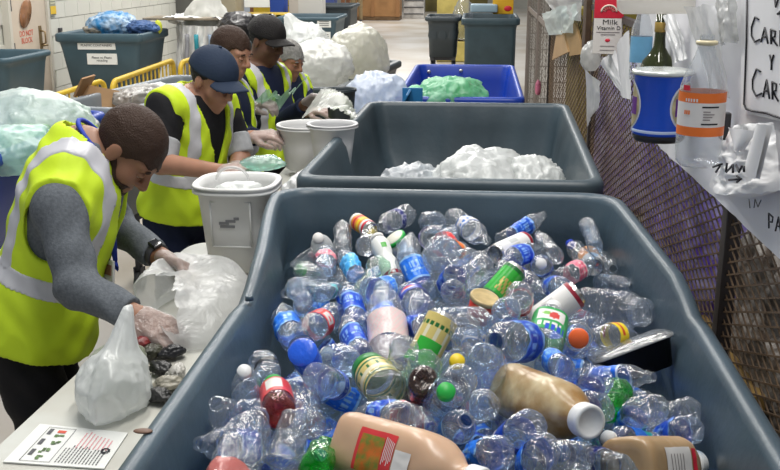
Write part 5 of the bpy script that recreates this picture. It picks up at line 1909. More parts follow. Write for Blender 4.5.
for k, (x, z, w, hgt, c, lab) in enumerate(((-0.5, 1.57, 0.5, 0.3, (0.6, 0.45, 0.1), 'yellow'), (0.4, 1.57, 0.5, 0.35, (0.55, 0.55, 0.52), 'white'), (-0.45, 1.02, 0.6, 0.35, (0.5, 0.36, 0.05), 'ochre'), (0.45, 1.02, 0.5, 0.3, (0.1, 0.14, 0.4), 'dark blue'))):
    o = MB().box((0, 0, hgt / 2), (w, 0.5, hgt), bev=0.01).build('storage_box', mat('box_%d' % k, c, 0.5, 0.3), None, (-3.55 + x, 20.2, z))
    tag(o, lab + ' box on the rack with yellow beams far behind the sorters', 'box')
# dark bags behind the third and fourth sorters
bag('black_bag', Yp(240, 27, 9.2), (0.24, 0.25, 0.14), 98, mat('black_film', (0.018, 0.016, 0.017), 0.35, 0.5, bump=0.3), 'black rubbish bag behind the man in the black cap', sc=2.2)
sup = tag(empty('utility_cart', (-1.92, 9.2, 0)), 'low dark utility cart under the black rubbish bag', 'cart')
zt = float(Yp(240, 27, 9.2)[2]) - 0.11
MB().box((0, 0, zt - 0.02), (0.5, 0.5, 0.04), bev=0.005).build('deck', dark_poly, sup)
for x in (-0.2, 0.2):
    for y in (-0.2, 0.2):
        MB().box((x, y, (zt - 0.04) / 2), (0.04, 0.04, zt - 0.04)).build('leg', dark_poly, sup)
# boxes behind the teal cart, blue barrel
for k, (px, py, y, sx, sz, c, lab) in enumerate(((312, 8, 17.6, 0.42, 0.36, (0.62, 0.60, 0.56), 'white carton stacked behind the teal grey cart'), (299, 6, 18.4, 0.3, 0.4, (0.55, 0.5, 0.44), 'beige carton left of the white one behind the teal grey cart'),
                                               (279, 4, 18.6, 0.26, 0.4, (0.03, 0.08, 0.36), 'blue box behind the grey haired sorter'))):
    p = Yp(px, py, y)
    hh = float(p[2]) + sz / 2
    o = MB().box((0, 0, -hh / 2 + sz / 2), (sx, 0.4, hh), bev=0.01).build('carton', mat('carton_%d' % k, c, 0.6, 0.3), None, (p[0], p[1], p[2]))
    tag(o, lab, 'box')
# wooden crate and goods at the far end
cr = tag(empty('wooden_crate', (-3.45, 33.5, 0)), 'big orange brown wooden crate at the far end of the aisle', 'crate')
cw = mat('crate_plywood', (0.42, 0.22, 0.09), 0.6, 0.3, vary=0.25, vscale=3)
MB().box((0, 0, 0.62), (1.75, 1.0, 1.0), bev=0.02).build('box', cw, cr)
for x in (-0.8, 0, 0.8):
    MB().box((x, -0.52, 0.62), (0.1, 0.04, 1.0)).build('batten', mat('crate_batten', (0.34, 0.17, 0.07), 0.6, 0.3), cr)
MB().box((0, 0, 0.06), (1.75, 1.0, 0.11)).build('skid', wood, cr)
o = MB().box((0, 0, 0.35), (0.7, 0.6, 0.7), bev=0.02).build('white_goods', mat('goods_white', (0.6, 0.58, 0.55), 0.5, 0.3, vary=0.4, vscale=4), None, (-2.2, 34.6, 0))
tag(o, 'stack of pale goods right of the wooden crate', 'goods')
for k in range(3):
    MB().box((0, -0.31, 0.15 + 0.22 * k), (0.66, 0.02, 0.03)).build('dark_gap', darkm, o)
o = MB().lathe([(0, 0), (0.16, 0), (0.15, 0.1), (0.04, 0.6), (0.0, 0.62)], 20).build('traffic_cone', mat('cone_orange', (0.75, 0.33, 0.04), 0.5, 0.3), None, (-3.0, 21.0, 0))
tag(o, 'orange cone on the floor by the dark cart and wooden crate', 'cone')
o = MB().box((0, 0, 0.5), (3.0, 0.8, 1.0), bev=0.03).build('olive_machine', mat('olive_paint', (0.16, 0.13, 0.04), 0.5, 0.3, vary=0.5, vscale=2), None, (-1.2, 39.5, 0))
tag(o, 'long low olive machine at the far back of the hall', 'machine')
# behind the aisle carts
yb = tag(empty('yellow_crate_stack', (-0.50, 19.5, 0)), 'yellow plastic crates stacked behind the aisle cart', 'crate')
for k in range(3):
    MB().box((0, 0, 0.2 + 0.41 * k), (0.6, 0.5, 0.38), bev=0.02).build('crate', mat('crate_yellow', (0.62, 0.50, 0.14), 0.5, 0.4, vary=0.3, vscale=5), yb)
o = bag_mesh((0.14, 0.2, 0.34), 99, amp=0.2, sub=4).build('plastic_bag', clear('clear_pet', (0.84, 0.86, 0.88), 0.12, refl=0.10, bump=0.25), None, Yp(463, 20, 13.9))
tag(o, 'clear bag of bottles squeezed between the two aisle carts', 'bag')
o = MB().box((0, 0, 0), (0.26, 0.3, 0.24), bev=0.01).build('yellow_box', mat('box_yellow', (0.72, 0.40, 0.02), 0.45, 0.4), None, Yp(503, 4, 13.2))
MB().ball((0.06, -0.15, -0.05), (0.05, 0.01, 0.035)).build('red_spot', card_red, o)
tag(o, 'bright yellow box with a red mark standing on the tall teal cart', 'box')
o = MB().box((0, 0, 0), (0.34, 0.3, 0.10), bev=0.02).build('blue_tray', mat('pale_blue_lid', (0.30, 0.42, 0.50), 0.4, 0.4), None, Yp(484, 8, 13.1))
tag(o, 'pale blue tray on the tall teal cart left of the yellow box', 'tray')
# kind, label, centre, axis towards the cap, length, radius, description
PILE = [
('soda_clear','navy',(-0.222,2.675,1.157),(-0.32,-0.95,0.05),0.200,0.0322,'clear crushed bottle with navy blue label just above the white lid with green edge'),
('soda_clear',None,(-0.121,2.673,1.154),(-0.20,0.95,-0.24),0.200,0.0322,'clear crushed bottle just above the orange label bottle'),
('water',None,(-0.369,2.685,1.107),(-0.15,0.94,0.30),0.178,0.0287,'clear water bottle right of the hazy white milk bottle'),
('smallcan_orange',None,(-0.315,2.724,1.129),(-0.56,0.83,0.07),0.100,0.0244,'small can striped orange red and yellow at the far side'),
('water_yellowcap',None,(-0.283,2.592,1.120),(0.00,1.00,-0.02),0.178,0.0287,'yellow capped clear bottle just below the small orange striped can'),
('yogurt',None,(-0.222,2.410,1.127),(-0.36,0.79,0.50),0.157,0.0244,'slim white yogurt bottle with a dark red tip'),
('tub_green',None,(-0.195,2.524,1.128),(-0.55,-0.24,0.80),0.061,0.0313,'white round lid with a green edge on a small tub'),
('water','aqua',(-0.309,2.403,1.106),(-0.36,0.91,0.20),0.178,0.0287,'clear water bottle with aqua blue label right of the hazy white milk bottle'),
('water','pink',(-0.385,2.478,1.101),(-0.12,0.99,0.04),0.178,0.0287,'clear water bottle with pink label just below the hazy white milk bottle'),
('milk_bottle',None,(-0.417,2.621,1.094),(-0.03,-0.81,0.58),0.131,0.0305,'hazy white round milk bottle at the far left of the pile'),
('soda_clear',None,(-0.404,2.350,1.056),(-0.51,-0.85,0.15),0.200,0.0322,'clear crushed bottle just above the bottle with red and white label'),
('soda_greencap',None,(-0.415,2.362,1.096),(-0.34,0.92,-0.19),0.200,0.0322,'green capped clear bottle just below the hazy white milk bottle'),
('water','teal',(-0.349,2.237,1.091),(-0.02,-0.96,0.27),0.178,0.0287,'clear water bottle with teal label just above the bottle with red and white label'),
('cup',None,(-0.428,2.487,1.070),(-0.60,-0.04,0.80),0.096,0.0365,'clear cup just below the hazy white milk bottle'),
('water','blue',(-0.266,2.102,1.106),(-0.25,0.95,0.20),0.178,0.0287,'clear water bottle with blue label right of the bottle with red and white label'),
('soda_greentint',None,(-0.241,2.262,1.108),(-0.17,-0.97,-0.20),0.200,0.0322,'pale green tinted bottle just below the slim white yogurt bottle'),
('water','brightblue',(-0.142,2.276,1.143),(-0.41,0.68,0.61),0.178,0.0287,'clear water bottle with bright blue label just below the white lid with green edge'),
('soda_clear','cola',(-0.130,2.091,1.131),(-0.27,0.96,-0.04),0.200,0.0322,'bottle with navy label and red white and blue round emblem'),
('soda_clear',None,(-0.162,2.415,1.137),(0.01,1.00,0.03),0.200,0.0322,'clear crushed bottle just below the white lid with green edge'),
('big_clear',None,(-0.091,2.316,1.143),(-0.16,0.85,-0.51),0.235,0.0435,'wide clear bottle just below the orange label bottle'),
('soda_clear','red',(-0.078,2.508,1.139),(0.19,0.97,0.17),0.200,0.0322,'clear crushed bottle with red label left of the orange label bottle'),
('soda_clear','purple',(-0.112,2.496,1.159),(-0.13,0.95,-0.28),0.200,0.0322,'clear crushed bottle with purple blue label left of the orange label bottle'),
('water','orange',(-0.048,2.428,1.151),(0.26,0.91,-0.32),0.178,0.0287,'clear bottle with a small orange label far in the pile'),
('soda_clear','white',(-0.015,2.612,1.156),(0.49,-0.87,-0.09),0.200,0.0322,'clear crushed bottle with white label just above the orange label bottle'),
('water','blue2',(0.131,2.702,1.133),(0.72,0.65,0.26),0.178,0.0287,'clear water bottle with deep blue label just above the white can with maroon rim'),
('whitecan_ring',None,(0.097,2.524,1.129),(0.64,0.76,0.09),0.131,0.0287,'white can with a maroon ring at its green end'),
('water',None,(0.314,2.683,1.139),(-0.09,0.97,0.23),0.178,0.0287,'clear water bottle just above the orange can'),
('water_bluecap',None,(0.284,2.682,1.078),(-0.14,0.99,-0.02),0.178,0.0287,'blue capped clear bottle left of the orange can'),
('can_orange',None,(0.322,2.688,1.052),(-0.07,0.99,0.08),0.106,0.0287,'orange topped can at the right far side of the pile'),
('water','pink',(0.262,2.506,1.075),(0.58,0.81,0.03),0.178,0.0287,'clear water bottle with pink label left of the orange can'),
('water',None,(0.373,2.536,1.029),(0.36,-0.91,0.22),0.178,0.0287,'clear water bottle just above the large clear container'),
('can_green',None,(0.069,2.222,1.128),(0.62,0.51,0.60),0.106,0.0287,'green drink can with gold pattern lying on the bottles'),
('tub_gold',None,(0.018,2.051,1.128),(0.28,-0.20,0.94),0.061,0.0313,'red tub with a gold lid facing up'),
('water','navy',(0.110,2.288,1.122),(0.50,-0.86,0.04),0.178,0.0287,'clear water bottle with navy blue label right of the green drink can'),
('water_whitecap','blue',(0.170,2.426,1.112),(-0.08,-0.93,0.35),0.178,0.0287,'white capped clear bottle with blue label right of the white can with maroon rim'),
('soda_clear','red',(0.103,2.126,1.117),(0.04,0.86,-0.51),0.200,0.0322,'clear crushed bottle with red label just below the green drink can'),
('can_white',None,(0.185,2.159,1.093),(0.79,0.20,0.58),0.133,0.0330,'long white can with a dark red end on the pile'),
('juice_green',None,(0.164,2.046,1.091),(0.18,0.96,0.20),0.174,0.0391,'juice bottle with green and white label and red apple picture'),
('orangecap',None,(0.227,2.041,1.074),(-0.09,-0.95,0.30),0.174,0.0348,'bottle with an orange cap pointing at the viewer'),
('water','yellow',(0.322,2.167,1.032),(0.65,0.75,-0.13),0.178,0.0287,'clear bottle with yellow and orange label near the black tray'),
('container_clear',None,(0.348,2.358,1.028),(0.54,-0.82,0.22),0.209,0.0478,'large clear rounded container by the right cart wall'),
('tray',None,(0.349,2.100,1.027),(-0.49,-0.70,0.52),0.174,0.0435,'black plastic tray with a clear lid by the right cart wall'),
('water','brightblue2',(0.286,1.910,1.038),(0.77,-0.55,0.33),0.178,0.0287,'clear water bottle with bright blue label just above the bright green crushed bottle'),
('soda_green',None,(0.269,1.781,1.042),(-0.26,-0.95,0.16),0.200,0.0322,'bright green crushed bottle near the right cart wall'),
('water_bluecap',None,(0.393,1.839,0.990),(-0.13,0.87,-0.47),0.178,0.0287,'clear bottle with a blue cap beside the right cart wall'),
('jug_amber',None,(0.137,1.633,1.098),(0.44,-0.88,0.20),0.270,0.0520,'large amber stained jug with white cap lying across the pile'),
('big_clear','blue',(0.080,1.887,1.116),(-0.35,-0.88,0.32),0.235,0.0435,'wide clear bottle with blue label left of the apple picture juice bottle'),
('big_clear',None,(0.026,1.734,1.112),(0.07,-0.65,0.76),0.235,0.0435,'wide clear bottle right of the bottle with big yellow cap'),
('water_yellowcap',None,(-0.036,1.706,1.116),(0.13,-0.74,0.66),0.178,0.0287,'clear bottle with a big yellow cap pointing up'),
('can_goldgreen',None,(-0.080,1.840,1.131),(0.43,0.49,0.76),0.119,0.0322,'gold and green can standing tilted in the middle of the pile'),
('jar_gold',None,(-0.167,1.690,1.107),(-0.39,0.92,-0.05),0.139,0.0374,'clear jar with gold label and dark green lid'),
('soda_clear','darknavy',(-0.038,1.637,1.114),(-0.25,0.74,-0.62),0.200,0.0322,'clear bottle with dark navy label in the middle of the pile'),
('soda_brown',None,(-0.092,1.614,1.112),(-0.14,0.70,-0.70),0.200,0.0322,'dark brown small bottle near the gold labelled jar'),
('soda_greentint',None,(-0.101,1.691,1.111),(-0.30,0.69,-0.66),0.200,0.0322,'pale green tinted bottle just above the dark brown bottle'),
('water_blackcap',None,(-0.130,1.757,1.115),(-0.06,0.80,-0.60),0.178,0.0287,'clear bottle with black cap right of the gold labelled jar'),
('big_clear','fadedpink',(-0.174,1.928,1.123),(-0.16,0.87,0.47),0.235,0.0435,'large upright clear bottle with faded pink print'),
('water','blue',(-0.242,1.909,1.099),(-0.33,0.94,0.10),0.178,0.0287,'clear water bottle with blue label left of the upright clear bottle with pink print'),
('water','blue',(-0.115,1.949,1.115),(-0.35,0.88,-0.33),0.178,0.0287,'clear water bottle with blue label just above the gold and green can'),
('soda_clear','black',(-0.015,1.967,1.128),(0.63,-0.72,0.29),0.200,0.0322,'clear bottle with dark lettering ZE along its side'),
('soda_clear',None,(0.071,2.026,1.118),(0.01,0.87,-0.50),0.200,0.0322,'clear crushed bottle right of the gold lidded red tub'),
('soda_clear',None,(-0.012,1.867,1.125),(0.03,0.83,-0.56),0.200,0.0322,'clear crushed bottle just below the bottle lettered ZE'),
('soda_clear','redwhite',(-0.335,2.025,1.088),(-0.25,-0.96,0.10),0.200,0.0322,'clear bottle with red label and white panel at the left'),
('water','blueend',(-0.315,1.811,1.079),(0.05,0.74,-0.67),0.178,0.0287,'clear bottle whose blue wrapped round end faces the viewer'),
('water_whitecap','bluering',(-0.261,1.717,1.088),(0.18,0.85,-0.50),0.178,0.0287,'white capped clear bottle with wide blue label ring left of the gold labelled jar'),
('soda_greenneck','redtag',(-0.358,1.679,1.077),(-0.25,0.95,-0.16),0.200,0.0322,'red bottle with green neck and white label at left'),
('soda_clear','blackring',(-0.418,1.860,1.056),(-0.28,0.95,-0.12),0.200,0.0322,'clear crushed bottle with black ring just above the red bottle with green neck'),
('soda_clear','brightblue',(-0.413,2.074,1.064),(-0.37,0.93,0.05),0.200,0.0322,'clear crushed bottle with bright blue label left of the bottle with red and white label'),
('soda_clear',None,(-0.303,1.654,1.064),(-0.23,0.97,-0.09),0.200,0.0322,'clear crushed bottle right of the red bottle with green neck'),
('water_whitecap',None,(-0.263,1.827,1.096),(-0.41,0.87,-0.27),0.178,0.0287,'white capped clear bottle right of the bottle with blue round end'),
('water_whitecap',None,(-0.433,1.751,1.049),(0.14,-0.62,0.77),0.178,0.0287,'white capped clear bottle left of the red bottle with green neck'),
('soda_clear',None,(-0.434,1.632,1.042),(-0.06,-0.65,0.75),0.200,0.0322,'clear crushed bottle just above the ribbed reddish bottle'),
('soda_clear',None,(-0.389,1.657,1.047),(-0.03,0.89,-0.45),0.200,0.0322,'clear crushed bottle just below the red bottle with green neck'),
('soda_clear','blue',(-0.410,1.563,1.031),(-0.43,-0.79,0.43),0.200,0.0322,'clear crushed bottle with blue label just above the ribbed reddish bottle'),
('big_clear','ribred',(-0.373,1.463,1.074),(0.00,0.99,0.15),0.235,0.0435,'big ribbed clear bottle with reddish bottom at lower left'),
('cup_black',None,(-0.303,1.519,1.068),(-0.12,-0.70,-0.71),0.096,0.0365,'clear cup with rimmed mouth and black cap at the lower left'),
('soda_green',None,(-0.236,1.439,1.085),(-0.08,0.94,-0.33),0.200,0.0322,'green crushed bottle right of the clear cup with black cap'),
('jug_tan',None,(-0.084,1.371,1.116),(0.79,-0.60,0.11),0.270,0.0520,'big tan jug with red picture label at the bottom of the picture'),
('water','blue',(-0.139,1.521,1.122),(-0.48,0.81,-0.34),0.178,0.0287,'clear water bottle with blue label just below the gold labelled jar'),
('soda_clear','redpink',(-0.105,1.545,1.104),(0.46,-0.85,0.26),0.200,0.0322,'clear crushed bottle with red pink label just below the dark brown bottle'),
('soda_greencap',None,(-0.053,1.564,1.112),(0.14,-0.70,0.70),0.200,0.0322,'green capped clear bottle just below the dark navy label bottle'),
('water','tealblue',(-0.025,1.500,1.107),(0.24,-0.66,0.71),0.178,0.0287,'bottle with teal blue label right of the tan jug'),
('soda_clear',None,(0.016,1.594,1.108),(0.16,-0.85,0.51),0.200,0.0322,'clear crushed bottle right of the dark navy label bottle'),
('water_whitecap','bluedot',(0.069,1.497,1.099),(-0.26,0.71,-0.65),0.178,0.0287,'white capped clear bottle with blue label and orange dot just below the amber stained jug'),
('water','brightblue',(0.019,1.417,1.106),(-0.31,0.79,-0.53),0.178,0.0287,'clear water bottle with bright blue label just below the teal blue label bottle'),
('soda_clear','brightblue',(0.098,1.432,1.092),(-0.14,0.77,-0.62),0.200,0.0322,'clear crushed bottle with bright blue label just below the amber stained jug'),
('water_whitecap','bluegreen',(0.289,1.649,1.024),(-0.62,-0.67,0.42),0.178,0.0287,'white capped clear bottle with blue green label left of the brown jug with white cap'),
('water','blue',(0.375,1.748,0.994),(-0.28,0.75,-0.60),0.178,0.0287,'clear water bottle with blue label just below the blue capped bottle'),
('jug_brown',None,(0.331,1.584,1.016),(0.59,0.73,-0.34),0.270,0.0500,'brown jug with white label and white cap in the lower right corner'),
('water','navy',(0.140,1.484,1.081),(-0.23,0.88,-0.42),0.178,0.0287,'clear water bottle with navy blue label just below the amber stained jug'),
('water','navy',(0.217,1.500,1.061),(-0.27,0.90,-0.35),0.178,0.0287,'clear water bottle with navy blue label left of the brown jug with white cap'),
('soda_clear',None,(0.336,1.825,1.011),(-0.01,0.94,-0.34),0.200,0.0322,'clear crushed bottle left of the blue capped bottle'),
('water','blue',(0.213,1.756,1.066),(-0.22,0.67,-0.71),0.178,0.0287,'clear water bottle with blue label left of the bright green crushed bottle'),
('water','blue',(-0.051,2.194,1.141),(-0.24,0.79,-0.57),0.178,0.0287,'clear water bottle with blue label just below the orange label bottle'),
('water',None,(-0.017,2.368,1.143),(0.25,0.95,-0.21),0.178,0.0287,'clear water bottle just below the orange label bottle'),
('soda_clear',None,(0.012,2.295,1.140),(0.29,0.96,-0.05),0.200,0.0322,'clear crushed bottle left of the green drink can'),
('water',None,(-0.042,2.109,1.136),(-0.17,-0.82,0.54),0.178,0.0287,'clear water bottle just above the bottle lettered ZE'),
('water',None,(0.197,2.598,1.111),(-0.19,0.98,0.02),0.178,0.0287,'clear water bottle right of the white can with maroon rim'),
('water','blue',(0.200,2.303,1.098),(0.13,-0.95,0.28),0.178,0.0287,'clear water bottle with blue label just above the long white can'),
('soda_clear','brightblue',(-0.204,2.173,1.121),(0.27,0.93,-0.24),0.200,0.0322,'clear crushed bottle with bright blue label left of the navy bottle with round emblem'),
('water',None,(-0.388,2.146,1.079),(-0.16,0.83,-0.54),0.178,0.0287,'clear water bottle just above the bottle with red and white label'),
('water','brightblue',(0.166,1.849,1.087),(-0.11,0.96,-0.24),0.178,0.0287,'clear water bottle with bright blue label just below the orange capped bottle'),
('water','brightblue',(0.294,1.718,1.027),(-0.03,0.71,-0.70),0.178,0.0287,'clear water bottle with bright blue label just below the bright green crushed bottle'),
('soda_clear','blue',(0.188,1.694,1.075),(-0.45,0.84,-0.30),0.200,0.0322,'clear crushed bottle with blue label right of the amber stained jug'),
('water',None,(-0.423,1.692,1.055),(0.32,-0.60,0.73),0.178,0.0287,'clear water bottle left of the red bottle with green neck'),
('water','brightblue',(-0.197,2.049,1.105),(0.35,0.94,-0.00),0.178,0.0287,'clear water bottle with bright blue label just above the upright clear bottle with pink print'),
('water',None,(-0.401,2.219,1.090),(0.06,0.86,-0.51),0.178,0.0287,'clear water bottle just below the hazy white milk bottle'),
('water',None,(0.372,2.682,1.042),(0.10,-0.99,0.09),0.178,0.0287,'clear water bottle right of the orange can'),
('water','blue',(0.110,2.443,1.132),(-0.47,-0.87,0.11),0.178,0.0287,'clear water bottle with blue label just below the white can with maroon rim'),
('soda_clear','blue',(-0.003,1.726,0.969),(-0.60,0.78,-0.19),0.200,0.0322,'clear dented bottle with blue label just below the teal blue label bottle'),
('water',None,(0.312,1.858,0.828),(-0.56,-0.82,-0.12),0.181,0.0287,'half buried clear ribbed water bottle left of the brown jug with white cap'),
('big_clear',None,(-0.231,2.544,1.012),(-0.37,-0.93,0.05),0.225,0.0435,'half buried wide clear bottle just below the slim white yogurt bottle'),
('water','white',(0.259,1.652,0.929),(0.09,-1.00,-0.04),0.168,0.0287,'half buried clear ribbed water bottle with white label just below the bright green crushed bottle'),
('water',None,(0.141,1.968,0.966),(-0.44,-0.84,0.30),0.174,0.0287,'half buried clear ribbed water bottle just above the amber stained jug'),
('water','navy',(-0.123,2.405,1.006),(-0.76,0.65,0.08),0.173,0.0287,'clear ribbed water bottle with navy label right of the navy bottle with round emblem'),
('soda_clear',None,(-0.177,1.930,0.995),(-0.82,0.54,-0.16),0.206,0.0322,'half buried clear dented bottle right of the gold labelled jar'),
('soda_clear','brightblue',(-0.224,1.605,1.003),(0.13,0.97,0.20),0.178,0.0322,'clear dented bottle with bright blue label right of the clear cup with black cap'),
('big_clear','blue',(0.203,2.082,0.927),(-1.00,0.01,0.03),0.223,0.0435,'half buried wide clear bottle with blue label just above the amber stained jug'),
('water','navy',(-0.044,2.494,1.027),(-0.97,-0.23,-0.03),0.170,0.0287,'clear ribbed water bottle with navy label just above the gold lidded red tub'),
('water','blue',(-0.092,1.765,0.982),(0.21,0.39,0.90),0.163,0.0287,'half buried clear ribbed water bottle with blue label just below the dark brown bottle'),
('water','brightblue',(0.098,1.698,0.961),(0.21,0.98,-0.06),0.159,0.0287,'half buried clear ribbed water bottle with bright blue label right of the dark brown bottle'),
('soda_clear',None,(0.010,1.992,0.920),(-0.80,0.14,0.58),0.190,0.0322,'half buried clear dented bottle right of the dark navy label bottle'),
('water','blue',(-0.226,1.615,0.944),(0.79,0.58,-0.20),0.176,0.0287,'half buried clear ribbed water bottle with blue label just below the gold labelled jar'),
('soda_clear',None,(-0.097,2.382,0.929),(-0.73,-0.66,0.16),0.202,0.0322,'half buried clear dented bottle just above the gold and green can'),
('water','brightblue',(-0.083,1.841,0.911),(0.81,0.59,-0.06),0.181,0.0287,'half buried clear ribbed water bottle with bright blue label just below the dark brown bottle'),
('big_clear',None,(0.047,1.979,0.978),(0.50,0.87,0.03),0.205,0.0435,'wide clear bottle right of the dark navy label bottle'),
('water',None,(-0.145,2.624,1.047),(-0.78,0.60,0.16),0.158,0.0287,'half buried clear ribbed water bottle just below the white lid with green edge'),
('soda_clear','blue',(0.332,2.275,0.901),(-0.87,0.21,-0.45),0.175,0.0322,'clear dented bottle with blue label just below the black tray'),
('water',None,(-0.293,1.826,0.922),(-0.81,0.58,0.09),0.176,0.0287,'clear ribbed water bottle right of the clear cup with black cap'),
('soda_clear',None,(-0.015,2.676,0.989),(0.22,-0.90,-0.39),0.203,0.0322,'half buried clear dented bottle just above the gold lidded red tub'),
('water','brightblue',(-0.343,2.035,0.947),(-0.36,0.87,0.34),0.181,0.0287,'half buried clear ribbed water bottle with bright blue label left of the gold labelled jar'),
('water','brightblue',(-0.263,1.918,0.965),(0.85,0.09,-0.52),0.174,0.0287,'clear ribbed water bottle with bright blue label left of the gold labelled jar'),
('water','blue',(-0.266,2.656,1.000),(-0.84,-0.45,-0.30),0.172,0.0287,'half buried clear ribbed water bottle with blue label just below the slim white yogurt bottle'),
('big_clear','brightblue',(0.364,2.147,0.870),(0.31,-0.95,0.05),0.232,0.0435,'half buried wide clear bottle with bright blue label right of the bright green crushed bottle'),
('soda_clear',None,(0.339,2.427,0.863),(-0.83,-0.50,0.27),0.207,0.0322,'clear dented bottle just below the bottle with yellow label'),
('water','blue',(-0.179,1.695,0.980),(-0.28,0.96,-0.07),0.184,0.0287,'half buried clear ribbed water bottle with blue label left of the teal blue label bottle'),
('soda_clear','brightblue',(0.093,2.454,0.826),(0.98,0.07,0.17),0.180,0.0322,'half buried clear dented bottle with bright blue label just above the amber stained jug'),
('soda_clear',None,(0.126,2.438,0.997),(0.88,-0.48,-0.01),0.178,0.0322,'half buried clear dented bottle just below the green drink can'),
('water','brightblue',(0.198,1.879,0.898),(0.76,0.65,-0.04),0.166,0.0287,'half buried clear ribbed water bottle with bright blue label just below the amber stained jug'),
('soda_clear',None,(-0.293,2.023,0.976),(0.02,0.97,-0.23),0.173,0.0322,'half buried clear dented bottle right of the bottle with blue round end'),
('water','brightblue',(0.051,2.131,0.925),(0.91,0.40,0.09),0.178,0.0287,'half buried clear ribbed water bottle with bright blue label left of the amber stained jug'),
('water','brightblue',(-0.013,2.640,1.040),(0.82,0.25,0.51),0.156,0.0287,'half buried clear ribbed water bottle with bright blue label just below the orange label bottle'),
('soda_clear',None,(-0.034,2.528,0.976),(0.33,-0.93,-0.18),0.177,0.0322,'half buried clear dented bottle just above the bottle lettered ZE'),
('soda_clear',None,(-0.082,2.469,0.972),(-0.57,0.81,-0.15),0.205,0.0322,'half buried clear dented bottle left of the bottle lettered ZE'),
('water','red',(0.129,1.893,0.910),(0.60,0.76,0.24),0.176,0.0287,'half buried clear ribbed water bottle with red label just below the amber stained jug'),
('water',None,(-0.096,2.278,0.998),(0.91,-0.42,0.01),0.173,0.0287,'half buried clear ribbed water bottle just above the gold and green can'),
('soda_clear','brightblue',(-0.242,2.446,0.933),(0.62,0.36,-0.70),0.188,0.0322,'half buried clear dented bottle with bright blue label left of the gold and green can'),
('soda_clear','brightblue',(0.245,2.368,0.936),(-0.43,0.65,-0.63),0.196,0.0322,'half buried clear dented bottle with bright blue label left of the orange capped bottle'),
('soda_clear','brightblue',(0.226,2.228,0.983),(0.48,-0.88,0.06),0.175,0.0322,'clear dented bottle with bright blue label left of the orange capped bottle'),
('water','blue',(-0.275,2.400,0.912),(-0.97,0.16,0.17),0.174,0.0287,'half buried clear ribbed water bottle with blue label just above the gold labelled jar'),
('water',None,(0.080,2.622,1.024),(-0.90,0.32,-0.30),0.154,0.0287,'half buried clear ribbed water bottle just above the green drink can'),
('water',None,(0.271,2.503,0.926),(0.62,-0.45,-0.64),0.178,0.0287,'half buried clear ribbed water bottle just above the orange capped bottle'),
('soda_clear','blue',(-0.334,1.784,0.904),(-0.65,-0.30,0.70),0.198,0.0322,'half buried clear dented bottle with blue label just below the clear cup with black cap'),
('soda_clear','white',(0.044,2.153,0.978),(0.59,0.81,-0.07),0.197,0.0322,'half buried clear dented bottle with white label just below the bottle lettered ZE'),
('soda_clear',None,(-0.185,1.999,0.906),(0.91,0.27,-0.31),0.205,0.0322,'half buried clear dented bottle just below the gold labelled jar'),
('water','blue',(-0.344,2.264,0.930),(-0.67,-0.04,0.74),0.166,0.0287,'clear ribbed water bottle with blue label right of the bottle with blue round end'),
('big_clear','navy',(-0.073,2.355,0.868),(-0.33,-0.90,0.30),0.219,0.0435,'half buried wide clear bottle with navy label just above the bottle with big yellow cap'),
('soda_clear','blue',(-0.334,2.523,0.978),(-0.21,0.77,0.60),0.195,0.0322,'clear dented bottle with blue label just above the bottle with red and white label'),
('soda_clear',None,(-0.367,2.183,0.937),(-0.68,0.71,-0.18),0.200,0.0322,'half buried clear dented bottle just above the bottle with blue round end'),
('soda_clear',None,(0.190,1.875,0.958),(0.97,0.15,-0.19),0.189,0.0322,'half buried clear dented bottle just below the amber stained jug'),
('soda_clear','blue',(0.333,2.010,0.897),(-0.93,0.03,0.35),0.204,0.0322,'half buried clear dented bottle with blue label just below the bright green crushed bottle'),
('soda_clear',None,(0.310,1.920,0.877),(-0.76,-0.48,-0.44),0.203,0.0322,'half buried clear dented bottle just below the bright green crushed bottle'),
('soda_clear','blue',(-0.271,2.240,0.939),(0.07,0.95,-0.29),0.186,0.0322,'half buried clear dented bottle with blue label right of the bottle with blue round end'),
('soda_clear','blue',(-0.397,2.068,0.919),(0.18,0.97,-0.16),0.186,0.0322,'half buried clear dented bottle with blue label right of the red bottle with green neck'),
('soda_clear','blue',(-0.214,2.258,0.979),(0.72,-0.68,-0.10),0.198,0.0322,'half buried clear dented bottle with blue label just above the gold labelled jar'),
('water','brightblue',(-0.048,1.726,0.914),(0.66,0.69,-0.29),0.159,0.0287,'half buried clear ribbed water bottle with bright blue label just below the bottle lettered ZE'),
('water','blue',(-0.377,1.914,0.922),(0.96,0.23,-0.19),0.182,0.0287,'clear ribbed water bottle with blue label just above the clear cup with black cap'),
('soda_clear','brightblue',(0.242,2.198,0.925),(0.97,-0.23,-0.09),0.189,0.0322,'clear dented bottle with bright blue label just below the orange capped bottle'),
('soda_clear','white',(0.005,2.227,0.977),(-0.24,-0.89,-0.39),0.200,0.0322,'half buried clear dented bottle with white label just below the gold lidded red tub'),
('water','blue',(0.327,2.634,0.808),(-0.25,0.96,0.08),0.180,0.0287,'half buried clear ribbed water bottle with blue label just below the orange capped bottle'),
('soda_clear',None,(0.198,2.340,0.906),(-0.61,0.72,-0.35),0.193,0.0322,'clear dented bottle just below the apple picture juice bottle'),
('soda_clear',None,(0.135,2.274,0.994),(-0.42,0.90,0.11),0.199,0.0322,'half buried clear dented bottle left of the apple picture juice bottle'),
('water','red',(-0.027,1.847,0.986),(0.93,0.26,-0.26),0.184,0.0287,'half buried clear ribbed water bottle with red label just below the dark navy label bottle'),
('soda_clear',None,(0.113,2.558,1.010),(-0.98,-0.11,0.17),0.203,0.0322,'half buried clear dented bottle right of the green drink can'),
('big_clear','brightblue',(-0.282,1.679,0.941),(-0.54,-0.84,-0.09),0.204,0.0435,'wide clear bottle with bright blue label right of the clear cup with black cap'),
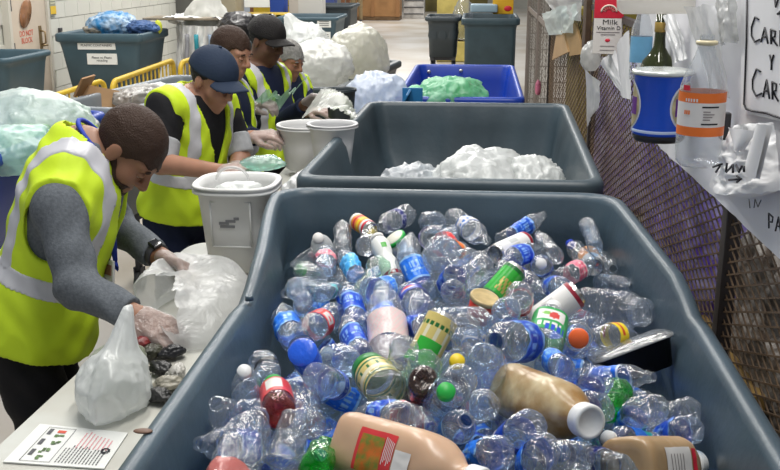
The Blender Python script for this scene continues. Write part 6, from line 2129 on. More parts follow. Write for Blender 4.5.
('water','brightblue',(-0.249,1.895,0.893),(0.41,-0.90,0.14),0.166,0.0287,'clear ribbed water bottle with bright blue label right of the clear cup with black cap'),
('water','brightblue',(-0.309,1.987,0.847),(-0.47,0.85,0.25),0.162,0.0287,'half buried clear ribbed water bottle with bright blue label just below the gold labelled jar'),
('soda_clear',None,(-0.341,2.683,0.857),(0.65,0.47,-0.59),0.180,0.0322,'half buried clear dented bottle left of the upright clear bottle with pink print'),
('water','brightblue',(-0.357,1.685,0.936),(0.51,0.80,0.31),0.154,0.0287,'clear ribbed water bottle with bright blue label just below the clear cup with black cap'),
('water','red',(0.290,2.554,0.928),(0.87,-0.48,-0.13),0.162,0.0287,'half buried clear ribbed water bottle with red label just above the orange capped bottle'),
('soda_clear','white',(-0.366,1.920,0.977),(0.09,-0.99,0.13),0.187,0.0322,'clear dented bottle with white label right of the red bottle with green neck'),
('water','navy',(0.216,2.437,0.947),(-0.94,-0.34,-0.11),0.178,0.0287,'clear ribbed water bottle with navy label right of the apple picture juice bottle'),
('water','blue',(-0.115,1.636,0.922),(-0.43,0.90,0.02),0.182,0.0287,'half buried clear ribbed water bottle with blue label just below the teal blue label bottle'),
('soda_clear','brightblue',(0.212,1.762,0.956),(0.04,-0.96,0.28),0.187,0.0322,'half buried clear dented bottle with bright blue label just below the amber stained jug'),
('water','brightblue',(0.342,1.976,0.801),(-0.85,0.10,-0.52),0.182,0.0287,'half buried clear ribbed water bottle with bright blue label just below the blue capped bottle'),
('soda_clear','brightblue',(-0.426,2.579,0.916),(-0.08,-0.88,-0.46),0.199,0.0322,'half buried clear dented bottle with bright blue label just below the hazy white milk bottle'),
('soda_clear','blue',(0.093,1.942,0.931),(0.30,0.93,-0.18),0.182,0.0322,'clear dented bottle with blue label left of the amber stained jug'),
('water','brightblue',(0.020,1.888,0.911),(0.44,-0.90,0.04),0.170,0.0287,'clear ribbed water bottle with bright blue label right of the teal blue label bottle'),
('water','blue',(-0.183,2.348,0.898),(0.75,0.45,-0.49),0.154,0.0287,'half buried clear ribbed water bottle with blue label left of the gold and green can'),
('soda_clear','brightblue',(0.381,2.372,0.841),(0.25,0.74,-0.63),0.198,0.0322,'half buried clear dented bottle with bright blue label just above the bright green crushed bottle'),
]
# ------------------------------------------------------------------ the bottles, cans and jugs heaped in the front cart
FONT = {'Z': ('11111', '00001', '00010', '00100', '01000', '10000', '11111'), 'E': ('11111', '10000', '10000', '11110', '10000', '10000', '11111')}
PETS = {
    'clear': clear('pet_clear', (0.91, 0.94, 0.97), 0.10, refl=0.10, rough=0.09, bump=0.8, bscale=42),
    'faint': clear('pet_faint_blue', (0.76, 0.87, 0.99), 0.11, refl=0.10, rough=0.09, bump=0.8, bscale=42),
    'green': clear('pet_green', (0.10, 0.72, 0.13), 0.32, refl=0.05, bump=0.5, milkcol=(0.03, 0.58, 0.07)),
    'pale': clear('pet_pale_green', (0.74, 0.93, 0.80), 0.10, refl=0.06, bump=0.5),
    'brown': clear('pet_brown', (0.20, 0.09, 0.05), 0.35, refl=0.06, bump=0.4, milkcol=(0.10, 0.035, 0.02)),
    'red': clear('pet_red', (0.75, 0.25, 0.26), 0.4, refl=0.05, bump=0.4, milkcol=(0.45, 0.06, 0.06)),
}
LBL = {
    'navy': ((0.02, 0.03, 0.16), (0.5, 0.5, 0.6)), 'aqua': ((0.05, 0.34, 0.72), (0.12, 0.5, 0.85)), 'pink': ((0.62, 0.13, 0.20), (0.8, 0.55, 0.55)), 'teal': ((0.02, 0.38, 0.44), (0.5, 0.7, 0.75)),
    'blue': ((0.012, 0.07, 0.48), (0.25, 0.45, 0.85)), 'brightblue': ((0.02, 0.17, 0.72), (0.3, 0.55, 0.9)), 'brightblue2': ((0.015, 0.13, 0.66), (0.55, 0.65, 0.9)), 'blue2': ((0.012, 0.09, 0.52), (0.2, 0.4, 0.85)),
    'cola': ((0.012, 0.03, 0.30), (0.72, 0.72, 0.74)), 'red': ((0.62, 0.025, 0.03), (0.75, 0.6, 0.6)), 'purple': ((0.06, 0.03, 0.30), (0.6, 0.6, 0.7)), 'orange': ((0.78, 0.20, 0.03), (0.8, 0.6, 0.4)),
    'white': ((0.70, 0.72, 0.74), (0.06, 0.2, 0.6)), 'yellow': ((0.78, 0.55, 0.02), (0.65, 0.08, 0.03)), 'darknavy': ((0.018, 0.03, 0.10), (0.35, 0.4, 0.5)), 'fadedpink': ((0.62, 0.45, 0.45), (0.7, 0.62, 0.6)),
    'black': ((0.02, 0.02, 0.025), (0.5, 0.5, 0.5)), 'redwhite': ((0.66, 0.03, 0.03), (0.74, 0.72, 0.68)), 'blueend': ((0.012, 0.09, 0.58), (0.2, 0.4, 0.85)), 'bluering': ((0.012, 0.07, 0.52), (0.55, 0.65, 0.9)),
    'redtag': ((0.55, 0.05, 0.05), (0.66, 0.68, 0.64)), 'blackring': ((0.015, 0.015, 0.018), (0.1, 0.1, 0.1)), 'ribred': ((0.36, 0.10, 0.09), (0.7, 0.5, 0.45)), 'redpink': ((0.60, 0.06, 0.12), (0.75, 0.55, 0.55)),
    'tealblue': ((0.012, 0.16, 0.50), (0.45, 0.65, 0.85)), 'bluedot': ((0.015, 0.07, 0.46), (0.85, 0.30, 0.06)), 'bluegreen': ((0.015, 0.14, 0.62), (0.02, 0.42, 0.45)),
}
CAPS = {'white': (0.72, 0.73, 0.73), 'blue': (0.012, 0.05, 0.48), 'yellow': (0.80, 0.58, 0.02), 'green': (0.02, 0.40, 0.06), 'black': (0.012, 0.012, 0.014), 'orange': (0.85, 0.14, 0.03)}
WATER = [(0.30, 0.008), (0.62, 0.0), (0.88, 0.006), (0.98, 0.03), (1, 0.06)]
for q in range(9):
    z = 0.085 + q * 0.032
    WATER += [(0.945, z), (1.0, z + 0.016)]
WATER += [(1.0, 0.40), (1.0, 0.61), (0.95, 0.63), (0.99, 0.655), (0.97, 0.70), (0.90, 0.745), (0.78, 0.79), (0.62, 0.835), (0.46, 0.875), (0.39, 0.90), (0.39, 0.912), (0.47, 0.916), (0.47, 0.926), (0.38, 0.93), (0.37, 0.99)]
SODA = [(0.15, 0.035), (0.45, 0.0), (0.75, 0.0), (0.93, 0.03), (0.99, 0.08), (1, 0.16), (0.97, 0.24), (0.90, 0.30), (0.88, 0.34), (0.90, 0.37), (0.97, 0.395), (0.97, 0.58), (1.0, 0.60), (1.0, 0.66), (0.95, 0.71), (0.86, 0.755), (0.72, 0.80), (0.56, 0.845), (0.43, 0.885), (0.37, 0.915), (0.45, 0.92), (0.45, 0.93), (0.36, 0.934), (0.35, 0.99)]
BIG = [(0.2, 0.03), (0.55, 0.0), (0.85, 0.0), (0.98, 0.03), (1, 0.08), (1, 0.22), (0.95, 0.24), (0.95, 0.26), (1, 0.28), (1, 0.58), (0.95, 0.60), (0.98, 0.63), (0.94, 0.70), (0.82, 0.78), (0.64, 0.85), (0.48, 0.90), (0.42, 0.925), (0.5, 0.93), (0.5, 0.94), (0.40, 0.945), (0.39, 0.99)]
LABZ = {'water': (0.41, 0.60), 'soda': (0.40, 0.575), 'big': (0.285, 0.575)}
pink_mats = {}


def lab_mats(key):
    a, b = LBL[key]
    return [mat('label_' + key, tuple(min(0.9, x * 1.25) for x in a), 0.28, 0.5, bump=0.12, bscale=60), mat('label_%s_print' % key, b, 0.4, 0.4), mat('label_white', (0.72, 0.70, 0.68), 0.5, 0.3), mat('carton_red', (0.62, 0.02, 0.045), 0.45, 0.4), mat('label_cobalt', (0.02, 0.08, 0.55), 0.4, 0.4)]


def lab_pattern(key, n, rows, seed):
    """Which material a cell of the label takes: rows up the label, n cells around; angle 0 faces the front."""
    rnd = random.Random(seed)
    txt = {}
    for band in ((0.30, 0.44), (0.52, 0.72)):
        for k in range(n):
            txt[(band, k)] = rnd.random() < 0.62 and k % 4 != 3

    def f(i, k):
        v = (i + 0.5) / rows
        a = ((k + 0.5) / n * 2 * math.pi + math.pi) % (2 * math.pi) - math.pi
        if key == 'cola':
            q = math.hypot(a * 1.0, (v - 0.5) * 2.0)
            if q < 0.62:
                y = (v - 0.5) + 0.10 * math.sin(a * 4)
                return 3 if y > 0.09 else (4 if y < -0.09 else 2)
            return 0
        if key == 'black':
            cw = 0.115
            for j, ch in enumerate('ZE'):
                # text runs along the bottle axis
                u0 = 0.18 + 0.34 * j
                cx = int((v - u0) / 0.05)
                cy = int((a + 0.42) / 0.12)
                if 0 <= cx < 5 and 0 <= cy < 7 and v >= u0 and a >= -0.42:
                    if FONT[ch][6 - cy][cx] == '1':
                        return 0
            return None
        if key in ('redwhite', 'redtag'):
            if abs(a) < 0.55 and 0.2 < v < 0.8:
                return 0 if (key == 'redwhite' and math.hypot(a + 0.15, (v - 0.5) * 2) < 0.22) else 1
            return 0
        if key == 'fadedpink':
            return 1 if (i * 7 + k * 3 + seed) % 5 < 2 else 0
        if key == 'ribred':
            return 0 if v < 0.35 else None
        if key == 'yellow':
            return 1 if 0.35 < v < 0.6 and a < 0.2 else 0
        if key == 'bluedot':
            if math.hypot(a - 0.1, (v - 0.55) * 1.8) < 0.3:
                return 1
            return 2 if v > 0.84 else 0
        if key == 'bluegreen':
            return 1 if v < 0.3 else 0
        if key == 'orange':
            return 1 if v > 0.7 else 0
        for band in ((0.30, 0.44), (0.52, 0.72)):
            if band[0] < v < band[1] and abs(a) < 1.0 and txt[(band, k)]:
                return 1
        return 1 if (v < 0.07 or v > 0.95) else 0
    return f


def dent(seed, kw, L, r, bend=0.0, squash=1.0):
    rnd = random.Random(seed)
    a0 = rnd.random() * 6.28
    pin = [(rnd.uniform(-0.3, 0.2) * L, rnd.random() * 6.28, rnd.uniform(0.2, 0.5)) for _ in range(3)]

    def f(p):
        nz = (p.z + L / 2) / L
        w = kw * min(1, max(0, (0.88 - nz) * 5))
        q = Vector((p.x / r, p.y / r, p.z / r)) * 1.1 + Vector((seed * 3.7, seed * 1.3, seed * 0.7))
        n1 = noise.noise(q)
        n2 = noise.noise(q * 2.1)
        k = 1 - w * (0.55 * abs(n1) + 0.45 * abs(n2) * 1.3) + 0.12 * w
        th = math.atan2(p.y, p.x)
        for z0, t0, dp in pin:
            g = math.exp(-((p.z - z0) / (0.45 * r)) ** 2) * max(0, math.cos(th - t0)) ** 3
            k -= w * dp * g * 1.1
        x, y = p.x * k, p.y * k
        ca, sa = math.cos(a0), math.sin(a0)
        u, v = x * ca + y * sa, -x * sa + y * ca
        sq = 1 - (1 - squash) * min(1, max(0, (0.85 - nz) * 4))
        v *= sq
        x, y = u * ca - v * sa, u * sa + v * ca
        b = bend * (nz - 0.4) ** 2 * L
        return Vector((x + b * ca, y + b * sa, p.z))
    return f


def sc_prof(prof, L, r):
    return [(a * r, (z - 0.5) * L) for a, z in prof]


def ring_label(name, key, z0, z1, L, r, disp, parent, seed, rows=12, n=60, rk=1.02):
    prof = [(r * rk, (z0 + (z1 - z0) * i / rows - 0.5) * L) for i in range(rows + 1)]
    return MB().lathe(prof, n, close=False, mfun=lab_pattern(key, n, rows, seed), disp=disp).build(name, lab_mats(key), parent)


def screw_cap(col, L, r, parent, z0=0.925, rr=0.47, disp=None, name='cap'):
    z = [(0.0, z0), (rr * 0.98, z0), (rr, z0 + 0.01), (rr, 0.985), (rr * 0.92, 1.0), (0.0, 1.0)]
    prof = sc_prof(z, L, r)
    ms = [mat('cap_' + col, CAPS[col], 0.4, 0.4)]
    return MB().lathe(prof, 26, mfun=None, disp=lambda p: Vector((p.x * (1 + (0.02 if int((math.atan2(p.y, p.x) + 3.2) * 10) % 2 else 0)), p.y * (1 + (0.02 if int((math.atan2(p.y, p.x) + 3.2) * 10) % 2 else 0)), p.z))).build(name, ms, parent)


def pet_bottle(kind, lab, L, r, seed, tint='clear', cap=None, kw=0.22, bend=0.0, squash=0.9):
    prof = {'water': WATER, 'soda': SODA, 'big': BIG}[kind]
    d = dent(seed, kw, L, r, bend, squash)
    n = 36
    pr = sc_prof(prof, L, r)
    fine = []
    for (a, b) in zip(pr[:-1], pr[1:]):
        m = max(1, int(abs(b[1] - a[1]) / (0.11 * r)) if abs(b[1] - a[1]) > 0.2 * r else 1)
        for q in range(m):
            fine.append((a[0] + (b[0] - a[0]) * q / m, a[1] + (b[1] - a[1]) * q / m))
    fine.append(pr[-1])
    base = MB().lathe(fine, n, disp=d, close=False)
    # closed foot
    base.add([d(Vector((pr[0][0] * math.cos(2 * math.pi * k / n), pr[0][0] * math.sin(2 * math.pi * k / n), pr[0][1]))) for k in range(n)], [tuple(reversed(range(n)))], 0, True)
    o = base.build('plastic_bottle', PETS[tint])
    if lab in ('blueend',):
        ring_label('label', lab, 0.02, 0.36, L, r, d, o, seed)
        MB().lathe([(0.0, (0.02 - 0.5) * L - 0.004), (r * 0.7, -0.5 * L - 0.003), (r * 0.99, (0.03 - 0.5) * L - 0.002)], 36, close=False, disp=None).build('base_wrap', mat('label_blueend', LBL['blueend'][0], 0.35, 0.5), o)
    elif lab == 'bluering':
        ring_label('label', lab, 0.50, 0.66, L, r, d, o, seed)
    elif lab == 'blackring':
        ring_label('label', lab, 0.28, 0.36, L, r, d, o, seed, rows=3)
    elif lab == 'ribred':
        ring_label('label', lab, 0.06, 0.6, L, r, d, o, seed)
    elif lab == 'redtag':
        ring_label('label', lab, 0.16, 0.62, L, r, d, o, seed)
    elif lab == 'black':
        ring_label('label', lab, 0.14, 0.84, L, r, d, o, seed, rows=40, n=72, rk=1.015)
    elif lab:
        z0, z1 = LABZ[kind]
        if 'blue' in lab or lab == 'aqua':
            z0, z1 = z0 - 0.13, z1 + (0.05 if kind == 'water' else 0.0)
        ring_label('label', lab, z0, z1, L, r, d, o, seed)
    if cap:
        screw_cap(cap, L, r, o)
    return o


def can_body(L, r, seed, name='drink_can', side=None, ends=True, d=None):
    z = [(0.78, 0.03), (0.82, 0.0), (0.88, 0.01), (1, 0.07), (1, 0.90), (0.86, 0.965), (0.86, 0.99), (0.82, 1.0), (0.80, 0.975), (0.0, 0.97)]
    pr = [(0, (0.05 - 0.5) * L)] + sc_prof(z, L, r)
    return MB().lathe(pr, 36, disp=d).build(name, mat('aluminium', (0.58, 0.58, 0.57), 0.25, 0.5, metal=0.85))


def band(name, L, r, z0, z1, m, parent, d=None, rk=1.012, mfun=None, n=48, rows=8):
    pr = [(r * rk, (z0 + (z1 - z0) * i / rows - 0.5) * L) for i in range(rows + 1)]
    return MB().lathe(pr, n, close=False, mfun=mfun, disp=d).build(name, m, parent)


def hull_bag(L, r):
    return None


def jug(L, r, m, capcol, name, seed, square=0.5, neck=0.42, capl=0.12, kw=0.05, shoulder=0.62):
    """Broad jug with a rounded square section, a shoulder and a wide screw cap."""
    prof = [(0.55, 0.012), (0.85, 0.0), (0.97, 0.02), (1, 0.06), (1, 0.30), (0.97, 0.33), (1, 0.36), (1, shoulder - 0.05), (0.97, shoulder), (0.88, shoulder + 0.07), (0.72, shoulder + 0.13), (neck * 1.15, shoulder + 0.20), (neck, shoulder + 0.23), (neck, 0.97)]
    dn = dent(seed, kw, L, r)

    def d(p):
        rr = math.hypot(p.x, p.y)
        if rr > 1e-6:
            nz = (p.z + L / 2) / L
            w = square * min(1, max(0, (shoulder + 0.1 - nz) * 6))
            a = math.atan2(p.y, p.x)
            e = 2 + 2.2 * w
            k = (abs(math.cos(a)) ** e + abs(math.sin(a)) ** e) ** (-1 / e)
            p = Vector((p.x * k, p.y * k, p.z))
        return dn(p)
    fine = []
    pr = sc_prof(prof, L, r)
    for (a, b) in zip(pr[:-1], pr[1:]):
        mm = max(1, int(abs(b[1] - a[1]) / (0.15 * r)))
        for q in range(mm):
            fine.append((a[0] + (b[0] - a[0]) * q / mm, a[1] + (b[1] - a[1]) * q / mm))
    fine.append(pr[-1])
    o = MB().lathe(fine, 44, disp=d).build(name, m)
    c = capl
    MB().lathe(sc_prof([(0, 1 - c), (neck * 1.18, 1 - c), (neck * 1.22, 1 - c + 0.012), (neck * 1.22, 0.985), (neck * 1.14, 1.0), (neck * 0.9, 1.0), (neck * 0.88, 0.994), (0, 0.994)], L, r), 40, disp=lambda p: p * 1.0).build('cap', mat('cap_' + capcol, CAPS[capcol], 0.4, 0.4), o)
    return o, d


TO_CAM = None


def place(o, c, a):
    cv = Vector(c)
    o.matrix_world = frame(cv, a, Vector((0, 0, CZ)) - cv)
    return o


amber_m = mat('amber_residue', (0.56, 0.46, 0.28), 0.28, 0.5, vscale=16, col2=(0.28, 0.15, 0.04), sub=0.1)
tan_m = mat('tan_jug_plastic', (0.62, 0.40, 0.26), 0.3, 0.5, vary=0.12, vscale=10, sub=0.1)
brownj_m = mat('brown_jug_plastic', (0.48, 0.32, 0.17), 0.3, 0.5, vary=0.25, vscale=9, sub=0.1)
white_lab = mat('label_white', (0.72, 0.70, 0.68), 0.5, 0.3)


def patch(name, m, parent, L, r, a0, a1, z0, z1, d, rk=1.03, nu=14, nv=10):
    return MB().grid(lambda u, v: tuple(d(Vector((r * rk * math.cos(a0 + (a1 - a0) * u), r * rk * math.sin(a0 + (a1 - a0) * u), (z0 + (z1 - z0) * v - 0.5) * L)))), nu, nv).build(name, m, parent)


GRP = 'bottles heaped in the front cart'
seed = 100
for kind, lab, c, a, L, r, text in PILE:
    seed += 1
    rnd = random.Random(seed)
    cat = 'bottle'
    if kind in ('water', 'soda_clear', 'big_clear') or kind.startswith('water_') or kind in ('soda_greencap', 'soda_greentint', 'soda_green', 'soda_brown', 'soda_greenneck'):
        b = kind.split('_')[0]
        cap = None
        for cc in ('yellow', 'blue', 'white', 'black', 'green'):
            if kind.endswith(cc + 'cap'):
                cap = cc
        tint = {'soda_green': 'green', 'soda_greentint': 'pale', 'soda_brown': 'brown', 'soda_greenneck': 'red'}.get(kind, 'faint' if rnd.random() < 0.45 else 'clear')
        if kind in ('water', 'soda_clear') and rnd.random() < 0.0:
            cap = 'white'
        kw = rnd.uniform(0.18, 0.42)
        sq = rnd.uniform(0.72, 1.0)
        if lab in ('cola', 'black', 'redwhite', 'tealblue', 'fadedpink', 'redtag', 'blueend', 'bluering', 'yellow', 'bluedot'):
            kw, sq = 0.07, 0.95
        if kind == 'soda_green':
            kw = 0.45
        o = pet_bottle(b, lab, L, r, seed, tint, cap, kw, rnd.uniform(-0.3, 0.3), sq)
        if kind == 'soda_greenneck':
            MB().lathe(sc_prof([(0.52, 0.80), (0.60, 0.81), (0.56, 0.9), (0.50, 0.91)], L, r * 1.15), 26, close=False).build('neck_wrap', mat('cap_green', CAPS['green'], 0.4, 0.4), o)
        if cap == 'yellow' and L > 0.19 or kind == 'water_yellowcap':
            pass
        cat = 'bottle'
    elif kind in ('smallcan_orange', 'can_orange'):
        o = can_body(L, r, seed)
        om = [mat('can_orange', (0.80, 0.27, 0.03), 0.35, 0.5), mat('carton_red', (0.62, 0.02, 0.045), 0.45, 0.4), mat('cap_yellow', CAPS['yellow'], 0.4, 0.4), white_lab]
        band('wrap', L, r, 0.08, 0.88, om, o, mfun=(lambda i, k: (1, 3, 0, 2, 0, 1, 0, 3)[i]) if kind == 'smallcan_orange' else (lambda i, k: 3 if i < 3 else 0))
        cat = 'can'
    elif kind == 'can_green':
        o = can_body(L, r, seed)
        gm_ = [mat('can_green', (0.03, 0.40, 0.04), 0.25, 0.5), mat('can_gold', (0.45, 0.38, 0.10), 0.3, 0.5, metal=0.3), mat('can_dark_green', (0.01, 0.14, 0.03), 0.3, 0.5)]
        band('wrap', L, r, 0.06, 0.91, gm_, o, mfun=lambda i, k: 1 if (2 <= i <= 5 and 26 < (k + 30) % 48 < 40 and (i + k) % 3) else (2 if i in (0, 9) else 0), rows=10)
        cat = 'can'
    elif kind in ('can_white', 'whitecan_ring'):
        o = can_body(L, r, seed)
        wm_ = [mat('can_white', (0.74, 0.74, 0.72), 0.35, 0.5), mat('can_maroon', (0.30, 0.015, 0.035), 0.35, 0.5), mat('can_print', (0.55, 0.57, 0.56), 0.4, 0.4)]
        band('wrap', L, r, 0.05, 0.93, wm_, o, mfun=lambda i, k: 1 if i >= 11 else (2 if (4 <= i <= 6 and k % 5 and (k < 8 or k > 40)) else 0), rows=12)
        if kind == 'whitecan_ring':
            MB().lathe(sc_prof([(0.0, 1.0), (0.78, 0.985), (0.80, 1.0), (0.0, 1.012)], L, r), 30).build('green_lid', mat('cap_green', CAPS['green'], 0.4, 0.4), o)
        cat = 'can'
    elif kind == 'yogurt':
        d = dent(seed, 0.05, L, r)
        o = MB().lathe(sc_prof([(0.0, 0.0), (0.9, 0.0), (1, 0.03), (1, 0.42), (0.86, 0.5), (0.86, 0.56), (1, 0.62), (1, 0.80), (0.85, 0.88), (0.62, 0.92), (0.6, 0.96), (0, 0.96)], L, r), 32, disp=d).build('plastic_bottle', mat('yogurt_white', (0.72, 0.73, 0.70), 0.35, 0.5))
        band('maroon_foot', L, r, 0.04, 0.12, mat('can_maroon', (0.30, 0.015, 0.035), 0.35, 0.5), o, d)
        patch('green_mark', mat('leaf_green_print', (0.10, 0.42, 0.08), 0.4, 0.4), o, L, r, 0.1, 0.7, 0.62, 0.72, d, 1.02)
        MB().lathe(sc_prof([(0, 0.93), (0.7, 0.93), (0.7, 0.99), (0, 1.0)], L, r), 26).build('cap', white_lab, o)
    elif kind == 'tub_green':
        o = MB().lathe(sc_prof([(0.0, 0.0), (0.75, 0.0), (0.92, 0.85), (0, 0.85)], L, r), 36).build('plastic_tub', mat('tub_white', (0.66, 0.68, 0.64), 0.4, 0.4))
        MB().lathe(sc_prof([(0.9, 0.80), (1.02, 0.82), (1.04, 0.92), (1.0, 0.97), (0.9, 0.975)], L, r), 36, close=False).build('green_edge', mat('cap_green', CAPS['green'], 0.4, 0.4), o)
        MB().lathe(sc_prof([(0, 0.9), (0.9, 0.975), (0.86, 1.0), (0, 1.0)], L, r), 36).build('lid', mat('lid_ivory', (0.66, 0.65, 0.56), 0.4, 0.4), o)
        cat = 'tub'
    elif kind == 'tub_gold':
        o = MB().lathe(sc_prof([(0.0, 0.0), (0.78, 0.0), (0.95, 0.86), (0, 0.86)], L, r), 36).build('plastic_tub', mat('tub_red', (0.62, 0.045, 0.03), 0.35, 0.5))
        ld = MB().lathe(sc_prof([(0.95, 0.82), (1.04, 0.84), (1.05, 0.96), (1.0, 1.0), (0.92, 1.0), (0.88, 0.985), (0, 0.985)], L, r), 36, close=False).build('gold_lid', mat('lid_gold', (0.62, 0.47, 0.22), 0.35, 0.5, vary=0.25, vscale=60), o)
        cat = 'tub'
    elif kind == 'milk_bottle':
        o = MB().lathe(sc_prof([(0.0, 0.0), (0.9, 0.0), (1, 0.06), (1, 0.5), (0.9, 0.66), (0.6, 0.8), (0.45, 0.9), (0.45, 1.0), (0, 1.0)], L, r), 32, disp=dent(seed, 0.1, L, r)).build('plastic_bottle', film('hazy_hdpe', (0.78, 0.80, 0.80), 0.8, bump=0.15))
        MB().lathe(sc_prof([(0, 0.93), (0.5, 0.93), (0.5, 1.01), (0, 1.01)], L, r), 24).build('cap', white_lab, o)
    elif kind in ('cup', 'cup_black'):
        d = dent(seed, 0.10, L, r)
        o = MB().lathe(sc_prof([(0.0, 0.02), (0.62, 0.0), (0.66, 0.03), (0.72, 0.2), (0.95, 0.86), (1.0, 0.88), (1.03, 0.9), (1.0, 0.93), (0.88, 0.90)], L, r), 36, disp=d, close=False).build('plastic_cup', PETS['clear'])
        if kind == 'cup_black':
            MB().lathe(sc_prof([(0.88, 0.88), (1.05, 0.86), (1.06, 0.90), (0.95, 0.94), (0.62, 1.0), (0.5, 1.12), (0.42, 1.14)], L, r), 36, close=False).build('dome_lid', PETS['clear'], o)
            MB().lathe(sc_prof([(0, 1.10), (0.40, 1.10), (0.42, 1.12), (0.42, 1.28), (0.36, 1.31), (0.2, 1.31), (0.18, 1.27), (0, 1.27)], L, r), 26).build('cap', mat('cap_black', CAPS['black'], 0.4, 0.4), o)
        cat = 'cup'
    elif kind == 'juice_green':
        o, d = jug(L, r, PETS['clear'], 'white', 'juice_bottle', seed, square=0.35, neck=0.40, shoulder=0.66)
        jm = [mat('juice_green', (0.03, 0.36, 0.09), 0.35, 0.5), white_lab, mat('juice_apple_red', (0.60, 0.06, 0.05), 0.4, 0.4), mat('label_cobalt', (0.02, 0.08, 0.55), 0.4, 0.4), mat('juice_leaf', (0.22, 0.50, 0.10), 0.4, 0.4)]

        def jf(i, k, n=60, rows=20):
            v = (i + 0.5) / rows
            an = ((k + 0.5) / n * 2 * math.pi + math.pi) % (2 * math.pi) - math.pi
            if math.hypot(an - 0.15, (v - 0.66) * 2.2) < 0.30:
                return 2
            if math.hypot(an + 0.28, (v - 0.72) * 2.4) < 0.2:
                return 4
            if 0.44 < v < 0.88 and abs(an) < 0.75:
                return 1
            if v < 0.26 and an > -0.2 and abs(an) < 0.8 and (k % 3):
                return 3
            if 0.14 < v < 0.34 and abs(an) < 0.6 and k % 4:
                return 1
            return 0
        band('label', L, r, 0.10, 0.60, jm, o, d, rk=1.02, mfun=jf, n=60, rows=20)
    elif kind == 'orangecap':
        o = pet_bottle('big', None, L, r, seed, 'clear', None, 0.15)
        MB().lathe(sc_prof([(0, 0.86), (0.55, 0.86), (0.60, 0.88), (0.60, 0.985), (0.54, 1.0), (0, 1.0)], L, r), 30).build('cap', mat('cap_orange', CAPS['orange'], 0.4, 0.4), o)
    elif kind == 'container_clear':
        o, d = jug(L, r, PETS['clear'], 'white', 'food_container', seed, square=0.8, neck=0.6, shoulder=0.7, kw=0.16)
        o.children[0].data.materials[0] = PETS['clear']
        cat = 'container'
    elif kind == 'tray':
        o = empty('plastic_tray')
        mb = MB()
        tw, tl, th = 0.085, 0.05, 0.06
        outer = rrect(tw, tl, 0.02, 6, 5)
        vs, fs = [], []
        pf = [(0.80, -th), (1.0, 0), (1.08, 0), (1.08, 0.004), (0.98, 0.004), (0.78, -th + 0.004)]
        for s_, z in pf:
            vs += [(x * s_, y * s_, z) for x, y, _ in outer]
        n = len(outer)
        for i in range(len(pf) - 1):
            for k in range(n):
                fs.append((i * n + k, i * n + (k + 1) % n, (i + 1) * n + (k + 1) % n, (i + 1) * n + k))
        fs += [tuple(reversed(range(n))), tuple((len(pf) - 1) * n + k for k in range(n))]
        mb.add(vs, fs, 0, True).build('tray', mat('black_plastic', (0.015, 0.015, 0.017), 0.35, 0.5), o)
        vs, fs = [], []
        pf = [(1.1, 0.002), (1.1, 0.008), (1.02, 0.008), (0.97, 0.012), (0.93, 0.014), (0.3, 0.015)]
        for s_, z in pf:
            vs += [(x * s_, y * s_, z) for x, y, _ in outer]
        for i in range(len(pf) - 1):
            for k in range(n):
                fs.append((i * n + k, i * n + (k + 1) % n, (i + 1) * n + (k + 1) % n, (i + 1) * n + k))
        fs.append(tuple((len(pf) - 1) * n + k for k in range(n)))
        MB().add(vs, fs, 0, True).build('clear_lid', clear('lid_clear', (0.92, 0.94, 0.95), 0.30, refl=0.1, bump=0.2), o)
        cat = 'tray'
    elif kind == 'jug_amber':
        o, d = jug(L, r, amber_m, 'white', 'plastic_jug', seed, square=0.3, neck=0.46, capl=0.10, kw=0.05, shoulder=0.66)
        cat = 'jug'
    elif kind == 'jug_tan':
        o, d = jug(L, r, tan_m, 'white', 'plastic_jug', seed, square=0.75, neck=0.36, capl=0.10, kw=0.05, shoulder=0.64)
        patch('label', mat('salsa_red', (0.66, 0.045, 0.05), 0.35, 0.4), o, L, r, -0.55, 0.60, 0.22, 0.50, d, 1.02)
        patch('label_picture', mat('salsa_picture', (0.62, 0.14, 0.02), 0.4, 0.4, vscale=70, col2=(0.20, 0.22, 0.03)), o, L, r, -0.40, 0.60, 0.245, 0.42, d, 1.028)
        patch('white_panel', white_lab, o, L, r, -0.20, 0.50, 0.51, 0.62, d, 1.03)
        for q in range(6):
            patch('text_line', white_lab, o, L, r, -0.45 + 0.02 * q, 0.3 - 0.07 * (q % 3), 0.43 + 0.012 * q, 0.435 + 0.012 * q, d, 1.03, 8, 1)
        cat = 'jug'
    elif kind == 'jug_brown':
        o, d = jug(L, r, brownj_m, 'white', 'plastic_jug', seed, square=0.6, neck=0.42, capl=0.10, kw=0.05, shoulder=0.64)
        patch('label', white_lab, o, L, r, -0.55, 0.8, 0.18, 0.52, d, 1.02)
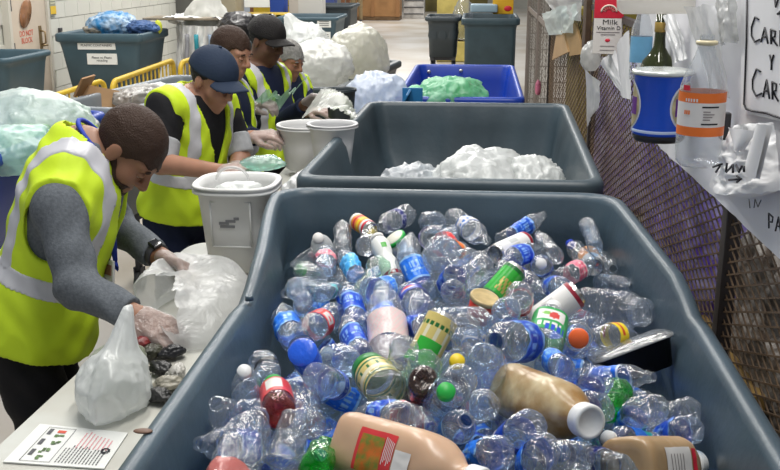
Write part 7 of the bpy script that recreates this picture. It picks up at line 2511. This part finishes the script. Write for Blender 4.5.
        for q in range(5):
            patch('text_line', mat('grey_ink', (0.25, 0.22, 0.22), 0.6, 0.2), o, L, r, -0.35, 0.5 - 0.1 * (q % 2), 0.24 + 0.04 * q, 0.25 + 0.04 * q, d, 1.028, 8, 1)
        patch('red_stripe', card_red, o, L, r, -0.5, 0.4, 0.54, 0.60, d, 1.02)
        cat = 'jug'
    elif kind == 'can_goldgreen':
        o = can_body(L, r, seed)
        gm_ = [mat('label_gold', (0.62, 0.50, 0.16), 0.35, 0.5), mat('can_green', (0.03, 0.40, 0.04), 0.25, 0.5), mat('label_cream', (0.70, 0.66, 0.48), 0.4, 0.4), mat('can_dark_green', (0.01, 0.14, 0.03), 0.3, 0.5)]
        band('wrap', L, r, 0.04, 0.92, gm_, o, mfun=lambda i, k: 1 if i < 2 or (i < 6 and (k < 7 or k > 46)) else (3 if i in (2, 9) and k % 3 else (2 if 3 < i < 9 and k % 6 < 2 else 0)), rows=12, n=54)
        cat = 'can'
    elif kind == 'jar_gold':
        d = dent(seed, 0.03, L, r)
        o = MB().lathe(sc_prof([(0.0, 0.0), (0.85, 0.0), (1, 0.06), (1, 0.70), (0.92, 0.78), (0.80, 0.83), (0.80, 0.9), (0, 0.9)], L, r), 36, disp=d).build('plastic_jar', PETS['clear'])
        gm_ = [mat('label_gold', (0.62, 0.50, 0.16), 0.35, 0.5), mat('can_dark_green', (0.01, 0.14, 0.03), 0.3, 0.5), mat('label_cream', (0.70, 0.66, 0.48), 0.4, 0.4)]
        band('label', L, r, 0.22, 0.74, gm_, o, d, mfun=lambda i, k: 1 if i in (1, 8) or (5 <= i <= 6 and k % 4 == 0) else (2 if 2 < i < 5 else 0), rows=10)
        MB().lathe(sc_prof([(0, 0.84), (0.9, 0.84), (0.92, 0.86), (0.92, 0.98), (0.86, 1.0), (0, 1.0)], L, r), 34).build('lid', mat('lid_green', (0.02, 0.22, 0.04), 0.35, 0.5), o)
        cat = 'jar'
    place(o, c, a)
    if kind == 'tray':
        o.matrix_world = Matrix.Translation(Vector(c)) @ Matrix.Rotation(0.15, 4, 'Z') @ Matrix.Rotation(-0.36, 4, 'Y') @ Matrix.Rotation(-0.30, 4, 'X')
    tag(o, text, cat, GRP)
